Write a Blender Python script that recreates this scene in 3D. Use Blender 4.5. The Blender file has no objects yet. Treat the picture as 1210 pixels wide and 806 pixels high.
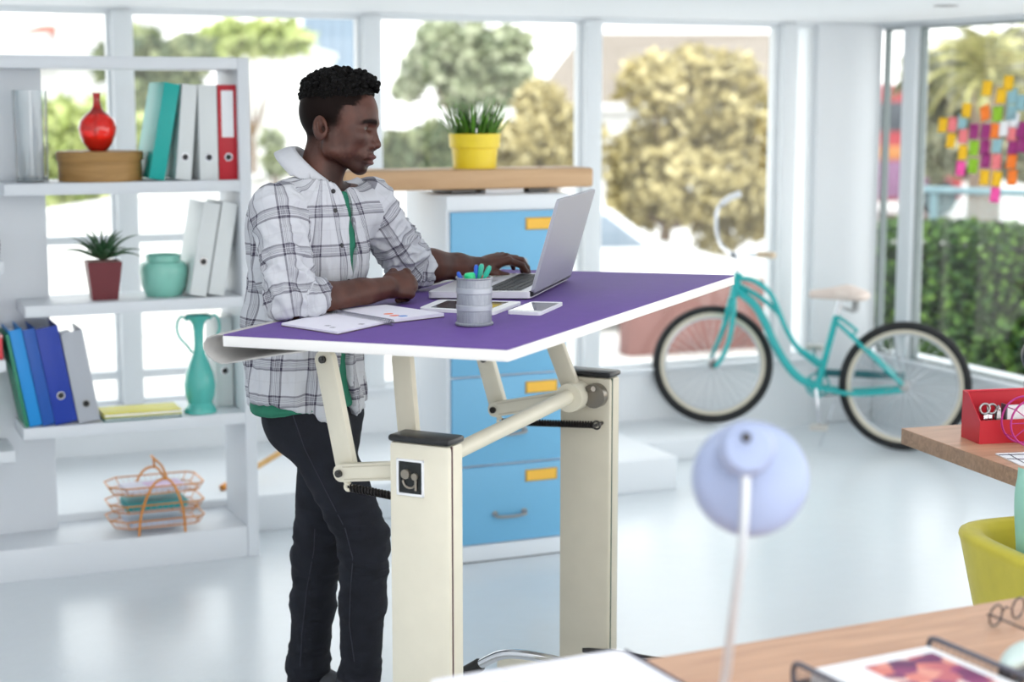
import bpy, bmesh, math, random
import numpy as np
from mathutils import Vector, Matrix, noise
PI = math.pi
SC = bpy.context.scene
COL = SC.collection
random.seed(7)

# ------------------------------------------------------------------ camera
FPX = 1980.0                       # focal length in pixels of the 1210x806 frame
PITCH = math.atan(283.0 / FPX)
CH = 1.66
cam_d = bpy.data.cameras.new('camera'); cam = bpy.data.objects.new('camera', cam_d); COL.objects.link(cam)
cam.location = (0, 0, CH); cam.rotation_euler = (PI / 2 - PITCH, 0, 0)
cam_d.sensor_width = 36.0; cam_d.lens = FPX / 1210.0 * 36.0
cam_d.clip_end = 500
cam_d.dof.use_dof = True; cam_d.dof.focus_distance = 4.15; cam_d.dof.aperture_fstop = 2.2
SC.camera = cam
_ct, _st = math.cos(PITCH), math.sin(PITCH)
FWD = Vector((0, _ct, -_st)); UPV = Vector((0, _st, _ct)); RGT = Vector((1, 0, 0)); EYE = Vector((0, 0, CH))
def ray(px, py): return RGT * ((px - 605) / FPX) + UPV * ((403 - py) / FPX) + FWD
def hz(px, py, z):
    d = ray(px, py); return EYE + d * ((z - CH) / d.z)
def hy(px, py, y):
    d = ray(px, py); return EYE + d * (y / d.y)
def hp(px, py, p, n):
    d = ray(px, py); n = Vector(n); return EYE + d * ((Vector(p) - EYE).dot(n) / d.dot(n))

# ------------------------------------------------------------------ materials
def srgb(r, g, b):
    f = lambda c: ((c / 255) / 12.92) if c / 255 <= 0.04045 else (((c / 255) + 0.055) / 1.055) ** 2.4
    return (f(r), f(g), f(b), 1.0)
MATS = {}
def mat(name, col, rough=0.5, metal=0.0, var=0.0, scale=8.0, bump=0.0, bscale=60.0, spec=0.5, trans=0.0, emit=None, estr=0.0, sheen=0.0, coat=0.0, stretch=None):
    if name in MATS: return MATS[name]
    m = bpy.data.materials.new(name); m.use_nodes = True
    nt = m.node_tree; b = nt.nodes['Principled BSDF']
    c = srgb(*col)
    b.inputs['Base Color'].default_value = c; b.inputs['Roughness'].default_value = rough
    b.inputs['Metallic'].default_value = metal; b.inputs['Specular IOR Level'].default_value = spec
    b.inputs['Transmission Weight'].default_value = trans
    b.inputs['Sheen Weight'].default_value = sheen; b.inputs['Coat Weight'].default_value = coat
    if emit: b.inputs['Emission Color'].default_value = srgb(*emit); b.inputs['Emission Strength'].default_value = estr
    tc = nt.nodes.new('ShaderNodeTexCoord')
    src = tc.outputs['Object']
    if stretch:
        mp = nt.nodes.new('ShaderNodeMapping'); mp.inputs['Scale'].default_value = stretch
        nt.links.new(src, mp.inputs['Vector']); src = mp.outputs['Vector']
    if var > 0:
        n = nt.nodes.new('ShaderNodeTexNoise'); n.inputs['Scale'].default_value = scale; n.inputs['Detail'].default_value = 5
        nt.links.new(src, n.inputs['Vector'])
        r = nt.nodes.new('ShaderNodeValToRGB')
        r.color_ramp.elements[0].position = 0.3; r.color_ramp.elements[1].position = 0.7
        r.color_ramp.elements[0].color = (c[0] * (1 - var), c[1] * (1 - var), c[2] * (1 - var), 1)
        r.color_ramp.elements[1].color = (min(1, c[0] * (1 + var)), min(1, c[1] * (1 + var)), min(1, c[2] * (1 + var)), 1)
        nt.links.new(n.outputs['Fac'], r.inputs['Fac']); nt.links.new(r.outputs['Color'], b.inputs['Base Color'])
    if bump > 0:
        n2 = nt.nodes.new('ShaderNodeTexNoise'); n2.inputs['Scale'].default_value = bscale; n2.inputs['Detail'].default_value = 4
        nt.links.new(src, n2.inputs['Vector'])
        bp = nt.nodes.new('ShaderNodeBump'); bp.inputs['Strength'].default_value = bump; bp.inputs['Distance'].default_value = 0.01
        nt.links.new(n2.outputs['Fac'], bp.inputs['Height']); nt.links.new(bp.outputs['Normal'], b.inputs['Normal'])
    MATS[name] = m; return m
def glass_pane(name, tint=(1, 1, 1), refl=0.06):
    m = bpy.data.materials.new(name); m.use_nodes = True; nt = m.node_tree; nt.nodes.clear()
    o = nt.nodes.new('ShaderNodeOutputMaterial'); mx = nt.nodes.new('ShaderNodeMixShader')
    t = nt.nodes.new('ShaderNodeBsdfTransparent'); t.inputs['Color'].default_value = (*tint, 1)
    g = nt.nodes.new('ShaderNodeBsdfGlossy'); g.inputs['Roughness'].default_value = 0.02
    lw = nt.nodes.new('ShaderNodeLayerWeight'); lw.inputs['Blend'].default_value = 0.12
    mu = nt.nodes.new('ShaderNodeMath'); mu.operation = 'MULTIPLY_ADD'; mu.inputs[1].default_value = 0.6; mu.inputs[2].default_value = refl * 0.4
    nt.links.new(lw.outputs['Fresnel'], mu.inputs[0]); nt.links.new(mu.outputs[0], mx.inputs['Fac'])
    nt.links.new(t.outputs[0], mx.inputs[1]); nt.links.new(g.outputs[0], mx.inputs[2]); nt.links.new(mx.outputs[0], o.inputs['Surface'])
    MATS[name] = m; return m
def wood(name, c1, c2, scale=(1, 14, 14), rough=0.45, dist=2.0, ring=3.0):
    m = bpy.data.materials.new(name); m.use_nodes = True; nt = m.node_tree; b = nt.nodes['Principled BSDF']
    tc = nt.nodes.new('ShaderNodeTexCoord'); mp = nt.nodes.new('ShaderNodeMapping'); mp.inputs['Scale'].default_value = scale
    n = nt.nodes.new('ShaderNodeTexNoise'); n.inputs['Scale'].default_value = ring; n.inputs['Detail'].default_value = 6; n.inputs['Distortion'].default_value = dist
    r = nt.nodes.new('ShaderNodeValToRGB'); r.color_ramp.elements[0].position = 0.25; r.color_ramp.elements[1].position = 0.75
    r.color_ramp.elements[0].color = srgb(*c1); r.color_ramp.elements[1].color = srgb(*c2)
    nt.links.new(tc.outputs['Object'], mp.inputs['Vector']); nt.links.new(mp.outputs[0], n.inputs['Vector'])
    nt.links.new(n.outputs['Fac'], r.inputs['Fac']); nt.links.new(r.outputs['Color'], b.inputs['Base Color'])
    b.inputs['Roughness'].default_value = rough
    MATS[name] = m; return m

# ------------------------------------------------------------------ mesh builder
def axes_to(d):
    """3x3 matrix whose Z column is d"""
    return Vector(d).to_track_quat('Z', 'Y').to_matrix()
class MB:
    def __init__(s): s.v = []; s.f = []; s.m = []; s.cur = 0
    def add(s, vs, fs):
        b = len(s.v); s.v.extend(tuple(p) for p in vs)
        for f in fs: s.f.append(tuple(i + b for i in f)); s.m.append(s.cur)
        return s
    def box(s, c, size, rot=None, bevel=0.0, seg=2):
        bm = bmesh.new(); bmesh.ops.create_cube(bm, size=1.0)
        for v in bm.verts: v.co = Vector((v.co.x * size[0], v.co.y * size[1], v.co.z * size[2]))
        if bevel > 0:
            bmesh.ops.bevel(bm, geom=bm.edges[:], offset=min(bevel, min(size) * 0.45), segments=seg, profile=0.5, affect='EDGES')
        return s._bm(bm, c, rot)
    def _bm(s, bm, c=(0, 0, 0), rot=None):
        bm.verts.index_update(); c = Vector(c)
        vs = [(rot @ v.co if rot is not None else v.co) + c for v in bm.verts]
        fs = [[v.index for v in f.verts] for f in bm.faces]
        bm.free(); return s.add(vs, fs)
    def lo_hi(s, lo, hi, bevel=0.0):
        return s.box([(a + b) / 2 for a, b in zip(lo, hi)], [abs(b - a) for a, b in zip(lo, hi)], None, bevel)
    def tube(s, pts, r, seg=10, closed=False, caps=True, flat=None):
        pts = [Vector(p) for p in pts]; n = len(pts)
        rs = r if isinstance(r, (list, tuple)) else [r] * n
        tang = []
        for i in range(n):
            a = pts[(i - 1) % n] if (closed or i > 0) else pts[i]
            b = pts[(i + 1) % n] if (closed or i < n - 1) else pts[i]
            tang.append((b - a).normalized())
        t0 = tang[0]; ref = Vector((0, 0, 1)) if abs(t0.z) < 0.9 else Vector((1, 0, 0))
        x = t0.cross(ref).normalized(); vs = []
        for i in range(n):
            t = tang[i]
            x = (x - t * x.dot(t)).normalized(); y = t.cross(x)
            for k in range(seg):
                a = 2 * PI * k / seg
                q = x * math.cos(a) + y * (math.sin(a) * (flat or 1.0))
                vs.append(pts[i] + q * rs[i])
        fs = []
        for i in range(n if closed else n - 1):
            j = (i + 1) % n
            for k in range(seg):
                k2 = (k + 1) % seg
                fs.append((i * seg + k, i * seg + k2, j * seg + k2, j * seg + k))
        if caps and not closed:
            fs.append(tuple(range(seg - 1, -1, -1))); fs.append(tuple((n - 1) * seg + k for k in range(seg)))
        return s.add(vs, fs)
    def lathe(s, prof, c=(0, 0, 0), seg=32, rot=None, capb=True, capt=True, ang=None):
        c = Vector(c); vs = []; fs = []; n = len(prof)
        for r, z in prof:
            for k in range(seg):
                a = 2 * PI * k / seg; p = Vector((r * math.cos(a), r * math.sin(a), z))
                vs.append((rot @ p if rot is not None else p) + c)
        for i in range(n - 1):
            for k in range(seg):
                k2 = (k + 1) % seg; fs.append((i * seg + k, i * seg + k2, (i + 1) * seg + k2, (i + 1) * seg + k))
        if capb: fs.append(tuple(range(seg - 1, -1, -1)))
        if capt: fs.append(tuple((n - 1) * seg + k for k in range(seg)))
        return s.add(vs, fs)
    def cyl(s, a, b, r, seg=16, r2=None): return s.tube([a, b], [r, r if r2 is None else r2], seg)
    def torus(s, c, R, r, rot=None, seg=32, ms=10, a0=0, a1=2 * PI):
        full = abs(a1 - a0 - 2 * PI) < 1e-6; n = seg if full else seg + 1
        pts = []
        for k in range(n):
            a = a0 + (a1 - a0) * k / seg; p = Vector((R * math.cos(a), R * math.sin(a), 0))
            pts.append((rot @ p if rot is not None else p) + Vector(c))
        return s.tube(pts, r, ms, closed=full)
    def prism(s, poly, h, c=(0, 0, 0), rot=None, bevel=0.0):
        """2D polygon in XY extruded from z=0 to z=h"""
        bm = bmesh.new(); vs = [bm.verts.new((p[0], p[1], 0)) for p in poly]
        f = bm.faces.new(vs); r = bmesh.ops.extrude_face_region(bm, geom=[f])
        bmesh.ops.translate(bm, vec=(0, 0, h), verts=[g for g in r['geom'] if isinstance(g, bmesh.types.BMVert)])
        bmesh.ops.recalc_face_normals(bm, faces=bm.faces[:])
        if bevel > 0: bmesh.ops.bevel(bm, geom=bm.edges[:], offset=bevel, segments=2, profile=0.5, affect='EDGES')
        return s._bm(bm, c, rot)
    def ell(s, c, rad, rot=None, seg=20, rings=12):
        vs = []; fs = []; c = Vector(c)
        if not isinstance(rad, (tuple, list)): rad = (rad,) * 3
        for i in range(rings + 1):
            th = PI * i / rings
            for k in range(seg):
                a = 2 * PI * k / seg
                p = Vector((rad[0] * math.sin(th) * math.cos(a), rad[1] * math.sin(th) * math.sin(a), -rad[2] * math.cos(th)))
                vs.append((rot @ p if rot is not None else p) + c)
        for i in range(rings):
            for k in range(seg):
                k2 = (k + 1) % seg; fs.append((i * seg + k, i * seg + k2, (i + 1) * seg + k2, (i + 1) * seg + k))
        return s.add(vs, fs)
    def grid(s, rows, closed_u=False):
        n = len(rows[0]); vs = [p for r in rows for p in r]; fs = []
        for i in range(len(rows) - 1):
            for k in range(n if closed_u else n - 1):
                k2 = (k + 1) % n; fs.append((i * n + k, i * n + k2, (i + 1) * n + k2, (i + 1) * n + k))
        return s.add(vs, fs)
    def build(s, name, m, parent=None, world=False, smooth=True, ang=35, solid=0.0, subsurf=0):
        me = bpy.data.meshes.new(name); me.from_pydata(s.v, [], s.f)
        o = bpy.data.objects.new(name, me); COL.objects.link(o)
        ms = m if isinstance(m, (list, tuple)) else [m]
        for q in ms: me.materials.append(MATS[q] if isinstance(q, str) else q)
        if len(ms) > 1: me.polygons.foreach_set('material_index', s.m)
        bm = bmesh.new(); bm.from_mesh(me)
        bmesh.ops.remove_doubles(bm, verts=bm.verts[:], dist=1e-6)
        bmesh.ops.recalc_face_normals(bm, faces=bm.faces[:]); bm.to_mesh(me); bm.free()
        if smooth:
            me.polygons.foreach_set('use_smooth', [True] * len(me.polygons)); me.set_sharp_from_angle(angle=math.radians(ang))
        if parent is not None:
            o.parent = parent
            if world:
                me.transform(wmat(parent).inverted())
        if solid: md = o.modifiers.new('solid', 'SOLIDIFY'); md.thickness = solid; md.offset = 0
        if subsurf: md = o.modifiers.new('sub', 'SUBSURF'); md.levels = subsurf; md.render_levels = subsurf
        me.update(); return o
def wmat(o):
    m = Matrix.LocRotScale(o.location, o.rotation_euler, o.scale)
    return wmat(o.parent) @ m if o.parent else m
def thing(name, label, cat, loc=(0, 0, 0), rz=0.0, group=None, rot=None):
    o = bpy.data.objects.new(name, None); COL.objects.link(o); o.location = loc
    o.rotation_euler = rot if rot is not None else (0, 0, rz)
    o.empty_display_size = 0.1
    return tag(o, label, cat, group)
def tag(o, label=None, cat=None, group=None, kind=None):
    if label: o['label'] = label
    if cat: o['category'] = cat
    if group: o['group'] = group
    if kind: o['kind'] = kind
    return o
def struct(o, label=None): o['kind'] = 'structure'; return o
def Rz(a): return Matrix.Rotation(a, 3, 'Z')
def Rx(a): return Matrix.Rotation(a, 3, 'X')
def Ry(a): return Matrix.Rotation(a, 3, 'Y')
def loc2(o, p): return wmat(o).inverted() @ Vector(p)
def bez(p0, p1, p2, p3, n=12):
    p0, p1, p2, p3 = map(Vector, (p0, p1, p2, p3)); r = []
    for i in range(n + 1):
        t = i / n; r.append(p0 * (1 - t) ** 3 + p1 * 3 * t * (1 - t) ** 2 + p2 * 3 * t * t * (1 - t) + p3 * t ** 3)
    return r
def smoothpath(pts, n=6):
    """Catmull-Rom through points"""
    P = [Vector(p) for p in pts]; out = []
    for i in range(len(P) - 1):
        a = P[max(i - 1, 0)]; b = P[i]; c = P[i + 1]; d = P[min(i + 2, len(P) - 1)]
        for k in range(n):
            t = k / n
            out.append(0.5 * ((2 * b) + (c - a) * t + (2 * a - 5 * b + 4 * c - d) * t * t + (-a + 3 * b - 3 * c + d) * t ** 3))
    out.append(P[-1]); return out

YAW = math.radians(23.4)
U = Vector((math.cos(YAW), math.sin(YAW), 0)); V = Vector((-math.sin(YAW), math.cos(YAW), 0)); ZZ = Vector((0, 0, 1))

# ------------------------------------------------------------------ palette
mat('white_paint', (224, 228, 232), 0.45)
mat('wall_white', (228, 231, 234), 0.6, bump=0.02)
mat('ceiling_white', (226, 229, 232), 0.7)
mat('bookcase_white', (220, 224, 229), 0.4)
mat('frame_white', (226, 230, 233), 0.4)
mat('mat_purple', (98, 68, 146), 0.62, bump=0.05, bscale=400, var=0.04, scale=30)
mat('board_white', (236, 234, 232), 0.45)
mat('lip_grey', (176, 174, 172), 0.5)
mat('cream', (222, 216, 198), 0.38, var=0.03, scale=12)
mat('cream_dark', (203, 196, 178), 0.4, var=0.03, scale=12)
mat('black_plastic', (24, 25, 28), 0.35)
mat('black_rubber', (20, 21, 22), 0.6)
mat('groove_dark', (70, 28, 34), 0.5)
mat('steel', (170, 170, 170), 0.3, metal=1.0)
mat('chrome', (215, 216, 220), 0.12, metal=1.0)
mat('dark_steel', (80, 78, 76), 0.35, metal=0.9)
mat('spring', (38, 34, 34), 0.4, metal=0.6)
mat('cab_blue', (114, 180, 218), 0.42)
mat('cab_white', (226, 231, 236), 0.42)
mat('cab_line', (190, 205, 216), 0.4)
mat('label_yellow', (244, 190, 70), 0.55)
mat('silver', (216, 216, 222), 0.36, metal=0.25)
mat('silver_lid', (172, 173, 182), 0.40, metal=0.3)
mat('key_black', (36, 37, 40), 0.5)
mat('screen', (30, 34, 42), 0.08)
mat('screen_grey', (120, 125, 130), 0.1)
mat('plastic_white', (236, 237, 240), 0.35)
mat('paper', (240, 241, 244), 0.7)
mat('paper_lilac', (228, 226, 238), 0.7)
mat('galvanised', (150, 155, 162), 0.42, metal=0.5, var=0.14, scale=60, stretch=(6, 6, 0.6)); mat('galvanised_band', (168, 173, 180), 0.4, metal=0.45)
mat('teal', (0, 168, 160), 0.45); mat('teal_side', (150, 214, 210), 0.5)
mat('red', (190, 24, 42), 0.42)
mat('binder_white', (222, 226, 226), 0.5)
mat('binder_grey', (176, 180, 188), 0.5)
mat('sky_blue', (20, 140, 214), 0.42); mat('mid_blue', (24, 84, 170), 0.42); mat('deep_blue', (20, 56, 160), 0.4)
mat('leaf_green_cover', (40, 130, 100), 0.5)
mat('yellow_cover', (226, 214, 70), 0.5)
mat('hole_black', (14, 18, 18), 0.5)
mat('celadon', (134, 200, 184), 0.22, var=0.05, scale=20, coat=0.3)
mat('teal_glaze', (76, 180, 170), 0.25, coat=0.4, var=0.06, scale=14)
mat('maroon', (112, 44, 50), 0.45)
mat('soil', (120, 80, 62), 0.9, bump=0.6, bscale=90, var=0.3, scale=60)
mat('succulent', (56, 92, 60), 0.42, var=0.35, scale=25)
mat('copper', (216, 142, 62), 0.35, metal=0.5)
mat('copper_pink', (222, 176, 160), 0.35, metal=0.6)
mat('pot_yellow', (240, 212, 40), 0.35)
mat('grass_blade', (82, 136, 40), 0.45, var=0.6, scale=22)
mat('yellow_plastic', (240, 214, 60), 0.4)
mat('rose_red', (214, 66, 76), 0.4)
mat('mint', (158, 212, 194), 0.8, bump=0.06, bscale=300)
mat('olive_seat', (202, 188, 50), 0.75, bump=0.08, bscale=320, var=0.05, scale=20, sheen=0.2)
mat('lamp_blue', (158, 170, 202), 0.4)
mat('dark_wire', (112, 113, 124), 0.4, metal=0.5)
mat('magenta_wire', (176, 40, 130), 0.4)
mat('navy_edge', (36, 32, 66), 0.5)
mat('spectacle', (52, 40, 42), 0.25)
wood('round_box_wood', (150, 110, 56), (184, 142, 84), (2, 2, 22), 0.5, 1.0, 2.0)
wood('beam_wood', (184, 146, 108), (208, 172, 132), (1.0, 10, 10), 0.5, 0.6, 2.0)
wood('desk_wood', (176, 132, 104), (212, 168, 136), (1.5, 16, 10), 0.4, 1.2, 2.0)
wood('edge_wood', (136, 104, 78), (178, 142, 112), (3, 18, 18), 0.5, 1.5, 3.0)
wood('stick_wood', (206, 158, 92), (226, 184, 120), (8, 8, 1), 0.5, 0.6, 2.0)
glass_pane('window_glass', (0.97, 0.985, 0.98), 0.05)
glass_pane('vase_glass', (0.95, 0.965, 0.97), 0.14)
glass_pane('lens_glass', (0.97, 0.97, 0.98), 0.1)
# ================================================================== THE SETTING
WP = hz(730, 487, 0.15); WP = Vector((WP.x, WP.y, 0))             # foot of the window wall
def W(u, v, z): return WP + U * u + V * v + ZZ * z                  # room coordinates: v = 0 on the glass, negative into the room
def uw(px, py=150): q = hp(px, py, WP, V); return (q - WP).dot(U)
SOFF = hp(700, 21, WP, V).z
U_P0, U_P1 = uw(965), uw(1041)
GLZ = hp(740, 441, WP, V).z
KC = W(U_P1, 0, 0)
def uvbox(mb, u0, u1, v0, v1, z0, z1, bevel=0.0):
    c = W((u0 + u1) / 2, (v0 + v1) / 2, (z0 + z1) / 2)
    return mb.box(c, (abs(u1 - u0), abs(v1 - v0), abs(z1 - z0)), Rz(YAW), bevel)

# glossy white painted floor
def floor_mat():
    m = bpy.data.materials.new('floor_paint'); m.use_nodes = True; nt = m.node_tree; b = nt.nodes['Principled BSDF']
    tc = nt.nodes.new('ShaderNodeTexCoord'); n = nt.nodes.new('ShaderNodeTexNoise'); n.inputs['Scale'].default_value = 1.3; n.inputs['Detail'].default_value = 4
    r = nt.nodes.new('ShaderNodeValToRGB'); r.color_ramp.elements[0].color = srgb(212, 219, 225); r.color_ramp.elements[1].color = srgb(226, 231, 234)
    nt.links.new(tc.outputs['Object'], n.inputs['Vector']); nt.links.new(n.outputs['Fac'], r.inputs['Fac']); nt.links.new(r.outputs['Color'], b.inputs['Base Color'])
    n2 = nt.nodes.new('ShaderNodeTexNoise'); n2.inputs['Scale'].default_value = 14; n2.inputs['Detail'].default_value = 6
    bp = nt.nodes.new('ShaderNodeBump'); bp.inputs['Strength'].default_value = 0.06; bp.inputs['Distance'].default_value = 0.02
    nt.links.new(tc.outputs['Object'], n2.inputs['Vector']); nt.links.new(n2.outputs['Fac'], bp.inputs['Height']); nt.links.new(bp.outputs['Normal'], b.inputs['Normal'])
    b.inputs['Roughness'].default_value = 0.24; b.inputs['Specular IOR Level'].default_value = 0.5
    MATS['floor_paint'] = m
floor_mat()
U_L = -5.2                    # left end of the room
mb = MB(); uvbox(mb, U_L, U_P1 + 0.15, -9.5, 0.1, -0.12, 0.0); struct(mb.build('floor', 'floor_paint', smooth=False))
mb = MB()                     # raised platform under the windows; it narrows beside the bicycle
U_B = (hz(800, 578, 0) - WP).dot(U); V_B = (hz(800, 578, 0) - WP).dot(V)
uvbox(mb, U_L, U_B, V_B, -0.002, 0.0, 0.145, 0.006); struct(mb.build('trim_1', 'white_paint'))
mb = MB(); uvbox(mb, U_B + 0.002, U_B + 0.62, -0.5, -0.002, 0.0, 0.10, 0.006); struct(mb.build('trim_2', 'white_paint'))
# low wall under the glass
mb = MB(); uvbox(mb, U_L, U_P0, 0.0, 0.16, -0.12, GLZ); struct(mb.build('wall_back', 'wall_white', smooth=False))
mb = MB(); uvbox(mb, U_L, U_P0, -0.03, 0.17, GLZ, GLZ + 0.02, 0.004); struct(mb.build('trim_3', 'white_paint'))
# soffit over the window zone, a taller ceiling nearer to the camera
mb = MB(); uvbox(mb, U_L, U_P1 + 0.3, -2.6, 0.45, SOFF, SOFF + 0.12); struct(mb.build('ceiling', 'ceiling_white', smooth=False))
mb = MB(); uvbox(mb, U_L, U_P1 + 0.3, -2.7, -2.6, SOFF, 3.0); struct(mb.build('wall_upper', 'ceiling_white', smooth=False))
mb = MB(); uvbox(mb, U_L, U_P1 + 0.3, -9.5, -2.7, 3.0, 3.12); struct(mb.build('ceiling_front', 'ceiling_white', smooth=False))
mb = MB(); uvbox(mb, U_L - 0.12, U_L, -9.5, 0.16, -0.12, 3.0); struct(mb.build('wall_left', 'wall_white', smooth=False))
# head rail and mullions of the window wall
mb = MB(); uvbox(mb, U_L, U_P0, 0.0, 0.10, SOFF - 0.012, SOFF); struct(mb.build('trim_4', 'frame_white'))
MU = [uw(143.5, 50), uw(439, 50), uw(700, 150), uw(930.5, 150)]
MU = [MU[0] - (MU[1] - MU[0])] + MU
for k, u in enumerate(MU):
    mb = MB(); uvbox(mb, u - 0.042, u + 0.042, -0.02, 0.12, GLZ + 0.02, SOFF - 0.012, 0.004); struct(mb.build('trim_%d' % (5 + k), 'frame_white'))
ends = [U_L] + MU + [U_P0]
for k in range(len(ends) - 1):
    a = ends[k] + (0.042 if k else 0.0); b = ends[k + 1] - (0.042 if k < len(ends) - 2 else 0)
    root = thing('window_%d' % (k + 1), None, None, W((a + b) / 2, 0.06, GLZ + 0.02), YAW); struct(root)
    w = b - a; h = SOFF - 0.012 - GLZ - 0.02
    f = MB(); fw = 0.014
    f.lo_hi((-w / 2, -0.025, 0), (w / 2, 0.025, fw)); f.lo_hi((-w / 2, -0.025, h - fw), (w / 2, 0.025, h))
    f.lo_hi((-w / 2, -0.025, fw), (-w / 2 + fw, 0.025, h - fw)); f.lo_hi((w / 2 - fw, -0.025, fw), (w / 2, 0.025, h - fw))
    f.build('window_frame', 'frame_white', root)
    if k in (1, 2):
        for py in (283, 444):
            zz = hp(120, py, W(0, 0.06, 0), V).z - (GLZ + 0.02)
            t = MB(); t.lo_hi((-w / 2 + fw, -0.022, zz - 0.017), (w / 2 - fw, 0.022, zz + 0.017)); t.build('transom', 'frame_white', root)
    g = MB(); g.lo_hi((-w / 2 + fw, -0.003, fw), (w / 2 - fw, 0.003, h - fw)); g.build('pane', 'window_glass', root, smooth=False)
# corner pillar
mb = MB(); uvbox(mb, U_P0, U_P1, -0.0, 0.35, 0.0, SOFF, 0.01); struct(mb.build('wall_corner', 'wall_white'))
# right wall: runs from the pillar towards the camera
def Wr(s, n, z): return KC - V * s + U * n + ZZ * z
def sr(px, py=150): q = hp(px, py, KC, U); return -(q - KC).dot(V)
def snbox(mb, s0, s1, n0, n1, z0, z1, bevel=0.0):
    return mb.box(Wr((s0 + s1) / 2, (n0 + n1) / 2, (z0 + z1) / 2), (abs(n1 - n0), abs(s1 - s0), abs(z1 - z0)), Rz(YAW), bevel)
SILL = hp(1202, 458, KC, U).z
HEAD = min(SOFF - 0.01, hp(1160, 27, KC, U).z)
S1, S2 = sr(1070), sr(1083)
S_END = 6.6
mb = MB(); snbox(mb, -0.3, S_END, 0.0, 0.16, -0.12, SILL); struct(mb.build('wall_right', 'wall_white', smooth=False))
mb = MB(); snbox(mb, 0.01, S_END, -0.05, 0.17, SILL, SILL + 0.02, 0.004); struct(mb.build('trim_12', 'white_paint'))
mb = MB(); snbox(mb, -0.3, S_END, 0.0, 0.16, HEAD, SOFF + 0.9); struct(mb.build('wall_right_upper', 'ceiling_white', smooth=False))
mb = MB(); snbox(mb, S1, S2 + 0.02, -0.030, 0.045, SILL + 0.02, HEAD, 0.004); struct(mb.build('trim_13', 'frame_white'))
for k, (a, b) in enumerate(((0.02, S1), (S2 + 0.02, S2 + 2.6), (S2 + 2.72, S_END))):
    root = thing('window_%d' % (10 + k), None, None, Wr((a + b) / 2, 0.012, SILL + 0.02), YAW + PI / 2); struct(root)
    w = b - a; h = HEAD - SILL - 0.02; f = MB(); fw = 0.011
    f.lo_hi((-w / 2, -0.02, 0), (w / 2, 0.02, fw)); f.lo_hi((-w / 2, -0.02, h - fw), (w / 2, 0.02, h))
    f.lo_hi((-w / 2, -0.02, fw), (-w / 2 + fw, 0.02, h - fw)); f.lo_hi((w / 2 - fw, -0.02, fw), (w / 2, 0.02, h - fw))
    f.build('window_frame', mat('frame_dark', (132, 142, 142), 0.4), root)
    g = MB(); g.lo_hi((-w / 2 + fw, -0.003, fw), (w / 2 - fw, 0.003, h - fw)); g.build('pane', 'window_glass', root, smooth=False)
mb = MB(); snbox(mb, S2 + 2.6, S2 + 2.72, -0.03, 0.12, SILL + 0.02, HEAD, 0.004); struct(mb.build('trim_14', 'frame_white'))
# recessed spotlight rim in the soffit
q = hz(1118, 6, SOFF)
t = thing('ceiling_spotlight', 'small recessed ceiling light in the white soffit near the corner pillar', 'ceiling light', (q.x, q.y, SOFF))
MB().lathe([(0.05, -0.006), (0.05, 0.0), (0.035, 0.0), (0.035, -0.006), (0.05, -0.006)], capb=False, capt=False).build('rim', 'steel', t)
MB().lathe([(0.001, -0.002), (0.034, -0.002), (0.034, 0.0)], capt=False).build('lens', 'plastic_white', t)

# ================================================================== BOOKCASE
BO = hz(307, 657, 0)
bc = thing('bookcase', 'tall white open bookcase with staggered shelves and a solid back panel', 'bookcase', BO, YAW)
DEP = 0.32; LB = 1.75
SH = {1: 1.372, 2: 0.945, 3: 0.525, 0: 0.105}                      # top of each shelf
def bx(px, py, v=0.0):                                              # bookcase x of a pixel on the plane v
    return loc2(bc, hp(px, py, BO + V * v, V)).x
def bz(px, py, v=0.0): return hp(px, py, BO + V * v, V).z
TOPZ = bz(290, 68)
SH[1] = bz(295, 212.5); SH[2] = bz(270, 351); SH[3] = bz(285, 488); SH[0] = bz(296, 622)
MB().lo_hi((-0.042, 0, 0), (0, DEP, TOPZ), 0.002).build('end_panel', 'bookcase_white', bc)
MB().lo_hi((-LB, 0, TOPZ - 0.042), (-0.0425, DEP, TOPZ), 0.002).build('top_panel', 'bookcase_white', bc)
MB().lo_hi((-LB, 0.005, 0), (-0.0425, DEP + 0.04, SH[0]), 0.002).build('base', 'bookcase_white', bc)
xb = bx(58, 365, DEP - 0.06)
MB().lo_hi((-LB, DEP - 0.08, SH[0]), (xb, DEP - 0.04, TOPZ - 0.042), 0.002).build('back_panel', 'bookcase_white', bc)
XL = {1: bx(5, 222), 2: bx(30, 373), 3: bx(28, 513)}
for i in (1, 2, 3):
    sh = MB(); x0 = XL[i]; zt = SH[i]
    sh.lo_hi((x0, 0, zt - 0.04), (-0.0425, DEP - 0.0805, zt), 0.002)
    sh.build('shelf', 'bookcase_white', bc)
    sh = MB(); sh.lo_hi((xb + 0.001, DEP - 0.0803, zt - 0.04), (-0.0425, DEP, zt), 0.002); sh.build('shelf', 'bookcase_white', bc)
for px, y0 in ((4, 309.5), (7, 426), (18, 533)):
    x1 = bx(px, y0); zt = bz(px, y0)
    MB().lo_hi((-LB, 0, zt - 0.04), (x1, DEP - 0.0805, zt), 0.002).build('shelf', 'bookcase_white', bc)

def on_shelf(i, px, v):                                             # world point on shelf i, bookcase depth v, in the column px
    z = SH[i]; x = bx(px, 400, v)
    for _ in range(4):                                              # refine for the leaning column
        p = wmat(bc) @ Vector((x, v, z))
        q = p - EYE; py = 403 - FPX * q.dot(UPV) / q.dot(FWD)
        x = loc2(bc, hp(px, py, BO + V * v, V)).x
    return wmat(bc) @ Vector((x, v, z + 0.0005))

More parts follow.
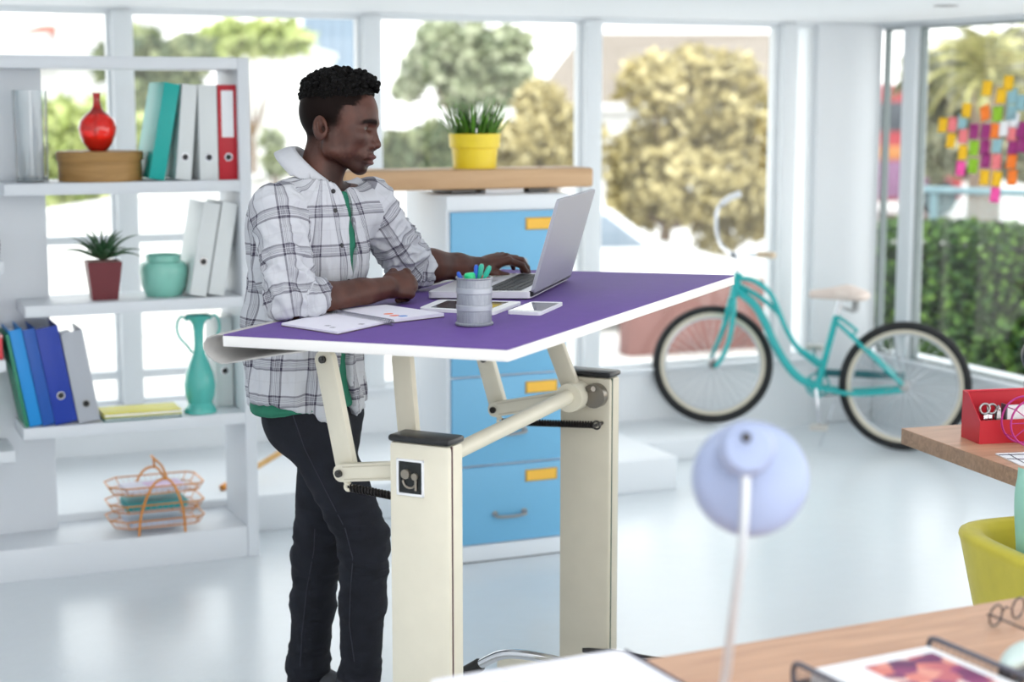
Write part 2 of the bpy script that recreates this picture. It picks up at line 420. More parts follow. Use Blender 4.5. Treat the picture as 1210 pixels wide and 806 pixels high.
def binder(i, px, v, w, h, d, cover, label, tilt=0.0, group=None, paper_label=None, ring='chrome', spine_mat=None, edge=None, hole=True, hy_=0.24, slot=None):
    p = on_shelf(i, px, v)
    # pivot: lower front edge; a tilted one stands on its lower corner
    t = thing('binder', label, 'binder', p, 0, group, rot=(0, tilt, YAW))
    o0 = 0.0 if tilt <= 0 else -w
    if tilt < 0: o0 = 0.0
    th = 0.004
    x0, x1 = (0, w) if tilt <= 0 else (-w, 0)
    cv = MB(); cv.lo_hi((x0, 0, 0), (x1, th, h), 0.001)
    cv.lo_hi((x0, th, 0), (x0 + th, d, h), 0.001); cv.lo_hi((x1 - th, th, 0), (x1, d, h), 0.001)
    cv.build('cover', cover, t)
    MB().lo_hi((x0 + th + 0.002, 0.02, 0.006), (x0 + th + (w - 2 * th) * 0.7, d - 0.01, h - 0.02)).build('paper_block', 'paper', t)
    xc = (x0 + x1) / 2
    if hole:
        r = MB(); r.lathe([(0.0112, 0.002), (0.0138, 0.002), (0.0138, -0.002), (0.0112, -0.002), (0.0112, 0.002)], (xc, -0.0005, h * hy_), 20, Rx(PI / 2), False, False)
        ro = r.build('finger_ring', ring, t)
        MB().lathe([(0.0110, 0.0), (0.0110, 0.001)], (xc, -0.0002, h * hy_), 20, Rx(PI / 2)).build('finger_hole', 'hole_black', t)
    if paper_label:
        MB().lo_hi((x0 + w * 0.18, -0.001, h * paper_label[0]), (x1 - w * 0.18, 0.0, h * paper_label[1])).build('label_card', 'paper', t)
    return t
# upper shelf, right to left
G1 = 'ring binders on the upper shelf'; 
binder(1, 259.6, 0.03, 0.067, 0.335, 0.27, 'red', 'red ring binder with a long white spine label on the upper shelf', 0.0, G1, (0.45, 0.94))
binder(1, 236.8, 0.03, 0.066, 0.335, 0.27, 'binder_white', 'white ring binder standing upright beside the red one', 0.0, G1)
binder(1, 226, 0.03, 0.054, 0.335, 0.27, 'binder_white', 'slim white ring binder leaning between the teal and the upright white one', 0.092, G1)
binder(1, 194.5, 0.03, 0.055, 0.34, 0.27, 'teal', 'teal ring binder leaning at the left of the upper shelf row', 0.19, G1, hole=False)
G2 = 'white binders on the middle shelf'
binder(2, 243.8, 0.03, 0.060, 0.335, 0.24, 'binder_white', 'white ring binder leaning beside the round green jar', 0.18, G2, hy_=0.37)
binder(2, 264.5, 0.03, 0.057, 0.335, 0.24, 'binder_white', 'white ring binder leaning against the bookcase end, behind the plaid sleeve', 0.18, G2, hole=False)
G3 = 'ring binders on the lower shelf'
binder(3, 93.5, 0.02, 0.075, 0.325, 0.21, 'binder_grey', 'grey ring binder leaning at the right end of the blue ones', -0.16, G3, ring='steel', hy_=0.2)
binder(3, 66, 0.02, 0.076, 0.345, 0.21, 'deep_blue', 'dark blue ring binder with a chrome finger hole', -0.165, G3, hy_=0.29)
binder(3, 51.2, 0.02, 0.041, 0.345, 0.21, 'mid_blue', 'slim medium blue binder between the dark blue and the bright blue ones', -0.168, G3, hole=False)
binder(3, 35.6, 0.02, 0.042, 0.345, 0.21, 'sky_blue', 'bright sky blue binder on the lower shelf', -0.168, G3, hole=False)
binder(3, 30.6, 0.02, 0.012, 0.33, 0.21, 'leaf_green_cover', 'thin green folder at the left end of the blue binders', -0.168, G3, hole=False)
binder(3, 257, 0.15, 0.062, 0.335, 0.16, 'binder_white', 'white ring binder with a chrome ring beside the teal two-handled vase', 0.0, hy_=0.4)
# flat folders
p = on_shelf(3, 165, 0.085)
t = thing('folder', 'teal folder lying flat under the yellow one', 'folder', p, YAW)
fo = MB(); fo.lo_hi((-0.138, -0.075, 0.0), (0.138, 0.075, 0.003), 0.001); fo.lo_hi((-0.138, -0.075, 0.009), (0.138, 0.075, 0.012), 0.001); fo.lo_hi((-0.138, 0.072, 0.0), (0.138, 0.075, 0.012)); fo.build('cover', mat('teal_folder', (30, 120, 120), 0.5), t)
MB().lo_hi((-0.133, -0.07, 0.0032), (0.133, 0.07, 0.0088)).build('sheets', 'paper', t)
p2 = p + Vector((0, 0, 0.0125))
t = thing('folder', 'yellow folder lying flat on the lower shelf beside the grey binder', 'folder', p2, YAW - 0.02)
fo = MB(); fo.lo_hi((-0.138, -0.075, 0.0), (0.138, 0.075, 0.003), 0.001); fo.lo_hi((-0.138, -0.075, 0.013), (0.138, 0.075, 0.016), 0.001); fo.lo_hi((-0.138, 0.072, 0.0), (0.138, 0.075, 0.016)); fo.build('cover', 'yellow_cover', t)
MB().lo_hi((-0.133, -0.07, 0.0032), (0.133, 0.07, 0.0128)).build('sheets', 'paper', t)

# round wooden box + red vase
PX = 5.85 / FPX
p = on_shelf(1, 119, 0.15)
t = thing('round_box', 'round bentwood box with a pale lid under the red vase', 'box', p)
R0 = 49 * PX
MB().lathe([(R0, 0), (R0, 0.075)], seg=48).build('body', 'round_box_wood', t)
MB().lathe([(R0 + 0.004, 0.072), (R0 + 0.006, 0.075), (R0 + 0.006, 0.1), (R0 + 0.002, 0.104)], seg=48).build('lid', 'round_box_wood', t)
zt = 0.1045
mat('red_glass', (226, 34, 22), 0.06, trans=0.55, coat=0.5)
t = thing('vase', 'small red glass bottle vase standing on the round wooden box', 'vase', p + Vector((-0.005, 0, zt)))
prof = [(0.030, 0.0), (0.036, 0.006), (0.052, 0.028), (0.062, 0.055), (0.066, 0.080), (0.060, 0.104), (0.044, 0.124), (0.024, 0.140), (0.014, 0.156), (0.012, 0.176), (0.013, 0.198), (0.015, 0.202), (0.011, 0.202), (0.009, 0.176), (0.011, 0.156)]
MB().lathe(prof, seg=40, capt=False).build('body', 'red_glass', t)
# clear glass cylinder vase
p = on_shelf(1, 39, 0.14)
t = thing('glass_vase', 'tall clear glass cylinder vase at the left of the upper shelf', 'vase', p)
r = 20 * PX; h = 0.315
MB().lathe([(r * 0.9, 0), (r * 0.92, 0.004), (r, h), (r - 0.004, h), (r * 0.92 - 0.006, 0.022), (0.001, 0.022)], seg=40, capt=False).build('body', 'vase_glass', t)
MB().lathe([(r * 0.86, 0.005), (r * 0.86, 0.018)], seg=32).build('base', mat('thick_glass', (186, 196, 200), 0.05, trans=0.6), t)
# green jar
p = on_shelf(2, 194, 0.14)
t = thing('jar', 'squat pale green ceramic jar on the middle shelf', 'jar', p)
k = 29 * PX
MB().lathe([(k * 0.72, 0), (k * 0.78, 0.004), (k * 0.93, 0.04), (k, 0.085), (k * 0.99, 0.105), (k * 0.9, 0.121), (k * 0.74, 0.127), (k * 0.72, 0.132), (k * 0.75, 0.146), (k * 0.72, 0.149), (k * 0.66, 0.146), (k * 0.66, 0.128), (k * 0.8, 0.1), (k * 0.7, 0.02), (0.001, 0.015)], seg=48, capt=False).build('body', 'celadon', t)
# succulent
p = on_shelf(2, 123, 0.12)
t = thing('potted_succulent', 'spiky succulent in a square maroon pot on the middle shelf', 'potted plant', p, YAW - 0.05)
hp_ = 0.135
pot = MB()
def sq(a, z): return [(-a, -a, z), (a, -a, z), (a, a, z), (-a, a, z)]
pot.grid([sq(0.001, 0), sq(0.044, 0), sq(0.060, hp_), sq(0.054, hp_), sq(0.052, hp_ - 0.02), sq(0.001, hp_ - 0.02)], True); pot.build('pot', 'maroon', t, ang=20)
MB().lo_hi((-0.0505, -0.0505, hp_ - 0.03), (0.0505, 0.0505, hp_ - 0.004), 0.004).build('soil', 'soil', t)
pl = MB(); rnd = random.Random(3)
for ring, (n, elev, L) in enumerate(((9, 18, 0.15), (9, 38, 0.14), (8, 58, 0.125), (5, 78, 0.11))):
    for j in range(n):
        a = 2 * PI * (j + 0.37 * ring) / n + rnd.uniform(-.15, .15); e = math.radians(elev + rnd.uniform(-6, 6)); LL = L * rnd.uniform(.85, 1.1)
        d = Vector((math.cos(a), math.sin(a), 0)); pts = []
        for s in range(9):
            q = s / 8; ee = e + 0.55 * q * (1 if s < 5 else 0.6) - 0.95 * q * q
            if s == 0: c = Vector((0, 0, hp_ + 0.01)) + d * 0.008
            else: c = c + (d * math.cos(ee) + ZZ * math.sin(ee)) * LL / 8
            pts.append(c.copy())
        pl.tube(pts, [0.010, 0.0125, 0.0125, 0.0115, 0.010, 0.008, 0.0055, 0.0032, 0.0008], 8, flat=0.5)
pl.build('leaves', 'succulent', t)
# teal amphora
p = on_shelf(3, 237, 0.075)
t = thing('amphora', 'tall teal ceramic vase with two looping handles on the lower shelf', 'vase', p, YAW)
sc = 5.87 / FPX
pr_ = [(20, 0), (20, 3), (17, 8), (15, 12), (18, 22), (19, 34), (17, 48), (12, 62), (7, 74), (5.5, 84), (6, 100), (7, 108), (9, 112), (15, 117), (16, 120), (14, 119), (6, 112), (4, 100)]
MB().lathe([(a * sc, b * sc) for a, b in pr_], seg=40, capt=False).build('body', 'teal_glaze', t)
for s in (-1, 1):
    pts = [(s * 13 * sc, 0, 114 * sc), (s * 20 * sc, 0, 119 * sc), (s * 25 * sc, 0, 113 * sc), (s * 26 * sc, 0, 102 * sc), (s * 22 * sc, 0, 92 * sc), (s * 15 * sc, 0, 84 * sc), (s * 8 * sc, 0, 74 * sc)]
    hdl = MB(); hdl.tube(smoothpath(pts, 5), 1.5 * sc, 8); hdl.build('handle', 'teal_glaze', t)
# tiny things at the ends of the neighbouring shelves (cut off by the frame)
x1 = bx(4, 309.5); zt = bz(4, 309.5)
t = thing('ornament', 'small dark brown wicker ornament at the left edge on the highest stub shelf', 'ornament', wmat(bc) @ Vector((x1 - 0.03, 0.1, zt + 0.0005)), YAW)
w = MB()
for kk in range(7): w.torus((0, 0, 0.008 + kk * 0.014), 0.027 - abs(kk - 3) * 0.0015, 0.0075, seg=20, ms=6)
w.build('body', mat('wicker', (84, 48, 40), 0.7, var=0.4, scale=80), t)
MB().lathe([(0.02, 0), (0.02, 0.1)], seg=16).build('core', 'soil', t)
x1 = bx(9, 426); zt = bz(9, 426)
t = thing('box', 'rose red card box with a white label at the left edge, beside the blue binders', 'box', wmat(bc) @ Vector((x1 - 0.062, 0.08, zt + 0.0005)), YAW)
b_ = MB(); b_.lo_hi((-0.05, -0.06, 0), (0.05, 0.1, 0.075), 0.003); b_.build('body', 'rose_red', t)
MB().lo_hi((-0.04, -0.061, 0.012), (0.032, -0.06, 0.06)).build('label_card', 'paper', t)
MB().lo_hi((-0.052, -0.062, 0.0755), (0.052, 0.102, 0.085), 0.002).build('lid', mat('blush', (226, 170, 168), 0.5), t)

# copper wire letter tray
p = on_shelf(0, 182, 0.11)
t = thing('letter_tray', 'copper wire letter tray with three tiers and a looped handle', 'letter tray', p, YAW)
TRZ = [0.028, 0.085, 0.150]
def tray_outline(z, k=1.0): return [Vector((x * k, y * k, z)) for x, y in ((-0.165, -0.05), (-0.115, -0.105), (0.145, -0.105), (0.17, -0.075), (0.17, 0.075), (0.145, 0.105), (-0.115, 0.105), (-0.165, 0.05))]
for z in TRZ:
    w = MB(); top = tray_outline(z + 0.028); bot = tray_outline(z, 0.9)
    w.tube(top, 0.0028, 6, closed=True); w.tube(bot, 0.002, 6, closed=True)
    for a, b in zip(top, bot): w.tube([a, b], 0.0018, 6)
    wt = w.build('tier', 'copper', t)
    msh = MB()
    for k in range(-7, 9): msh.tube([(k * 0.0185, -0.093, z), (k * 0.0185, 0.093, z)], 0.0008, 4)
    for k in range(-4, 5): msh.tube([(-0.148, k * 0.02, z), (0.152, k * 0.02, z)], 0.0008, 4)
    for i in range(8):
        a, b = top[i], bot[i]; c, d = top[(i + 1) % 8], bot[(i + 1) % 8]
        nn = max(2, int((c - a).length / 0.02))
        for q in range(1, nn): msh.tube([a.lerp(c, q / nn), b.lerp(d, q / nn)], 0.0006, 4)
    msh.build('mesh', 'copper_pink', wt)
for s in (-1, 1):
    y = s * 0.108
    w = MB(); w.tube(smoothpath([(-0.075, y, 0.004), (-0.062, y, 0.09), (-0.02, y, 0.185), (0.03, y, 0.205), (0.062, y, 0.165), (0.085, y, 0.09), (0.092, y, 0.004)], 6), 0.0045, 8); w.build('side_arch', 'copper', t)
w = MB(); w.tube(smoothpath([(0.03, -0.108, 0.205), (0.02, -0.08, 0.245), (0.0, 0, 0.268), (0.02, 0.08, 0.245), (0.03, 0.108, 0.205)], 6), 0.0042, 8); w.build('handle', 'copper', t)
def tray_paper(name, label, z, m, w, d, h, rz):
    q = thing(name, label, 'papers', p + Vector((0, 0, z)), YAW + rz)
    b_ = MB()
    nsh = 4
    for i in range(nsh): b_.box((0.004 * (i % 2), 0.003 * ((i + 1) % 2), h * (i + 0.5) / nsh), (w, d, h / nsh * 0.96), Rz(0.012 * (i - 1)))
    b_.build('sheets', m, q, smooth=False)
    return q
tray_paper('paper_stack', 'white papers in the lowest tier of the copper tray', TRZ[0] + 0.003, mat('paper_blue', (206, 214, 232), 0.6), 0.2, 0.15, 0.012, 0.04)
tray_paper('paper_stack', 'teal folders in the middle tier of the copper tray', TRZ[1] + 0.003, mat('teal_card', (36, 158, 160), 0.5, var=0.12, scale=20), 0.215, 0.15, 0.026, -0.02)
q = tray_paper('paper_stack', 'white and pink printed papers in the top tier of the copper tray', TRZ[2] + 0.003, 'paper_lilac', 0.215, 0.15, 0.010, 0.03)
MB().box((0.04, 0.0, 0.0108), (0.13, 0.11, 0.0006), Rz(0.1)).build('pink_sheet', mat('pink_print', (222, 196, 226), 0.6, var=0.1, scale=30), q)

# ================================================================== FILING CABINET with beam and plant
CO = hp(530, 668.5, hz(541, 668, 0), V); CO.z = 0
CW = (hp(671, 653, CO, V) - CO).dot(U); CHT = hp(530, 232, CO, V).z; CD = 0.42
cb = thing('filing_cabinet', 'blue and white four-drawer metal filing cabinet behind the desk', 'filing cabinet', CO, YAW)
MB().lo_hi((0, 0.012, 0), (CW, CD, CHT), 0.004).build('body', 'cab_white', cb)
MB().lo_hi((0.0, 0.0, CHT - 0.052), (CW, 0.0125, CHT - 0.002), 0.002).build('top_rail', 'cab_white', cb)
def cz(px, py): return hp(px, py, CO, V).z
ed = [CHT - 0.054, cz(545, 338), cz(600, 443), cz(600, 548), cz(600, 640.5)]
ed[1] = (ed[0] + ed[2]) / 2 
for i in range(4):
    zt, zb = ed[i], ed[i + 1]
    d = MB(); d.lo_hi((0.016, -0.004, zb + 0.004), (CW - 0.014, 0.0125, zt - 0.004), 0.003)
    do = d.build('drawer', 'cab_blue', cb)
    hh = zt - zb
    MB().lo_hi((CW * 0.63, -0.0075, zt - 0.072), (CW * 0.90, -0.0035, zt - 0.028), 0.001).build('label_holder', mat('label_rim', (190, 150, 70), 0.4, metal=0.4), do)
    MB().lo_hi((CW * 0.645, -0.0085, zt - 0.068), (CW * 0.885, -0.0074, zt - 0.032)).build('label_card', 'label_yellow', do)
    hx = CW * 0.50; hz_ = zb + hh * 0.36
    hb = MB(); hb.tube(smoothpath([(hx - 0.058, -0.003, hz_ + 0.006), (hx - 0.056, -0.022, hz_), (hx, -0.026, hz_ - 0.004), (hx + 0.056, -0.022, hz_), (hx + 0.058, -0.003, hz_ + 0.006)], 5), 0.006, 8)
    hb.cyl((hx - 0.058, -0.0035, hz_ + 0.006), (hx - 0.058, -0.007, hz_ + 0.006), 0.011); hb.cyl((hx + 0.058, -0.0035, hz_ + 0.006), (hx + 0.058, -0.007, hz_ + 0.006), 0.011)
    hb.build('handle', 'steel', do)
MB().lo_hi((0.0, 0.004, 0.004), (CW, 0.012, ed[4] - 0.002), 0.001).build('plinth', 'cab_white', cb)
MB().lo_hi((0.003, 0.006, 0.0), (CW - 0.003, CD - 0.01, 0.004)).build('foot_strip', 'black_rubber', cb)
# beam lying on spacer pads on the cabinet, running on to the left
vb = 0.2
bp0 = CO + V * vb
def cxx(px, py): return (hp(px, py, bp0, V) - CO).dot(U)
BZ0 = hp(560, 224, bp0 - V * 0.12, V).z; BZ1 = hp(560, 200.5, bp0 - V * 0.12, V).z
BZ0 = max(BZ0, CHT + 0.012)
pads = []
for i, (a, b, mm) in enumerate(((0.06, 0.15, 'dark_steel'), (0.19, 0.34, 'plastic_white'), (0.36, 0.44, 'dark_steel'))):
    q = thing('spacer_pad', ('dark metal spacer pad under the beam, at the cabinet\'s left', 'white spacer pad in the middle under the wooden beam', 'dark metal spacer pad under the beam, beside the laptop lid')[i], 'pad', CO + U * ((a + b) / 2) + V * vb + ZZ * (CHT + 0.0003), YAW)
    MB().lo_hi((-(b - a) / 2, -0.1, 0), ((b - a) / 2, 0.1, BZ0 - CHT - 0.0008), 0.002).build('body', mm, q)
u0, u1 = cxx(395, 212), (hp(702, 212, bp0 - V * 0.12, V) - CO).dot(U)
q = thing('wooden_beam', 'long light wooden plank lying across the top of the filing cabinet', 'plank', CO + U * ((u0 + u1) / 2) + V * vb + ZZ * BZ0, YAW)
MB().lo_hi((-(u1 - u0) / 2, -0.12, 0), ((u1 - u0) / 2, 0.12, BZ1 - BZ0), 0.012).build('board', 'beam_wood', q)
# yellow pot of grass
gp = hp(561, 201, bp0, V); gp.z = BZ1 + 0.0005
t = thing('potted_grass', 'yellow pot of spiky green grass on the wooden plank', 'potted plant', gp)
s = 6.05 / FPX
r1, r0, hh = 29 * s, 25.5 * s, 41 * s
MB().lathe([(r0, 0), (r0 + 0.006, hh * 0.58), (r1 + 0.003, hh * 0.6), (r1 + 0.006, hh), (r1 - 0.002, hh), (r1 - 0.006, hh * 0.8), (0.001, hh * 0.8)], seg=40, capt=False).build('pot', 'pot_yellow', t)
MB().lathe([(r1 - 0.006, hh * 0.78), (r1 - 0.005, hh * 0.86)], seg=24).build('soil', 'soil', t)
gr = MB(); rnd = random.Random(11)
for j in range(270):
    a = rnd.uniform(0, 2 * PI); rr = r1 * 0.85 * math.sqrt(rnd.random()); lean = math.radians(rnd.uniform(2, 14) + 38 * (rr / r1) ** 1.5 * rnd.random())
    L = rnd.uniform(0.115, 0.175); d = Vector((math.cos(a + rnd.uniform(-.5, .5)), math.sin(a + rnd.uniform(-.5, .5)), 0)); c = Vector((rr * math.cos(a), rr * math.sin(a), hh * 0.82)); pts = [c.copy()]
    for k in range(5):
        l2 = lean * (1 + 0.14 * k); c = c + (d * math.sin(l2) + ZZ * math.cos(l2)) * L / 5; pts.append(c.copy())
    gr.tube(pts, [0.0028, 0.0036, 0.0034, 0.0026, 0.0016, 0.0003], 4, flat=0.35, caps=False)
gr.build('blades', 'grass_blade', t)
# wooden rod on the platform, behind the man
a = hz(262, 577, 0.155); b = hp(352, 522, a + V * 0.25, V)
t = thing('wooden_rod', 'pale wooden rod leaning on the white platform behind the bookcase end', 'rod', a)
MB().cyl(a, b, 0.012, 12).build('rod', 'stick_wood', t, world=True)
MB().cyl(a, a + (b - a).normalized() * 0.03, 0.0135, 12).build('ferrule', 'copper', t, world=True)
# ================================================================== DRAFTING DESK
DN = hz(600, 412.5, 1.16); DF = hz(868, 325, 1.188)
Lh = (DF - DN)
# near-left corner on its own ray so that the board is a true rectangle
_d = ray(262.6, 395.4); _k = (DN - EYE).dot(Lh) / _d.dot(Lh); DP = EYE + _d * _k
DL = Lh.normalized(); DS = (DN - DP).normalized(); DNn = DS.cross(DL).normalized()
BW = (DN - DP).length; BL = Lh.length
DC = DP.lerp(DF, 0.5)
# frame of the desk: x = short side (towards the right), y = long side, z up
L0 = Vector((DL.x, DL.y, 0)).normalized(); S0 = Vector((L0.y, -L0.x, 0))
DYAW = math.atan2(S0.y, S0.x)
desk = thing('drafting_desk', 'cream metal standing drafting desk with a purple tilting top', 'desk', (DC.x, DC.y, 0), DYAW)
def TP(px, py, lift=0.0): return hp(px, py, DN + DNn * lift, DNn)
BR = Matrix((DS, DL, DNn)).transposed()
TB = 0.024
bo = MB(); bo.box(DC - DNn * (TB / 2 + 0.003), (BW, BL, TB), BR, 0.002); top_o = bo.build('tabletop', 'board_white', desk, world=True)
mt_ = MB(); mt_.box(DC - DNn * 0.0015, (BW - 0.002, BL - 0.004, 0.0028), BR, 0.0008); mt_.build('purple_mat', 'mat_purple', top_o, world=True)
# curled lip along the user's side
k = 0.0020
prof = [(0.001, -0.001), (-8 * k, -0.5 * k), (-15 * k, -2.5 * k), (-22 * k, -5 * k), (-27 * k, -11 * k), (-27.5 * k, -17 * k), (-23 * k, -24 * k), (-15 * k, -30 * k), (-6 * k, -33 * k), (4 * k, -33 * k), (12 * k, -31 * k), (40 * k, -26 * k), (75 * k, -19.5 * k), (108 * k, -14.5 * k)]
rows = []
for j in range(2):
    base = DP + DL * (0.002 if j == 0 else BL - 0.002)
    rows.append([base + DS * a + DNn * b for a, b in prof])
MB().grid(rows).build('pencil_lip', 'lip_grey', top_o, world=True, solid=0.003, ang=60)
def dl(p): return loc2(desk, p)
# posts
PH = 0.917
pa0 = hz(459, 519, PH - 0.012); pa1 = hz(539, 524, PH - 0.012)
pb0 = hz(661, 441, PH - 0.012); pb1 = hz(728, 445, PH - 0.012)
la, lb = dl(pa0), dl(pb0)
PW = 0.156
XA, XB = la.x + PW / 2, lb.x + PW / 2
YA, YB = la.y, lb.y
PT = 0.07
for side, y0 in ((0, YA), (1, YB)):
    XC = XA if side == 0 else XB; x0 = XC - PW / 2; x1 = XC + PW / 2
    c = MB(); c.lo_hi((x0, y0, 0.05), (x1, y0 + PT, PH - 0.016), 0.010)
    po = c.build('post', 'cream' if side == 0 else 'cream_dark', desk)
    cp = MB(); cp.lo_hi((x0 - 0.002, y0 - 0.003, PH - 0.016), (x1 + 0.002, y0 + PT + 0.003, PH), 0.007); cp.build('post_cap', 'black_plastic', po)
    g = MB(); g.lo_hi((x1 - 0.003, y0 + 0.012, 0.06), (x1 + 0.0012, y0 + 0.017, PH - 0.018)); g.build('groove', 'groove_dark' if side == 0 else mat('groove_green', (30, 70, 56), 0.5), po)
    ft = MB(); ft.lo_hi((x0 - 0.20, y0 - 0.005, 0.012), (x1 + 0.20, y0 + PT + 0.005, 0.05), 0.008); fo = ft.build('foot', 'cream', desk)
    for xx in (x0 - 0.17, x1 + 0.17):
        q = MB(); q.lathe([(0.022, 0), (0.022, 0.008), (0.016, 0.0125)], (xx, y0 + PT / 2, 0)); q.build('foot_pad', 'black_rubber', fo)
    if side == 0:
        def pw(px, py): return dl(hp(px, py, wmat(desk) @ Vector((0, y0, 0)), -L0))
        a = pw(469, 541); b = pw(501.5, 588)
        fr = MB(); t_ = 0.0055
        for lo, hi in (((a.x, b.z), (b.x, b.z + t_)), ((a.x, a.z - t_), (b.x, a.z)), ((a.x, b.z), (a.x + t_, a.z)), ((b.x - t_, b.z), (b.x, a.z))):
            fr.lo_hi((lo[0], y0 - 0.004, lo[1]), (hi[0], y0 + 0.004, hi[1]), 0.001)
        fr.build('hatch_frame', 'plastic_white', po)
        MB().lo_hi((a.x + t_, y0 - 0.0012, b.z + t_), (b.x - t_, y0 + 0.001, a.z - t_)).build('hatch_opening', 'hole_black', po)
        m = MB(); cx, cz_ = (a.x + b.x) / 2, (a.z + b.z) / 2
        m.cyl((cx - 0.010, y0 - 0.001, cz_ + 0.008), (cx - 0.010, y0 - 0.009, cz_ + 0.008), 0.011)
        m.cyl((cx + 0.013, y0 - 0.001, cz_ + 0.004), (cx + 0.013, y0 - 0.007, cz_ + 0.004), 0.008)
        m.torus((cx - 0.0, y0 - 0.005, cz_ - 0.006), 0.017, 0.0025, Rx(PI / 2), 20, 6, PI, 2 * PI)
        m.cyl((cx + 0.015, y0 - 0.004, cz_ + 0.004), (cx + 0.015, y0 - 0.004, cz_ - 0.028), 0.003)
        m.build('latch', mat('latch_metal', (150, 142, 130), 0.35, metal=0.8), po)
# parallelogram linkages on the inner faces of the posts
def link(side, pts):
    """pts: pixel positions A(top of arm 1), B(joint), C(hub), D(top of arm 2)"""
    yl = (YA + PT + 0.03) if side == 0 else (YB - 0.03)
    def pp(px, py): return dl(hp(px, py, wmat(desk) @ Vector((0, yl, 0)), -L0))
    A, B, C, D = [pp(*q) for q in pts]
    def bar(a, b, w, th, name, m='cream', dy=0.0, pad=0.016, rib=True, par=desk):
        d = (b - a); ln = math.hypot(d.x, d.z); ang = math.atan2(d.z, d.x)
        # flat bar with rounded ends, in the x-z plane
        pl = []; n = 8; r = w / 2
        for i in range(n + 1): t = -PI / 2 + PI * i / n; pl.append((ln + r * 0.9 * math.cos(t), r * math.sin(t)))
        for i in range(n + 1): t = PI / 2 + PI * i / n; pl.append((r * 0.9 * math.cos(t), r * math.sin(t)))
        rot = Ry(-ang) @ Rx(PI / 2)
        mb = MB(); mb.prism(pl, th, (a.x, yl + dy + th / 2, a.z), rot, 0.0015)
        o = mb.build(name, m, par)
        if rib:
            rb = MB()
            for sgn in (-1, 1):
                nrm = Vector((-math.sin(ang), 0, math.cos(ang))) * (w * 0.36 * sgn)
                p0 = a + (b - a) * 0.06 + nrm; p1 = b - (b - a) * 0.04 + nrm
                rb.tube([Vector((p0.x, yl + dy - th / 2, p0.z)), Vector((p1.x, yl + dy - th / 2, p1.z))], 0.002, 6)
            rb.build('rib', 'cream_dark', o)
        return o
    arm1 = bar(A, B, 0.050, 0.022, 'arm', rib=False)
    lk = bar(B, C, 0.042, 0.024, 'link', dy=-0.0235)
    arm2 = bar(D, C, 0.050, 0.020, 'arm', 'cream_dark', rib=False)
    for q, par, dy in ((B, lk, -0.037), (A, arm1, -0.012)):
        b_ = MB(); b_.cyl((q.x, yl + dy, q.z), (q.x, yl + dy - 0.007, q.z), 0.009, 12); b_.cyl((q.x, yl + dy - 0.004, q.z), (q.x, yl + dy - 0.009, q.z), 0.005, 6); b_.build('bolt', 'dark_steel', par)
    # ear with hook at the joint
    e = MB(); e.torus((B.x + 0.016, yl - 0.0235, B.z - 0.033), 0.008, 0.0045, Rx(PI / 2), 16, 6); e.cyl((B.x + 0.006, yl - 0.0235, B.z - 0.014), (B.x + 0.015, yl - 0.0235, B.z - 0.028), 0.007, 8); e.build('spring_ear', 'cream', lk)
    return A, B, C, D, yl, bar
A, B, C, D, yl, bar = link(0, [(385, 424), (411, 556), (487, 553), (476, 424)])
HUB_A = Vector((C.x, yl, C.z))
# rail under the top that carries both arm heads
def underz(x, y):
    p = wmat(desk) @ Vector((x, y, 1.0)); q = p + ZZ * ((DN - p).dot(DNn) / ZZ.dot(DNn)); return q.z - TB - 0.004
rails = []
A2 = link(1, [(574, 424), (590, 482), (679, 468), (655, 404)])
for (Aq, Dq, yy) in ((A, D, yl), (A2[0], A2[3], A2[4])):
    x0, x1 = min(Aq.x, Dq.x) - 0.045, max(Aq.x, Dq.x) + 0.05
    z0, z1 = underz(x0, yy) - 0.001, underz(x1, yy) - 0.001
    rl = MB()
    b0 = [(x0, yy - 0.02, z0 - 0.026), (x1, yy - 0.02, z1 - 0.026), (x1, yy + 0.02, z1 - 0.026), (x0, yy + 0.02, z0 - 0.026)]
    t0 = [(x0, yy - 0.02, z0), (x1, yy - 0.02, z1), (x1, yy + 0.02, z1), (x0, yy + 0.02, z0)]
    rl.add(b0 + t0, [(3, 2, 1, 0), (4, 5, 6, 7), (0, 1, 5, 4), (1, 2, 6, 5), (2, 3, 7, 6), (3, 0, 4, 7)]); rl.build('rail', 'cream_dark', desk, ang=20)
# springs
def spring(p0, p1, n, r, par):
    d = (p1 - p0); L = d.length; ax = axes_to(d.normalized()); pts = []
    for i in range(n * 8 + 1):
        t = i / (n * 8); a = 2 * PI * n * t; pts.append(p0 + ax @ Vector((r * math.cos(a), r * math.sin(a), L * t)))
    m = MB(); m.tube(pts, 0.0026, 5); o = m.build('spring', 'spring', par)
    c = MB(); c.cyl(p0, p1, r * 0.7, 8); c.build('spring_core', 'black_rubber', o)
    return o
spring(Vector((B.x + 0.022, yl - 0.024, B.z - 0.034)), Vector((B.x + 0.31, yl - 0.024, B.z - 0.052)), 34, 0.0085, desk)
B2 = A2[1]; y2 = A2[4]
e2 = dl(hp(706, 502, wmat(desk) @ Vector((0, y2, 0)), -L0))
spring(Vector((B2.x + 0.022, y2 - 0.024, B2.z - 0.034)), Vector((e2.x - 0.01, y2 - 0.006, e2.z)), 34, 0.0085, desk)
m = MB(); m.torus((e2.x, y2 - 0.006, e2.z), 0.011, 0.003, Rx(PI / 2), 16, 6); m.cyl((e2.x, y2 + 0.03, e2.z), (e2.x, y2 - 0.012, e2.z), 0.005); m.build('spring_hook', 'dark_steel', desk)
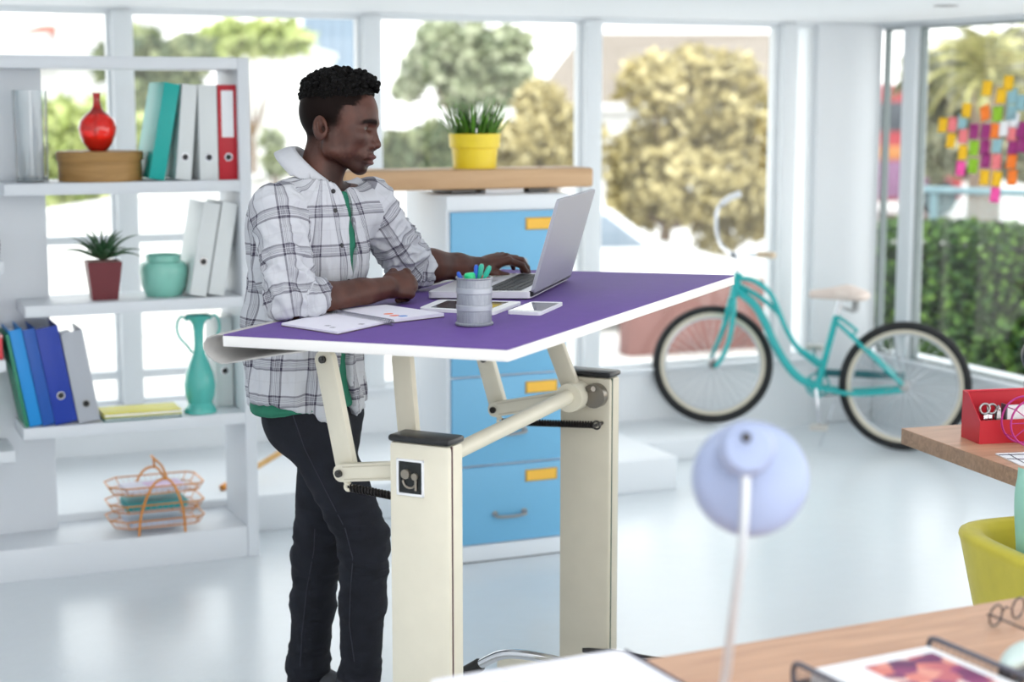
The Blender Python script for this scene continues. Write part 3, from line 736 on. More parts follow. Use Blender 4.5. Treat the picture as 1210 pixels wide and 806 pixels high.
# hub on the far post and the cross bar between the hubs
C2 = A2[2]
hb = MB(); hb.cyl((C2.x, y2 + 0.028, C2.z), (C2.x, y2 - 0.04, C2.z), 0.040, 24); hb.build('hub', 'cream', desk)
hb = MB(); hb.cyl((C2.x + 0.055, y2 + 0.03, C2.z + 0.003), (C2.x + 0.055, y2 + 0.002, C2.z + 0.003), 0.034, 20); hb.cyl((C2.x + 0.04, y2 + 0.004, C2.z + 0.02), (C2.x + 0.06, y2 - 0.008, C2.z + 0.026), 0.008, 8); hb.build('locking_cam', mat('cam_metal', (128, 122, 114), 0.3, metal=0.9), desk)
hb = MB(); hb.cyl((HUB_A.x, HUB_A.y - 0.028, HUB_A.z), (HUB_A.x, HUB_A.y + 0.04, HUB_A.z), 0.036, 24); hb.build('hub', 'cream', desk)
cbz = MB(); cbz.cyl((HUB_A.x, HUB_A.y + 0.03, HUB_A.z - 0.01), (C2.x - 0.005, y2 - 0.035, C2.z + 0.002), 0.0205, 20); cbz.build('cross_bar', 'cream', desk)
# chrome foot pedal between the feet
pp_ = [dl(hp(a, b, wmat(desk) @ Vector((0, YA + 0.42, 0)), -L0)) for a, b in ((520, 812), (556, 792), (575, 781), (592, 774), (612, 773), (640, 777), (668, 784))]
pd = MB(); pd.tube(smoothpath(pp_, 6), 0.0125, 12); pdo = pd.build('foot_pedal', 'chrome', desk)
pr2 = MB(); pr2.tube([pp_[0], pp_[1], pp_[2].lerp(pp_[1], 0.4)], 0.0175, 12); pr2.build('pedal_grip', 'black_rubber', pdo)
bb = MB(); e_ = pp_[-1]; bb.tube([e_, Vector((e_.x + 0.03, YB - 0.02, 0.12)), Vector((XB, YB + 0.01, 0.11))], 0.0125, 12); bb.tube([pp_[0], Vector((pp_[0].x + 0.02, YA + PT, 0.07)), Vector((XA - 0.03, YA + PT - 0.01, 0.07))], 0.0125, 12); bb.build('pedal_rod', 'dark_steel', pdo)

# ---------------------------------------------------------------- things on the desk
def round_poly(P, r, n=5):
    out = []; m = len(P)
    for i in range(m):
        a, b, c = Vector(P[i - 1]), Vector(P[i]), Vector(P[(i + 1) % m])
        d1 = (a - b).normalized(); d2 = (c - b).normalized()
        p0 = b + d1 * r; p2 = b + d2 * r
        for k in range(n + 1):
            t = k / n; out.append(p0 * (1 - t) ** 2 + b * 2 * t * (1 - t) + p2 * t * t)
    return out
def slab(mb, pts, nrm, z0, z1, r=0.004, inset=0.0):
    """rounded slab over world points pts on a plane of normal nrm"""
    c = sum((Vector(p) for p in pts), Vector()) / len(pts)
    P = [c + (Vector(p) - c) * (1 - inset) for p in pts]
    P = round_poly(P, r); n = len(P)
    if (P[1] - P[0]).cross(P[n // 3] - P[0]).dot(nrm) < 0: P = P[::-1]
    lo = [p + nrm * z0 for p in P]; hi = [p + nrm * z1 for p in P]
    fs = [tuple(range(n - 1, -1, -1)), tuple(range(n, 2 * n))] + [(i, (i + 1) % n, n + (i + 1) % n, n + i) for i in range(n)]
    mb.add(lo + hi, fs); return c
def flat_thing(name, label, cat, pts, nrm=DNn, group=None):
    c = sum((Vector(p) for p in pts), Vector()) / len(pts)
    return thing(name, label, cat, c, DYAW, group)
E0 = 0.0004
# tablet
q = [TP(495, 367.5), TP(519.5, 357.5), TP(617, 360), TP(583, 373)]
t = flat_thing('tablet', 'white tablet lying flat behind the metal pen cup', 'tablet', q)
m = MB(); slab(m, q, DNn, E0, 0.008, 0.014); m.build('body', 'plastic_white', t, world=True)
q2 = [q[0].lerp(q[3], 0.13), q[1].lerp(q[2], 0.13), q[1].lerp(q[2], 0.87), q[0].lerp(q[3], 0.87)]
q2 = [q2[0].lerp(q2[1], .1), q2[1].lerp(q2[0], .1), q2[2].lerp(q2[3], .1), q2[3].lerp(q2[2], .1)]
m = MB(); slab(m, q2, DNn, 0.0079, 0.0084, 0.003); m.build('display', mat('tablet_screen', (70, 74, 80), 0.06), t, world=True)
# phone
q = [TP(599, 371.5), TP(629, 360), TP(666, 361), TP(638, 373.5)]
t = flat_thing('phone', 'white smartphone lying near the laptop hinge', 'phone', q)
m = MB(); slab(m, q, DNn, E0, 0.0085, 0.012); m.build('body', 'plastic_white', t, world=True)
q2 = [q[0].lerp(q[3], .05), q[1].lerp(q[2], .05), q[1].lerp(q[2], .95), q[0].lerp(q[3], .95)]
q2 = [q2[0].lerp(q2[1], .13), q2[1].lerp(q2[0], .13), q2[2].lerp(q2[3], .13), q2[3].lerp(q2[2], .13)]
m = MB(); slab(m, q2, DNn, 0.0084, 0.0088, 0.003); m.build('display', mat('phone_screen', (90, 94, 100), 0.05), t, world=True)
# spiral notebook
qa = [TP(331.6, 385.5), TP(394, 371), TP(462.6, 382), TP(399, 396)]
qb = [TP(397.5, 370.3), TP(456, 364.7), TP(526, 375), TP(465.5, 382.2)]
qa_nb, qb_nb = qa, qb
t = flat_thing('notebook', 'open spiral notebook with white pages on the purple desktop', 'notebook', qa + qb)
for k_, (qq, h) in enumerate(((qa, 0.007), (qb, 0.010))):
    m = MB(); slab(m, qq, DNn, E0, 0.0022, 0.004); m.build('cover', mat('nb_cover', (74, 48, 60), 0.6), t, world=True)
    m = MB(); slab(m, qq, DNn, 0.0023, h, 0.003, 0.012); pg = m.build('pages', 'paper_lilac', t, world=True)
    if k_ == 1:
        for (px, py, cc) in ((459, 371, (232, 130, 90)), (466, 373, (232, 120, 96)), (476, 373.5, (90, 140, 210))):
            c = TP(px, py, h); m = MB(); rr = 0.012
            pts = [c + (DS * math.cos(a) * rr + DL * math.sin(a) * rr) for a in [2 * PI * i / 8 + .3 for i in range(8)]]
            slab(m, pts, DNn, 0.0001, 0.0004, 0.003); m.build('printed_patch', mat('patch_%d_%d' % (cc[0], cc[2]), cc, 0.7), pg, world=True)
    else:
        for (px, py) in ((387, 385), (393, 387), (427, 383)):
            c = TP(px, py, h); m = MB(); pts = [c + (DS * a + DL * b) for a, b in ((-.007, -.004), (.007, -.006), (.006, .006), (-.006, .005))]
            slab(m, pts, DNn, 0.0001, 0.0004, 0.001); m.build('printed_mark', mat('mark_grey', (150, 146, 160), 0.7), pg, world=True)
w = MB(); s0, s1 = TP(395.5, 370.5, 0.006), TP(464, 382.3, 0.006); pts = []
for i in range(30 * 8 + 1):
    tt = i / 240; a = 2 * PI * 30 * tt; c = s0.lerp(s1, tt); pts.append(c + ((s1 - s0).normalized().cross(DNn)) * 0.0065 * math.cos(a) + DNn * (0.007 * math.sin(a) + 0.002))
w.tube(pts, 0.0009, 4); w.build('spiral', 'dark_wire', t, world=True)
# laptop
h0, h1, f0 = TP(627, 354.5), TP(672, 331.5), TP(509, 352.5)
ax = (h1 - h0).normalized(); LW = min((h1 - h0).length, 0.44); dp = (f0 - h0); LD = min(abs(dp.dot(ax.cross(DNn))), 0.29)
dpv = -(ax.cross(DNn)).normalized(); 
if dpv.dot(dp) < 0: dpv = -dpv
t = thing('laptop', 'open silver laptop on the purple desktop, lid to the right', 'laptop', (h0 + ax * LW / 2), DYAW)
def lq(a, b): return h0 + ax * a + dpv * b
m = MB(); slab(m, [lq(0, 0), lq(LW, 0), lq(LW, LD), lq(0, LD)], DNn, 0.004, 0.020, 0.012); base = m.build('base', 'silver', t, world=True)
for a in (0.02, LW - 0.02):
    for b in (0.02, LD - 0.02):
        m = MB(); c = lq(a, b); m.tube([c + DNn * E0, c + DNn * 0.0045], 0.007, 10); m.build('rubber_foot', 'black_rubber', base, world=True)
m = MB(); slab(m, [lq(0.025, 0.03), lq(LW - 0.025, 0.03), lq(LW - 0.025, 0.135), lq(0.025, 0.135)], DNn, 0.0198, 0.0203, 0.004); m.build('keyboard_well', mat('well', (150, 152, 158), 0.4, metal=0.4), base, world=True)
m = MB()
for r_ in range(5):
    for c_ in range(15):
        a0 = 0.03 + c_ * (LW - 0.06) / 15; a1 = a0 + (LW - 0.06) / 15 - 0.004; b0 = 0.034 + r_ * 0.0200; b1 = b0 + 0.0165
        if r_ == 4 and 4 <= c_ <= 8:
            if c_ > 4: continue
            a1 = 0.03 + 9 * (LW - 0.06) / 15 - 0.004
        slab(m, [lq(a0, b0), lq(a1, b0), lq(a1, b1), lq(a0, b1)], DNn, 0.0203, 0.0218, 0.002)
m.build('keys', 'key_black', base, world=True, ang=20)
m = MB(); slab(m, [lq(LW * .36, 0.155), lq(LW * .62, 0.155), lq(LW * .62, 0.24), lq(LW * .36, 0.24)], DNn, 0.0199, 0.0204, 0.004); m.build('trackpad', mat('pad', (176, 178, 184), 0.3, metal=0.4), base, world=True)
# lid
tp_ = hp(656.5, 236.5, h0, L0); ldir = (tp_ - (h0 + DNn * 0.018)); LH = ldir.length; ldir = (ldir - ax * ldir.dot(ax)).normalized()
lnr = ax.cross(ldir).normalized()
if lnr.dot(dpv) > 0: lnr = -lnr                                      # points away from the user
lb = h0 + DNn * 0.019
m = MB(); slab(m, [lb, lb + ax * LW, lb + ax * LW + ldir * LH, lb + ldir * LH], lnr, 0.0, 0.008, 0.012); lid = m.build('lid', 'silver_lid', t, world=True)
bz_ = [lb + ax * 0.004 + ldir * 0.012, lb + ax * (LW - 0.004) + ldir * 0.012, lb + ax * (LW - 0.004) + ldir * (LH - 0.004), lb + ax * 0.004 + ldir * (LH - 0.004)]
m = MB(); slab(m, bz_, lnr, -0.0012, 0.0, 0.008); m.build('bezel', 'plastic_white', lid, world=True)
bz_ = [lb + ax * 0.016 + ldir * 0.026, lb + ax * (LW - 0.016) + ldir * 0.026, lb + ax * (LW - 0.016) + ldir * (LH - 0.018), lb + ax * 0.016 + ldir * (LH - 0.018)]
m = MB(); slab(m, bz_, lnr, -0.0016, -0.0012, 0.002); m.build('display', mat('laptop_screen', (196, 204, 216), 0.15, emit=(200, 208, 220), estr=0.25), lid, world=True)
m = MB(); m.tube([lb - DNn * 0.004 + ax * 0.004, lb - DNn * 0.004 + ax * (LW - 0.004)], 0.0075, 12); m.build('hinge', 'black_plastic', t, world=True)
# pen cup
pc = TP(560.5, 384)
t = thing('pen_cup', 'ridged galvanised metal pen cup on the desktop', 'pen cup', pc + DNn * 0.0018, DYAW)
PS = (pc - EYE).dot(FWD) / FPX; R = 21 * PS; HC = 56 * PS
pf = [(R + 0.0025, 0), (R + 0.003, 0.0035), (R, 0.006)]
pf += [(R - 0.0006, 0.0065), (R - 0.0006, HC - 0.0045), (R + 0.0008, HC - 0.004)]
pf += [(R + 0.002, HC - 0.002), (R + 0.002, HC), (R - 0.002, HC), (R - 0.003, 0.006), (0.001, 0.006)]
cupb = MB().lathe(pf, seg=48, capt=False).build('body', 'galvanised', t, ang=25)
for z0_ in (0.30, 0.66):
    MB().lathe([(R - 0.0005, HC * z0_), (R + 0.0007, HC * z0_ + 0.0015), (R + 0.0007, HC * (z0_ + 0.13) - 0.0015), (R - 0.0005, HC * (z0_ + 0.13))], seg=48, capb=False, capt=False).build('band', 'galvanised_band', cupb, ang=25)
def cup_pen(name, label, cat, px, py, mm, capm, r, off, clip=True, blunt=False):
    tipw = hp(px, py, pc + DL * off[1], -L0)
    b = pc + DS * (-(tipw - pc).dot(DS) * 0.55 + off[0]) + DL * off[1] * 0.5 + DNn * 0.0075
    d = (tipw - b); Ld = d.length; rot = d.normalized().to_track_quat('Z', 'Y')
    p_ = thing(name, label, cat, b, rot=rot.to_euler(), group='pens in the metal cup')
    if blunt: MB().lathe([(r * .6, 0), (r, 0.01), (r, Ld * .72), (r * 1.1, Ld * .73), (r * 1.1, Ld * .97), (r * .8, Ld)], seg=16).build('body', mm, p_)
    else: MB().lathe([(0.0008, 0), (r * .9, 0.012), (r, 0.02), (r, Ld * .62)], seg=14).build('barrel', mm, p_)
    if not blunt: MB().lathe([(r * 1.12, Ld * .6), (r * 1.15, Ld * .96), (r * .7, Ld)], seg=14).build('cap', capm, p_)
    if clip and abs(off[1]) < 0.0095 and px > 555 and px < 579: MB().lo_hi((-0.0015, -r - 0.0045, Ld * .66), (0.0015, -r - 0.002, Ld * .97), 0.0005).build('clip', capm, p_)
mat('pen_blue', (24, 84, 190), 0.35); mat('pen_green', (34, 200, 130), 0.35); mat('pen_teal', (24, 164, 140), 0.35); mat('pen_red', (190, 40, 50), 0.35); mat('pen_white', (230, 226, 220), 0.4)
cup_pen('pen', 'blue pen leaning out at the left rim of the pen cup', 'pen', 541, 321.5, 'pen_blue', 'pen_blue', 0.0042, (0.0, -0.012))
cup_pen('highlighter', 'stubby bright green highlighter in the pen cup', 'highlighter', 554.5, 322.5, 'pen_green', 'pen_green', 0.0115, (0.004, -0.010), False, True)
cup_pen('pen', 'upright dark blue pen in the middle of the pen cup', 'pen', 563, 313, 'pen_blue', 'pen_blue', 0.0048, (0.0, 0.008))
cup_pen('pen', 'teal pen with a rounded top beside the dark blue one in the cup', 'pen', 569.5, 312, 'pen_teal', 'pen_teal', 0.0052, (0.0, 0.010))
cup_pen('pen', 'short red pen in the pen cup, lowest of the pens on the right', 'pen', 573.5, 324, 'pen_red', 'pen_red', 0.0046, (0.0, -0.004))
cup_pen('pen', 'white and green pen leaning out at the right rim of the cup', 'pen', 579, 314.5, 'pen_white', 'pen_teal', 0.0052, (0.0, -0.004))

# ================================================================== RIGHT TABLE
TK = hz(1065, 506, 0.75); TE = (hz(1196, 553, 0.75) - TK).normalized(); TU = Vector((-TE.y, TE.x, 0))
TYAW = math.atan2(TU.y, TU.x)
tb = thing('table', 'wooden table with a thick top and slanted legs at the right edge', 'table', TK, TYAW)
tb.location.z = 0
TLn, TWd, TTh = 1.7, 0.85, 0.045
MB().lo_hi((0, -TLn, 0.75 - TTh), (TWd, 0, 0.75 - 0.0015), 0.002).build('apron_edge', 'edge_wood', tb)
MB().lo_hi((0.0005, -TLn + 0.0005, 0.75 - 0.0014), (TWd - 0.0005, -0.0005, 0.75)).build('tabletop', 'desk_wood', tb)
for (xa, ya, xb, yb) in ((0.40, -0.30, 0.33, -0.20), (TWd - 0.26, -0.30, TWd - 0.18, -0.20), (0.40, -TLn + 0.16, 0.33, -TLn + 0.06), (TWd - 0.26, -TLn + 0.16, TWd - 0.08, -TLn + 0.06)):
    lg = MB(); p0 = Vector((xa, ya, 0.75 - TTh - 0.001)); p1 = Vector((xb, yb, 0.002)); ax_ = axes_to((p1 - p0).normalized())
    hw = 0.022; ring = [Vector((-hw, -hw, 0)), Vector((hw, -hw, 0)), Vector((hw, hw, 0)), Vector((-hw, hw, 0))]
    lg.grid([[p0 + r for r in ring], [p1 + r * 0.7 for r in ring]], True); lg.v and lg.f.extend([]) 
    b = len(lg.v); lg.f.append((b - 1, b - 2, b - 3, b - 4)); lg.m.append(0); lg.f.append((0, 1, 2, 3)); lg.m.append(0)
    lg.build('leg', 'edge_wood', tb, ang=20)
# red desk caddy
def tz(px, py, z=0.7502): return hz(px, py, z)
c0 = tz(1135.5, 516); c1 = tz(1157, 525)
cx = (c1 - c0).normalized()
cax = Vector((-cx.y, cx.x, 0)); CYW = math.atan2(cax.y, cax.x)
CDp = (c1 - c0).length; CLn = 0.30
t = thing('desk_caddy', 'red metal desk caddy with sloping sides on the right table', 'caddy', c1, CYW)
# local: x along the long front, y away from the camera
yb_ = CDp; th = 0.003; zf, zb_ = 0.064, 0.128
b_ = MB(); b_.lo_hi((0, 0, 0), (CLn, yb_, th)); b_.lo_hi((0, 0, th), (CLn, th, zf)); b_.lo_hi((0, yb_ - th, th), (CLn, yb_, zb_))
for x0 in (0, CLn - th):
    b_.prism([(0.003, th), (yb_ - 0.003, th), (yb_ - 0.003, zb_), (yb_ * 0.72, zb_), (0.003, zf)], th, (x0, 0, 0), Matrix(((0, 0, 1), (1, 0, 0), (0, 1, 0))))
b_.build('box', 'red', t, ang=15)
MB().lo_hi((0.0, yb_ - 0.006, zb_ - 0.003), (CLn, yb_ + 0.001, zb_ + 0.002), 0.001).build('rim', mat('red_rim', (206, 40, 60), 0.4), t)
cm = wmat(t)
s_ = thing('scissors', 'metal scissors standing in the left of the red caddy', 'scissors', cm @ Vector((0.028, 0.03, 0.0045)), CYW)
m = MB(); m.torus((0.0, 0.0, 0.085), 0.014, 0.0035, Rx(PI / 2), 20, 8); m.torus((0.024, 0.006, 0.083), 0.013, 0.0035, Rx(PI / 2), 20, 8); m.build('handles', 'steel', s_)
m = MB(); m.prism([(-0.004, 0), (0.004, 0), (0.006, 0.072), (-0.006, 0.072)], 0.002, (0.004, 0.001, 0), Rx(PI / 2), 0.0004); m.prism([(-0.004, 0), (0.004, 0), (0.006, 0.07), (-0.006, 0.07)], 0.002, (0.020, 0.007, 0), Rx(PI / 2), 0.0004); m.build('blades', 'chrome', s_)
s_ = thing('clip', 'silver bulldog clip standing beside the scissors in the red caddy', 'clip', cm @ Vector((0.068, 0.028, 0.0045)), CYW)
m = MB(); m.prism([(-0.012, 0), (0.012, 0), (0.004, 0.088), (-0.004, 0.088)], 0.003, (0, 0, 0), Rx(PI / 2), 0.0006); m.prism([(-0.012, 0), (0.012, 0), (0.004, 0.09), (-0.004, 0.09)], 0.003, (0, 0.012, 0), Rx(PI / 2), 0.0006); m.build('jaws', 'steel', s_)
m = MB(); m.torus((0, 0.004, 0.085), 0.008, 0.002, Ry(PI / 2), 16, 6); m.build('spring_bow', 'chrome', s_)
s_ = thing('notepad', 'white note cards with a dark grey cover standing in the red caddy', 'notepad', cm @ Vector((0.086, 0.02, 0.0045)), CYW)
MB().lo_hi((0.004, 0.0, 0), (0.19, 0.018, 0.092)).build('cards', 'paper', s_)
MB().lo_hi((0.0, -0.0, 0), (0.0035, 0.03, 0.096)).build('cover', 'dark_wire', s_)
# magenta wire basket standing on the table in front of the caddy
bc_ = hz(1216, 505, 0.79)
bc_ = tz(1219, 529); bc_.z = 0.75
t = thing('wire_basket', 'round magenta wire wheel stand in front of the red caddy', 'wire stand', bc_, CYW)
m = MB(); Rw = 28 * (bc_ - EYE).dot(FWD) / FPX; ctr = Vector((0, 0, Rw + 0.004))
m.torus(ctr, Rw, 0.0028, Rx(PI / 2), 40, 8); m.torus(ctr + Vector((0, 0.05, 0)), Rw, 0.0028, Rx(PI / 2), 40, 8)
m.torus(ctr, Rw * 0.14, 0.002, Rx(PI / 2), 16, 6); m.build('rim', 'magenta_wire', t)
m = MB()
for kq in range(10):
    a = 2 * PI * kq / 10; d = Vector((math.cos(a), 0, math.sin(a)))
    m.tube([ctr + d * Rw * .14, ctr + d * Rw], 0.0014, 6)
    if kq % 2 == 0: m.tube([ctr + d * Rw, ctr + d * Rw + Vector((0, 0.05, 0))], 0.0014, 6)
m.build('spokes', 'magenta_wire', t)
# printed sheet with a pen-like dark border
q = [tz(1176, 537), tz(1225, 535), tz(1245, 556), tz(1206, 551)]
t = flat_thing('paper_sheet', 'white printed sheet with dark lines on the right table', 'paper', q)
m = MB(); slab(m, q, ZZ, 0.0003, 0.003, 0.002); m.build('sheet', 'paper', t, world=True, smooth=False)
m = MB()
for a, b in ((0.12, 0.17), (0.45, 0.50)):
    slab(m, [q[0].lerp(q[3], a), q[1].lerp(q[2], a), q[1].lerp(q[2], b), q[0].lerp(q[3], b)], ZZ, 0.0031, 0.0035, 0.001)
slab(m, [q[0].lerp(q[1], .25).lerp(q[3].lerp(q[2], .25), .1), q[0].lerp(q[1], .28).lerp(q[3].lerp(q[2], .28), .1), q[3].lerp(q[2], .28), q[3].lerp(q[2], .25)], ZZ, 0.0036, 0.0039, 0.001)
m.build('printed_lines', 'navy_edge', t, world=True)
# black desk lamp cut by the frame
lp = hz(1222, 497, 0.7503)
t = thing('desk_lamp', 'black desk lamp cut off by the right edge above the red caddy', 'lamp', lp + Vector((0.02, 0.10, 0)), TYAW)
D_ = (lp - EYE).dot(FWD) / FPX
MB().lathe([(0.06, 0), (0.06, 0.012), (0.02, 0.018), (0.008, 0.03)], seg=28).build('base', 'black_plastic', t)
m = MB(); m.tube([(0, 0, 0.02), (0, 0, 0.13)], 0.006, 10); m.build('stem', 'black_plastic', t)
m = MB(); m.ell((0.004, -0.01, 0.175), (0.045, 0.04, 0.055)); m.build('head', 'black_plastic', t)
m = MB(); m.cyl((-0.028, -0.02, 0.10), (0.0, -0.0, 0.12), 0.012, 10); m.cyl((-0.03, -0.02, 0.085), (-0.03, -0.02, 0.11), 0.009, 10); m.build('joint', mat('plum', (96, 32, 96), 0.35), t)
# olive tub chair
CR = 0.31
ce = hz(1137, 621, 0.645)
cc = ce - Rz(TYAW) @ Vector((-.84 * CR, .84 * CR, 0)); cc.z = 0
t = thing('tub_chair', 'olive yellow upholstered tub chair tucked beside the right table', 'chair', cc, TYAW)
rows = []
NA = 56
def rim_h(a):                                                    # back of the tub faces away from the table
    return 0.645 - 0.06 * max(0.0, math.cos(a)) ** 1.5
sec = [(0.0, 0.17), (0.52, 0.17), (0.62, 0.19), (0.71, 0.33), (0.81, 0.55), (0.90, 0.78), (0.985, 0.96), (1.0, 0.985), (0.985, 1.0), (0.93, 1.005), (0.86, 1.0), (0.82, 0.97), (0.75, 0.80), (0.66, 0.60)]
for i, (rr, zz) in enumerate(sec):
    row = []
    for k in range(NA):
        a = 2 * PI * k / NA; H = rim_h(a); CRs = CR / (abs(math.cos(a)) ** 4.5 + abs(math.sin(a)) ** 4.5) ** (1 / 4.5)
        if i < 6: z = 0.13 + (zz - 0.17) * (H - 0.13) / 0.9
        else: z = 0.13 + (zz - 0.17) / 0.83 * (H - 0.13)
        row.append((CRs * rr * math.cos(a), CRs * rr * math.sin(a), z))
    rows.append(row)
m = MB(); m.grid(rows, True); m.build('shell', 'olive_seat', t, ang=60)
MB().lathe([(0.001, 0.27), (CR * .60, 0.27), (CR * .635, 0.30), (CR * .66, 0.40), (CR * .63, 0.43), (0.001, 0.435)], seg=48).build('seat_cushion', 'olive_seat', t)
m = MB(); m.tube([(CR * 0.66 / (abs(math.cos(a)) ** 4.5 + abs(math.sin(a)) ** 4.5) ** (1 / 4.5) * math.cos(a), CR * 0.66 / (abs(math.cos(a)) ** 4.5 + abs(math.sin(a)) ** 4.5) ** (1 / 4.5) * math.sin(a), 0.21) for a in [2 * PI * i / 56 for i in range(56)]], 0.003, 6, closed=True); m.build('piping', mat('piping', (120, 92, 40), 0.6), t)
for a in (0.78, 2.36, 3.93, 5.5):
    MB().cyl((0.14 * math.cos(a), 0.14 * math.sin(a), 0.14), (0.19 * math.cos(a), 0.19 * math.sin(a), 0.0), 0.014, 12, 0.010).build('leg', 'edge_wood', t)
# mint cushion standing in the tub chair
pc_ = hz(1203, 600, 0.66)
t = thing('cushion', 'mint green cushion standing upright in the olive tub chair', 'cushion', (hy(1277, 610, 3.66).x, 3.66, 0.437), TYAW, rot=(0.0, -0.10, TYAW))
rows = []; n = 22
for sgn in (1, -1):
    rr = []
    for i in range(n + 1):
        row = []
        for j in range(n + 1):
            u_, v_ = i / n * 2 - 1, j / n * 2 - 1
            tk = 0.06 * ((1 - u_ ** 4) * (1 - v_ ** 4)) ** 0.55
            pin = 1 - 0.05 * (1 - (abs(u_) if abs(u_) > abs(v_) else abs(v_)) ** 2)
            row.append((sgn * tk, u_ * 0.19 * pin * (1 - .03 * (1 - v_ * v_)), 0.19 + v_ * 0.19 * pin))
        rr.append(row)
    rows.append(rr)
m = MB(); m.grid(rows[0]); m.grid(rows[1]); m.build('cover', 'mint', t, ang=80)

# ================================================================== FOREGROUND DESK
FE0 = hz(760, 780, 0.75); FE1 = hz(1210, 705, 0.75); FD = (FE1 - FE0).normalized(); FV = Vector((-FD.y, FD.x, 0)); FYAW = math.atan2(FD.y, FD.x)
fd = thing('work_desk', 'wooden desk along the lower right edge of the picture, nearest the camera', 'desk', FE0, FYAW); fd.location.z = 0
X0, X1, DPT = -0.9, 1.05, 0.85
MB().lo_hi((X0, -DPT, 0.712), (X1, 0, 0.7485), 0.002).build('edge_core', 'edge_wood', fd)
MB().lo_hi((X0 + .0005, -DPT + .0005, 0.7486), (X1 - .0005, -0.0005, 0.75)).build('tabletop', 'desk_wood', fd)
for xx in (X0 + 0.06, X1 - 0.06):
    for yy in (-0.07, -DPT + 0.07):
        MB().box((xx, yy, 0.356), (0.05, 0.05, 0.710), None, 0.003).build('leg', 'edge_wood', fd)
ftop = 0.7503
# thick white notebook, lower middle
ztop = 0.75 + 0.035
B0 = hz(733, 766.5, ztop); A0 = hz(480, 808, ztop); D0 = hz(797, 812, ztop)
e1 = (A0 - B0).normalized(); e2 = (D0 - B0); e2 = (e2 - e1 * e2.dot(e1)).normalized()
q = [B0, B0 + e1 * 0.34, B0 + e1 * 0.34 + e2 * 0.26, B0 + e2 * 0.26]
t = thing('thick_notebook', 'thick white notebook with a navy edge on the nearest desk', 'notebook', B0 + e1 * .17 + e2 * .13 - ZZ * (ztop - ftop), FYAW)
m = MB(); slab(m, q, ZZ, -0.034 , -0.0015, 0.02, 0.01); m.build('pages', 'paper_lilac', t, world=True)
m = MB(); slab(m, q, ZZ, -0.0012, 0.0, 0.02); m.build('top_sheet', mat('sheet_white', (236, 236, 244), 0.6), t, world=True)
m = MB(); m.tube([B0 + e2 * 0.012 - e1 * 0.003 + ZZ * 0.0005, B0 + e2 * 0.25 - e1 * 0.003 + ZZ * 0.0005], 0.0022, 8); m.build('edge_binding', 'navy_edge', t, world=True)
# table lamp, out of focus
LY = 2.22
hc = hy(891, 566, LY)
lb_ = hy(856, 806, LY - 0.02)
t = thing('table_lamp', 'pale blue dome lamp on a thin silver stem in the near foreground', 'lamp', (lb_.x - 0.035, lb_.y + 0.0, ftop), 0)
LS = (hc - EYE).dot(FWD) / FPX
MB().lathe([(0.075, 0), (0.075, 0.008), (0.05, 0.016), (0.010, 0.022)], seg=40).build('base', 'lamp_blue', t)
pts = [hy(881, 553, LY - 0.052), hy(880, 600, LY - .056), hy(877, 645, LY - .054), hy(870, 700, LY - .045), hy(862, 760, LY - .035), hy(854, 815, LY - .025), Vector((lb_.x - 0.035, lb_.y, ftop + 0.02))]
MB().tube(smoothpath(pts, 5), 5.5 * LS, 12).build('stem', mat('stem_silver', (206, 208, 212), 0.3, metal=0.6), t, world=True)
axd = Vector((0.03, -0.96, 0.20)).normalized()                   # crown of the shade turned to the camera
rot = axes_to(axd)
R = 69 * LS
sp = [(R, -0.030), (R * 1.005, -0.028), (R * 0.985, -0.014), (R * 0.93, -0.003), (R * 0.78, 0.006), (R * 0.5, 0.013), (R * 0.34, 0.016), (0.001, 0.018), ]
inn = [(r_ * 0.96 if r_ > 0.01 else r_, z_ - 0.004) for r_, z_ in reversed(sp[1:])]
MB().lathe(sp + inn + [(R, -0.042)], hc, 48, rot, False, False).build('shade', 'lamp_blue', t, world=True)
kc = hy(881, 531, LY - 0.035)
MB().lathe([(31 * LS, -0.02), (33 * LS, 0.0), (32 * LS, 0.022), (26 * LS, 0.032), (8 * LS, 0.034), (0.001, 0.034)], kc, 32, axes_to(Vector((0, -0.95, 0.28))), False, False).build('socket_cap', 'lamp_blue', t, world=True)
MB().ell(hy(882, 517, LY - 0.068), (6 * LS,) * 3, None, 12, 8).build('screw', 'dark_steel', t, world=True)
MB().ell(hc - axd * 0.012, (0.022, 0.022, 0.03)).build('bulb', 'plastic_white', t, world=True)
# wire tray with a magazine
ta = hz(938, 812, ftop); tb2 = hz(1098, 781, ftop); td = (tb2 - ta).normalized(); tn = Vector((td.y, -td.x, 0)); TW = (tb2 - ta).length
t = thing('wire_tray', 'dark wire mesh tray holding a magazine on the nearest desk', 'tray', ta + td * TW / 2 + tn * .15, math.atan2(td.y, td.x))
def wt(a, b, z): return ta + td * a + tn * b + ZZ * z
m = MB()
for a in (0.0, TW):
    m.tube(smoothpath([wt(a, 0.0, 0.006), wt(a, -0.002, 0.028), wt(a, 0.008, 0.040), wt(a, 0.05, 0.041), wt(a, 0.15, 0.041), wt(a, 0.26, 0.041), wt(a, 0.31, 0.03), wt(a, 0.315, 0.006)], 4), 0.0045, 8)
m.tube([wt(0, 0, 0.006), wt(TW, 0, 0.006), wt(TW, 0.315, 0.006), wt(0, 0.315, 0.006)], 0.004, 8, closed=True); m.build('frame', 'dark_wire', t, world=True)
m = MB()
for i in range(1, 16): m.tube([wt(TW * i / 16, 0, 0.006), wt(TW * i / 16, 0.315, 0.006)], 0.0008, 4)
for i in range(1, 20): m.tube([wt(0, .315 * i / 20, 0.006), wt(TW, .315 * i / 20, 0.006)], 0.0008, 4)
m.build('mesh_floor', 'dark_wire', t, world=True)
m = MB()
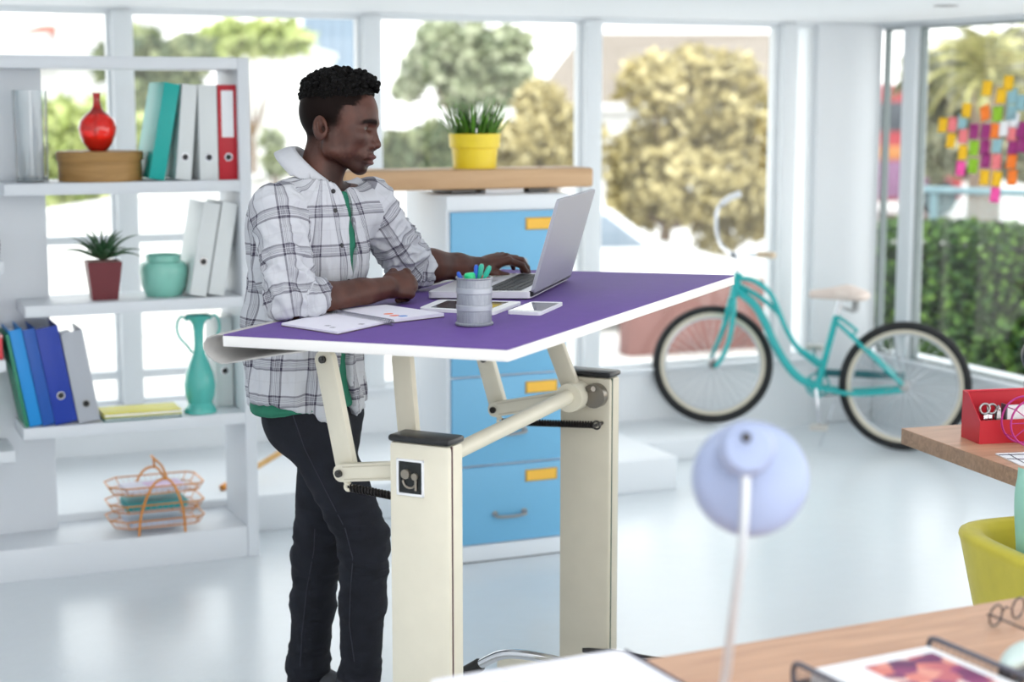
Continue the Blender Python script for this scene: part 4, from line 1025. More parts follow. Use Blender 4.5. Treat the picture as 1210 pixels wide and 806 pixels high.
for a in (0.0, TW):
    for i in range(1, 22): m.tube([wt(a, .315 * i / 22, 0.006), wt(a, .315 * i / 22, 0.040)], 0.0006, 4)
    for z in (0.014, 0.022, 0.030): m.tube([wt(a, 0.003, z), wt(a, 0.31, z)], 0.0006, 4)
m.build('mesh_side', 'dark_wire', t, world=True)
q = [wt(0.02, 0.014, 0.0082), wt(TW - 0.012, 0.010, 0.0082), wt(TW - 0.012, 0.29, 0.0082), wt(0.02, 0.30, 0.0082)]
t = flat_thing('magazine', 'white magazine with a colourful cover picture in the wire tray', 'magazine', q)
m = MB(); slab(m, q, ZZ, 0.0, 0.022, 0.004); m.build('pages', 'paper', t, world=True)
def mag_mat():
    mm_ = bpy.data.materials.new('magazine_picture'); mm_.use_nodes = True; nt = mm_.node_tree; b = nt.nodes['Principled BSDF']
    tc = nt.nodes.new('ShaderNodeTexCoord'); n = nt.nodes.new('ShaderNodeTexVoronoi'); n.inputs['Scale'].default_value = 28
    r = nt.nodes.new('ShaderNodeValToRGB'); r.color_ramp.interpolation = 'LINEAR'
    els = r.color_ramp.elements; els[0].color = srgb(70, 30, 80); els[1].color = srgb(240, 230, 236)
    for p_, c_ in ((0.3, (150, 60, 110)), (0.5, (214, 120, 110)), (0.72, (236, 190, 170))): e = els.new(p_); e.color = srgb(*c_)
    nt.links.new(tc.outputs['Object'], n.inputs['Vector']); nt.links.new(n.outputs['Color'], r.inputs['Fac']); nt.links.new(r.outputs['Color'], b.inputs['Base Color'])
    MATS['magazine_picture'] = mm_
mag_mat()
q2 = [wt(0.10, 0.045, 0.0302), wt(TW - 0.03, 0.04, 0.0302), wt(TW - 0.03, 0.20, 0.0302), wt(0.10, 0.21, 0.0302)]
m = MB(); slab(m, q2, ZZ, 0.0001, 0.0006, 0.004); m.build('cover_picture', 'magazine_picture', t, world=True)
# spectacles
g0 = hz(1166, 744, ftop + 0.002); g1 = hz(1215, 727, ftop + 0.002); gd = (g1 - g0).normalized(); gn = Vector((gd.y, -gd.x, 0))
t = thing('spectacles', 'dark-rimmed spectacles with open arms on the nearest desk', 'glasses', g0 + gd * 0.065, math.atan2(gd.y, gd.x))
m = MB()
for s in (0.0, 0.068):
    ring = [g0 + gd * (s + 0.026 + 0.025 * math.cos(a)) + ZZ * (0.021 + 0.019 * math.sin(a) * (1.0 if math.sin(a) < 0 else 0.9)) - gn * 0.004 * math.cos(a) for a in [2 * PI * i / 24 for i in range(24)]]
    m.tube(ring, 0.0018, 6, closed=True)
m.tube(smoothpath([g0 + gd * 0.051 + ZZ * 0.024, g0 + gd * 0.0597 + ZZ * 0.028 + gn * -0.003, g0 + gd * 0.068 + ZZ * 0.024], 4), 0.0016, 6); m.build('rim', 'spectacle', t, world=True)
m = MB()
for s in (0.0, 0.068):
    pts = [g0 + gd * (s + 0.026 + 0.024 * math.cos(a)) + ZZ * (0.021 + 0.0175 * math.sin(a)) for a in [2 * PI * i / 24 for i in range(24)]]
    m.add(pts, [tuple(range(24))])
m.build('lenses', 'lens_glass', t, world=True)
for s in (0.0, 0.12):
    a = g0 + gd * s
    m = MB(); m.tube(smoothpath([a + ZZ * 0.027, a + gn * 0.02 + ZZ * 0.026, a + gn * 0.10 + ZZ * 0.014, a + gn * 0.135 + ZZ * 0.002], 4), 0.0019, 6); m.build('temple', 'spectacle', t, world=True)
# pale mouse-shaped stapler at the right edge
c = hz(1203, 800, ftop)
t = thing('stapler', 'pale green rounded stapler with a dark base at the lower right corner', 'stapler', c, FYAW + 0.5)
MB().lo_hi((-0.07, -0.018, 0), (0.07, 0.018, 0.010), 0.004).build('base', 'black_plastic', t)
m = MB(); m.ell((0.0, 0, 0.036), (0.072, 0.020, 0.017)); m.build('body', mat('pale_green', (190, 208, 204), 0.4), t)
MB().lo_hi((-0.066, -0.012, 0.0105), (-0.03, 0.012, 0.034), 0.004).build('hinge', 'dark_steel', t)
# ================================================================== PERSON
# ---- signed-distance modelling, meshed with surface nets
def A3(p): return np.array([p[0], p[1], p[2]], dtype=np.float64)
def P_cone(a, b, ra, rb):
    a, b = A3(a), A3(b); ba = b - a; L2 = ba @ ba
    def f(p):
        t = np.clip(((p - a) @ ba) / L2, 0, 1)
        return np.linalg.norm(p - a - t[:, None] * ba, axis=1) - (ra + (rb - ra) * t)
    return f
def P_ell(c, r, R=None):
    c = A3(c); r = A3(r) if not np.isscalar(r) else np.array([r] * 3); M = np.eye(3) if R is None else np.array(R, dtype=np.float64)
    def f(p):
        q = (p - c) @ M
        k0 = np.linalg.norm(q / r, axis=1); k1 = np.linalg.norm(q / (r * r), axis=1)
        return np.where(k1 > 1e-9, k0 * (k0 - 1) / np.maximum(k1, 1e-9), -r.min())
    return f
def P_box(c, h, R):
    c = A3(c); h = np.array(h); M = np.array(R, dtype=np.float64)
    def f(p):
        q = np.abs((p - c) @ M) - h
        return np.linalg.norm(np.maximum(q, 0), axis=1) + np.minimum(q.max(1), 0)
    return f
def P_ring(c, N, F, L, fs, r, w0, w1):
    c, N, F, L = A3(c), A3(N), A3(F), A3(L)
    def f(p):
        q = p - c; w = q @ N; rad = np.sqrt(((q @ F) / fs) ** 2 + (q @ L) ** 2)
        return np.maximum(rad - r, np.maximum(w0 - w, w - w1))
    return f
def smin(a, b, k):
    h = np.clip(0.5 + 0.5 * (b - a) / k, 0, 1); return b * (1 - h) + a * h - k * h * (1 - h)
def smax(a, b, k): return -smin(-a, -b, k)
class Field:
    def __init__(s): s.ops = []
    def add(s, f, k=0.02): s.ops.append(('+', f, k)); return s
    def sub(s, f, k=0.005): s.ops.append(('-', f, k)); return s
    def cut(s, f, k=0.004): s.ops.append(('&', f, k)); return s          # intersect
    def val(s, p, ops=None):
        d = np.full(len(p), 10.0)
        for o, f, k in (s.ops if ops is None else ops):
            v = f(p)
            d = smin(d, v, k) if o == '+' else smax(d, -v, k) if o == '-' else smax(d, v, k)
        return d
def surface_nets(field, lo, hi, vox, B=24):
    lo = np.array(lo); hi = np.array(hi); nb = np.ceil((hi - lo) / (vox * B)).astype(int)
    half = vox * B / 2; hd = half * math.sqrt(3)
    ii = np.stack(np.meshgrid(*[np.arange(n) for n in nb], indexing='ij'), -1).reshape(-1, 3)
    cen = lo + (ii + 0.5) * vox * B
    dv = field.val(cen); act = ii[np.abs(dv) < hd * 1.45 + 0.01]
    N = nb * B + 2
    g = np.arange(B + 1); gx, gy, gz = np.meshgrid(g, g, g, indexing='ij')
    VK, VP, QS = [], [], []
    eo = [((0,0,0),(1,0,0)),((0,1,0),(1,1,0)),((0,0,1),(1,0,1)),((0,1,1),(1,1,1)),((0,0,0),(0,1,0)),((1,0,0),(1,1,0)),((0,0,1),(0,1,1)),((1,0,1),(1,1,1)),((0,0,0),(0,0,1)),((1,0,0),(1,0,1)),((0,1,0),(0,1,1)),((1,1,0),(1,1,1))]
    key = lambda i, j, k: (i * N[1] + j) * N[2] + k
    for blk in act:
        o = blk * B
        c = lo + (o + B / 2) * vox
        ops = []
        for op, f, k in field.ops:
            v = f(c[None])[0]
            if op == '&' or v < hd * 1.5 + k * 2 + 0.01: ops.append((op, f, k))
        if not any(q[0] == '+' for q in ops): continue
        pts = np.stack([(gx + o[0]) * vox + lo[0], (gy + o[1]) * vox + lo[1], (gz + o[2]) * vox + lo[2]], -1).reshape(-1, 3)
        d = field.val(pts, ops).reshape(B + 1, B + 1, B + 1); s = d < 0
        if s.all() or not s.any(): continue
        cnt = np.zeros((B, B, B), int)
        for dx in (0, 1):
            for dy in (0, 1):
                for dz in (0, 1): cnt += s[dx:B + dx, dy:B + dy, dz:B + dz]
        ci, cj, ck = np.nonzero((cnt > 0) & (cnt < 8))
        acc = np.zeros((len(ci), 3)); num = np.zeros(len(ci))
        for (a, b) in eo:
            da = d[ci + a[0], cj + a[1], ck + a[2]]; db = d[ci + b[0], cj + b[1], ck + b[2]]
            m = (da < 0) != (db < 0); t = np.where(m, da / np.where(m, da - db, 1), 0)
            for ax in range(3): acc[:, ax] += np.where(m, a[ax] + (b[ax] - a[ax]) * t, 0)
            num += m
        pos = acc / num[:, None] + np.stack([ci, cj, ck], -1) + o
        VK.append(key(ci + o[0], cj + o[1], ck + o[2])); VP.append(pos * vox + lo)
        for ax in range(3):
            sl0 = [slice(0, B)] * 3; sl1 = [slice(0, B)] * 3; sl1[ax] = slice(1, B + 1)
            a = s[tuple(sl0)]; b = s[tuple(sl1)]
            ei, ej, ek = np.nonzero(a != b); inside = a[ei, ej, ek]
            e = [ei + o[0], ej + o[1], ek + o[2]]; u, w = (ax + 1) % 3, (ax + 2) % 3
            def off(du, dw):
                q = [x.copy() for x in e]; q[u] -= du; q[w] -= dw; return key(*q)
            q = np.stack([off(1, 1), off(0, 1), off(0, 0), off(1, 0)], -1)
            q[~inside] = q[~inside][:, ::-1]; QS.append(q)
    VK = np.concatenate(VK); VP = np.concatenate(VP); QS = np.concatenate(QS)
    order = np.argsort(VK); ks = VK[order]
    idx = np.searchsorted(ks, QS.ravel()); idx = np.clip(idx, 0, len(ks) - 1); ok = (ks[idx] == QS.ravel()).reshape(-1, 4).all(1)
    v, q = VP[order], idx.reshape(-1, 4)[ok]
    vol = np.einsum('ij,ij->i', v[q[:, 0]], np.cross(v[q[:, 1]], v[q[:, 2]])).sum() + np.einsum('ij,ij->i', v[q[:, 0]], np.cross(v[q[:, 2]], v[q[:, 3]])).sum()
    return v, (q if vol > 0 else q[:, ::-1])
def relax(v, q, n=1, f=0.5):
    e = np.concatenate([q[:, [0, 1]], q[:, [1, 2]], q[:, [2, 3]], q[:, [3, 0]]])
    for _ in range(n):
        acc = np.zeros_like(v); c = np.zeros(len(v))
        np.add.at(acc, e[:, 0], v[e[:, 1]]); np.add.at(acc, e[:, 1], v[e[:, 0]]); np.add.at(c, e[:, 0], 1); np.add.at(c, e[:, 1], 1)
        v = v + f * (acc / np.maximum(c, 1)[:, None] - v)
    return v
def vnormals(v, q):
    n = np.cross(v[q[:, 2]] - v[q[:, 0]], v[q[:, 3]] - v[q[:, 1]]); o = np.zeros_like(v)
    for k in range(4): np.add.at(o, q[:, k], n)
    return o / np.maximum(np.linalg.norm(o, axis=1), 1e-9)[:, None]
def np_mesh(name, v, q, m, parent, attr=None, uv=None):
    me = bpy.data.meshes.new(name); inv = wmat(parent).inverted(); Mi = np.array(inv)
    lv = v @ Mi[:3, :3].T + Mi[:3, 3]
    me.from_pydata(lv.tolist(), [], q.tolist())
    me.polygons.foreach_set('use_smooth', [True] * len(me.polygons))
    if attr is not None:
        for an, av in attr.items():
            a = me.attributes.new(an, 'FLOAT', 'POINT'); a.data.foreach_set('value', av.astype(np.float32))
    if uv is not None:
        l = me.uv_layers.new(name='cloth'); l.data.foreach_set('uv', uv.astype(np.float32).ravel())
    me.materials.append(MATS[m] if isinstance(m, str) else m); me.update()
    o = bpy.data.objects.new(name, me); COL.objects.link(o); o.parent = parent; return o
def sstep(a, b, x): t = np.clip((x - a) / (b - a), 0, 1); return t * t * (3 - 2 * t)

# ---- joints
J = dict(
    shR=hy(329, 249, 4.05), shL=hy(436, 240, 4.31),
    neck=hy(375, 217, 4.19), chest=hy(377, 290, 4.17), waist=hy(368, 385, 4.235), pelvis=hy(370, 470, 4.29),
    hipR=hy(363, 480, 4.25), hipL=hy(392, 478, 4.36),
    knR=hy(431, 640, 4.23), anR=hy(424, 840, 4.36), knL=hy(375, 655, 4.42), anL=hy(362, 813, 4.52))
def on_top(px, py, h):                                                # pixel ray at height h above the tabletop
    return hp(px, py, DN + DNn * h, DNn)
elR = hy(346, 362, 3.94); J['elR'] = elR
wrR = hy(457, 340, 4.13); J['wrR'] = wrR
J['elL'] = hy(485, 314, 4.42); J['wrL'] = hy(563, 315, 4.56)
man = thing('person', 'person in a white checked shirt and dark jeans standing at the purple desk', 'person', (J['anL'].x, J['anL'].y, 0))

# ---- head frame: pixels of the photograph around the ear, x forward, y to his left, z up
HB = math.radians(9); HO = hy(384, 155, 4.19); HS = (HO - EYE).dot(FWD) / FPX
HX = Vector((math.cos(HB), -math.sin(HB), 0)); HY_ = Vector((math.sin(HB), math.cos(HB), 0)); HZ = UPV.copy(); HX = (HX - HZ * HX.dot(HZ)).normalized(); HY_ = HZ.cross(HX)
HR = Matrix((HX, HY_, HZ)).transposed()
def hd(x, y, z): return HO + (HX * x + HY_ * y + HZ * z) * HS
HRn = np.array(HR)
def hell(c, r): return P_ell(hd(*c), [q * HS for q in r], HRn)
def hcone(a, b, ra, rb): return P_cone(hd(*a), hd(*b), ra * HS, rb * HS)
body = Field()
K = HS
body.add(hell((14.5, 0, 24), (45.5, 36, 43)), 8 * K)
body.add(hell((34, 0, -4), (26.8, 25.5, 38)), 10 * K)
body.add(hell((28, 0, 20), (34, 31.5, 30)), 10 * K)
for s in (-1, 1):
    body.add(hcone((13, s * 25, -24), (40, s * 7, -43), 7.5, 8.0), 7 * K)
    body.add(hcone((12, s * 26, -6), (13, s * 25, -24), 8, 8), 8 * K)
    body.add(hell((39, s * 19.5, -9), (14, 9, 10)), 10 * K)
    body.add(hcone((58.0, s * 5, 8), (48.5, s * 21, 8.5), 5.8, 5.2), 6 * K)
body.add(hell((42.5, 0, -43.5), (8.8, 10, 8.2)), 6 * K)
for s in (-1, 1): body.add(hell((27, s * 19, -22), (15, 8.5, 13)), 8 * K)
body.add(hell((44, 0, -30), (14.0, 16, 13)), 7 * K)
# eye sockets
for s in (-1, 1): body.sub(hell((61, s * 13.8, 0.6), (9.5, 8.0, 4.8)), 5 * K)
# nose
body.add(hcone((57.5, 0, 5), (62, 0, -14), 3.2, 4.6), 3.0 * K)
body.add(hell((62.2, 0, -17.5), (5.9, 5.4, 4.9)), 2.5 * K)
for s in (-1, 1):
    body.add(hell((56.5, s * 7.2, -19), (6.0, 4.3, 4.6)), 2.2 * K)
    body.sub(hell((58.5, s * 4, -23.6), (3.4, 2.1, 1.8)), 1.2 * K)
# lips
body.add(hell((53.0, 0, -31.6), (9.2, 10.5, 3.4)), 2.5 * K)
body.add(hell((51.0, 0, -38.8), (8.0, 10.0, 3.6)), 2.5 * K)
body.sub(hcone((62.5, 0, -35.2), (50, 11.5, -35.8), 0.9, 0.8), 1.2 * K); body.sub(hcone((62.5, 0, -35.2), (50, -11.5, -35.8), 0.9, 0.8), 1.2 * K)
body.sub(hell((54, 0, -43.6), (4, 9, 1.6)), 4 * K)
# eyelids round the eyeballs
EYE_C = [(48.4, s * 14.4, 0.8) for s in (-1, 1)]
for c in EYE_C:
    body.add(hell(c, (6.9, 7.4, 6.5)), 2.2 * K)
    body.sub(hell((c[0] + 7.0, c[1] * 1.03, c[2] - 0.9), (5.2, 5.8, 1.9)), 0.7 * K)
# ears
for s in (-1, 1):
    er = np.array(HR @ (Rz(s * 0.32) @ Ry(-0.16)))
    body.add(P_ell(hd(4.5, s * 38.0, -1.0), [10.2 * K, 4.6 * K, 14.8 * K], er), 2.5 * K)
    body.sub(P_ell(hd(5.1, s * 43.2, 2.5), [7.2 * K, 3.6 * K, 11.0 * K], er), 1.0 * K)
    body.add(P_ell(hd(2.7, s * 40.2, 1.5), [1.6 * K, 2.4 * K, 7.5 * K], er), 1.5 * K)
    body.sub(P_ell(hd(7.7, s * 42.5, -2.5), [3.6 * K, 5.6 * K, 5.4 * K], er), 1.0 * K)
    body.add(P_ell(hd(13.3, s * 36.5, -2.5), [2.4 * K, 2.8 * K, 3.4 * K], er), 1.5 * K)
# neck, trunk
nb_ = J['neck']
body.add(P_cone(hd(0, 0, -18), nb_ + Vector((0, 0, 0)), 22 * K, 0.053), 9 * K)
body.add(P_cone(hd(16, 0, -38), nb_ + Vector((0.018, -0.012, 0.0)), 11 * K, 0.042), 8 * K)
body.add(P_cone(nb_ - ZZ * 0.03, J['chest'], 0.05, 0.07), 0.03)
body.add(P_cone(J['chest'], J['pelvis'], 0.07, 0.07), 0.03)
for s in 'RL':
    body.add(P_cone(nb_ - ZZ * 0.03, J['sh' + s], 0.045, 0.045), 0.03)
    body.add(P_cone(J['sh' + s], J['el' + s], 0.046, 0.032), 0.02)
    body.add(P_cone(J['pelvis'], J['hip' + s], 0.07, 0.06), 0.02)
    body.add(P_cone(J['hip' + s], J['kn' + s], 0.055, 0.04), 0.02)
    body.add(P_cone(J['kn' + s], J['an' + s], 0.04, 0.032), 0.02)
# forearms: thick below the elbow, tapering to a flat wrist
for s in 'RL':
    e, w = J['el' + s], J['wr' + s]
    body.add(P_cone(e, e.lerp(w, 0.30), 0.033, 0.044), 0.02)
    body.add(P_cone(e.lerp(w, 0.30), e.lerp(w, 0.72), 0.043, 0.034), 0.02)
    body.add(P_cone(e.lerp(w, 0.72), w, 0.034, 0.0265), 0.015)
def hand(w, xd, zd, side, curls, spread, thumb, sc=1.0, mcp=0.088, half=0.034):
    """w wrist point, xd towards the knuckles, zd back of the hand, side +1 left hand / -1 right hand (thumb direction)"""
    xd = Vector(xd).normalized(); zd = Vector(zd); zd = (zd - xd * zd.dot(xd)).normalized(); td = (zd.cross(xd)) * (1 if side < 0 else -1)
    R = np.array(Matrix((xd, td, zd)).transposed())
    def pt(x, y, z): return w + (xd * x + td * y + zd * z) * sc
    body.add(P_ell(pt(0.045, 0.0, 0.0), [0.052 * sc, 0.036 * sc, 0.019 * sc], R), 0.014)
    body.add(P_ell(pt(0.034, 0.022, -0.008), [0.030 * sc, 0.016 * sc, 0.015 * sc], R), 0.010)
    ln = [(0.044, 0.026, 0.021), (0.048, 0.030, 0.022), (0.045, 0.028, 0.021), (0.036, 0.021, 0.019)]
    rd = [0.0105, 0.0108, 0.0100, 0.0090]
    for i in range(4):
        y = 0.030 - 0.0195 * i; x0 = mcp - (0.0, -0.003, 0.002, 0.009)[i]; z0 = (0.0, 0.002, 0.001, -0.002)[i]
        a = pt(x0, y, z0); ang = 0.0; sp = spread[i]
        body.add(P_cone(pt(0.03, y * 0.6, 0.0), a, 0.012 * sc, rd[i] * 1.12 * sc), 0.008)
        body.add(P_ell(a + zd * 0.002 * sc, rd[i] * 1.16 * sc), 0.003)
        for j in range(3):
            ang += math.radians(curls[i][j])
            d = xd * math.cos(ang) * math.cos(sp) - zd * math.sin(ang) + td * math.sin(sp) * math.cos(ang)
            b = a + d.normalized() * ln[i][j] * sc
            body.add(P_cone(a, b, rd[i] * (1 - .08 * j) * sc, rd[i] * (0.94 - .09 * j) * sc), 0.0022 if j else 0.004)
            a = b
    pts = [pt(*q) for q in thumb]
    for a, b, ra, rb in zip(pts, pts[1:], (0.0145, 0.0115, 0.0102), (0.0118, 0.0104, 0.0088)):
        body.add(P_cone(a, b, ra * sc, rb * sc), 0.004)
    return pt
# right hand: loose fist resting on the desk
fdir = (hy(492, 334, 4.19) - J['wrR'])
hand(J['wrR'], fdir, (0.18, -0.90, 0.38), -1, [(58, 92, 62), (64, 94, 62), (70, 92, 60), (76, 90, 58)], (0.0, 0, 0, 0), [(0.022, 0.026, -0.012), (0.055, 0.044, -0.026), (0.080, 0.030, -0.040), (0.092, 0.008, -0.046)], 0.98, mcp=0.074)
# left hand: fingers on the keyboard
ldir_ = (hy(597, 309, 4.60) - J['wrL'])
hand(J['wrL'], ldir_ + Vector((0, -0.01, 0.012)), (-0.12, -0.28, 0.95), 1, [(34, 34, 16), (26, 40, 20), (24, 40, 22), (26, 36, 22)], (0.10, 0.02, -0.05, -0.14), [(0.018, 0.026, -0.010), (0.044, 0.046, -0.022), (0.066, 0.052, -0.034), (0.082, 0.048, -0.046)], 0.96)
BRn = np.array(BR)
def keep_off(f, g, side=True):                                        # flesh and cloth rest on the desk instead of sinking in
    f.sub(P_box(DC - DNn * (0.014 - g / 2), [BW / 2 + 0.003, BL / 2 + 0.003, 0.016 + g / 2], BRn), 0.0008)
    if side: f.sub(P_box(DP + DL * (BL / 2) - DS * 0.029 - DNn * 0.032, [0.033, BL / 2, 0.042], BRn), 0.003)
keep_off(body, 0.0)
nbp = [(p - DC) for p in qa_nb + qb_nb]; nx = [p.dot(DS) for p in nbp]; ny = [p.dot(DL) for p in nbp]
body.sub(P_box(DC + DS * (min(nx) + max(nx)) / 2 + DL * (min(ny) + max(ny)) / 2 + DNn * 0.006, [(max(nx) - min(nx)) / 2 + .002, (max(ny) - min(ny)) / 2 + .002, 0.0072], BRn), 0.0006)
lpc = lq(LW / 2, LD / 2); body.sub(P_box(lpc + DNn * 0.010, [LD / 2 + .001, LW / 2 + .001, 0.0125], np.array(Matrix((dpv, ax, DNn)).transposed())), 0.0006)
allp = [A3(v) for v in J.values()] + [A3(HO)]
lo = np.min(allp, 0) - 0.16; hi = np.max(allp, 0) + np.array([0.22, 0.22, 0.22]); lo[2] = 0.06
bv, bq = surface_nets(body, lo, hi, 0.0023)
bv = relax(bv, bq, 1, 0.35)
# colouring that belongs to the skin itself: clipped sides, brows, lips, stubble
hl = ((bv - A3(HO)) @ HRn) / HS
x, y, z = hl[:, 0], hl[:, 1], hl[:, 2]; ay = np.abs(y)
inhead = (np.linalg.norm(bv - A3(hd(13, 0, 5)), axis=1) < 75 * HS)
nz = np.array([noise.noise(Vector(p) * 160) for p in bv]) * inhead if True else 0
fr = np.where(z > 25, 44 + (z - 25) * 0.75, 20 + (z + 6) * 0.36)           # hairline: x beyond it is face
hair_f = sstep(5, -4, x - fr + nz * 3) * sstep(-22, 12, z + (x < 0) * 10 + nz * 5) * inhead
hair_f = np.maximum(hair_f, sstep(-22, -4, z) * sstep(6, -4, x + 4) * inhead)
ear = (np.abs(ay - 39.5) < 6) & (x > -6) & (x < 16) & (z > -20) & (z < 14) & (ay > 38.5)
hair_f = np.where(ear, 0, hair_f)
brow = sstep(4.2, 1.2, np.abs(z - (8.6 - 0.030 * (ay - 13) ** 2 * 0.5))) * sstep(2, 5, ay) * sstep(29, 24, ay) * (x > 38) * inhead
beard = (sstep(-24, -38, z + nz * 3) * sstep(2, 14, x) * 0.62 + sstep(2.5, 0.5, np.abs(z + 24.8)) * (x > 48) * (ay < 13) * 0.5) * inhead
beard = np.maximum(beard, sstep(6, 0, np.abs(x - 17)) * sstep(-30, -10, z) * sstep(18, 8, z) * 0.35 * inhead)
lip = np.maximum(sstep(1.0, 0.5, ((z + 31.8) / 4.0) ** 2 + (y / 11.5) ** 2), sstep(1.0, 0.5, ((z + 38.8) / 4.2) ** 2 + (y / 10.5) ** 2)) * (x > 45) * inhead
beard = beard * (1 - lip)
dark = np.clip(np.maximum(np.maximum(hair_f * 0.97, brow * 0.95), beard), 0, 1)
def skin_mat():
    m = bpy.data.materials.new('skin'); m.use_nodes = True; nt = m.node_tree; b = nt.nodes['Principled BSDF']
    tc = nt.nodes.new('ShaderNodeTexCoord'); n = nt.nodes.new('ShaderNodeTexNoise'); n.inputs['Scale'].default_value = 22; n.inputs['Detail'].default_value = 6
    r = nt.nodes.new('ShaderNodeValToRGB'); r.color_ramp.elements[0].color = srgb(66, 37, 28); r.color_ramp.elements[1].color = srgb(88, 51, 39)
    r.color_ramp.elements[0].position = .35; r.color_ramp.elements[1].position = .68
    nt.links.new(tc.outputs['Object'], n.inputs['Vector']); nt.links.new(n.outputs['Fac'], r.inputs['Fac'])
    def mixin(prev, attr, col, k):
        a = nt.nodes.new('ShaderNodeAttribute'); a.attribute_name = attr; mu = nt.nodes.new('ShaderNodeMath'); mu.operation = 'MULTIPLY'; mu.inputs[1].default_value = k
        nt.links.new(a.outputs['Fac'], mu.inputs[0]); mx = nt.nodes.new('ShaderNodeMix'); mx.data_type = 'RGBA'
        nt.links.new(mu.outputs[0], mx.inputs['Factor']); nt.links.new(prev, mx.inputs['A']); mx.inputs['B'].default_value = srgb(*col); return mx.outputs['Result']
    c = mixin(r.outputs['Color'], 'lip', (92, 56, 52), 0.75); c = mixin(c, 'stubble', (13, 11, 11), 0.97)
    nt.links.new(c, b.inputs['Base Color']); b.inputs['Roughness'].default_value = 0.45
    a2 = nt.nodes.new('ShaderNodeAttribute'); a2.attribute_name = 'stubble'; m2 = nt.nodes.new('ShaderNodeMath'); m2.operation = 'MULTIPLY_ADD'; m2.inputs[1].default_value = -0.36; m2.inputs[2].default_value = 0.40
    nt.links.new(a2.outputs['Fac'], m2.inputs[0]); nt.links.new(m2.outputs[0], b.inputs['Specular IOR Level'])
    n2 = nt.nodes.new('ShaderNodeTexNoise'); n2.inputs['Scale'].default_value = 260; n2.inputs['Detail'].default_value = 3
    bp = nt.nodes.new('ShaderNodeBump'); bp.inputs['Strength'].default_value = 0.12; bp.inputs['Distance'].default_value = 0.002
    nt.links.new(tc.outputs['Object'], n2.inputs['Vector']); nt.links.new(n2.outputs['Fac'], bp.inputs['Height']); nt.links.new(bp.outputs['Normal'], b.inputs['Normal'])
    MATS['skin'] = m
skin_mat()
body_o = np_mesh('body', bv, bq, 'skin', man, {'stubble': dark, 'lip': lip})
# eyes
mat('eye_white', (128, 116, 108), 0.25); mat('iris', (40, 24, 18), 0.15); mat('pupil', (8, 8, 9), 0.1)
gaze = (HX * 0.93 + HZ * -0.20 + HY_ * -0.22).normalized()
for c in EYE_C:
    ec = hd(*c); e = MB(); e.ell(ec, 5.7 * HS, None, 24, 16); eo_ = e.build('eye', 'eye_white', man, world=True)
    i = MB(); i.lathe([(3.5 * HS, -0.4 * HS), (3.0 * HS, 0.4 * HS), (0.001 * HS, 0.75 * HS)], ec + gaze * 4.95 * HS, 20, axes_to(gaze), True, False); i.build('iris', 'iris', eo_, world=True)
# curly hair on top
mat('hair_black', (11, 10, 10), 0.8, bump=0.4, bscale=500, spec=0.15)
rnd = random.Random(5); hm = MB()
ico = bmesh.new(); bmesh.ops.create_icosphere(ico, subdivisions=2, radius=1.0); IV = [v.co.copy() for v in ico.verts]; ico.verts.index_update(); IF = [[v.index for v in f.verts] for f in ico.faces]; ico.free()
cap = MB()
capf = Field(); capf.add(hell((13.5, 0, 24), (47.5, 38.5, 46.5)), 4 * K); capf.add(hell((28, 0, 26), (36.5, 32.5, 31)), 8 * K)
capf.cut(lambda p: (36 - ((p - A3(HO)) @ HRn)[:, 2] / HS + np.maximum(0, (((p - A3(HO)) @ HRn)[:, 0] / HS - 42)) * 0.25) * HS, 5 * K)
cv_, cq_ = surface_nets(capf, np.array(A3(hd(13, 0, 40))) - 0.16, np.array(A3(hd(13, 0, 40))) + 0.16, 0.004)
cn = vnormals(cv_, cq_)
cv_ = cv_ + cn * (np.array([noise.noise(Vector(p) * 90) for p in cv_]) * 0.004)[:, None]
hair_o = np_mesh('hair', cv_, cq_, 'hair_black', man)
cnt = 0
while cnt < 1050:
    a = rnd.uniform(0, 2 * PI); zz = rnd.uniform(0.12, 1.0); rr = math.sqrt(1 - zz * zz)
    p = Vector((13.5 + 46 * rr * math.cos(a), 37 * rr * math.sin(a), 24 + 45.5 * zz))
    if p.x > 30: p.x = min(63.5 - 0.004 * p.y ** 2, p.x * 1.07 + 1)
    edge = 40 + max(0, p.x - 42) * 0.05 + max(0, -p.x) * 0.16
    if p.z < edge + rnd.uniform(-7, 3) or (p.x > 50 and p.z < edge + 1): continue
    fade = min(1.0, max(0.0, (p.z - edge + 6) / 12))
    out = Vector(((p.x - 13.5) / 46, p.y / 37, (p.z - 24) / 45)).normalized()
    lift = fade * (rnd.uniform(0.0, 3.6) + max(0, out.z - .2) * rnd.uniform(0, 4.5) + (3.0 if p.x > 38 else 0) * rnd.random())
    # the top is worn flatter than the skull, with more length over the forehead and the crown's edge
    up_ = 0.0
    if p.x > 36: up_ = min(9.0, (p.x - 36) * 0.38) * rnd.uniform(.5, 1.0) * fade
    if p.x < -8: up_ = min(4.0, (-8 - p.x) * 0.25) * rnd.uniform(.4, 1.0) * fade
    c = p + out * lift + Vector((0, 0, up_)); r = rnd.uniform(2.0, 3.7) * (0.55 + 0.45 * fade)
    wc = hd(*c); q = (rnd.uniform(.7, 1.2), rnd.uniform(.7, 1.2), rnd.uniform(.7, 1.25)); rt_ = Rz(rnd.uniform(0, 6)) @ Rx(rnd.uniform(0, 6))
    ph = rnd.uniform(0, 50)
    hm.add([wc + rt_ @ Vector((v.x * q[0], v.y * q[1], v.z * q[2])) * r * HS * (1 + 0.22 * noise.noise(v * 2.2 + Vector((ph, 0, 0)))) for v in IV], IF); cnt += 1
hm.build('curls', 'hair_black', hair_o, world=True, ang=180)

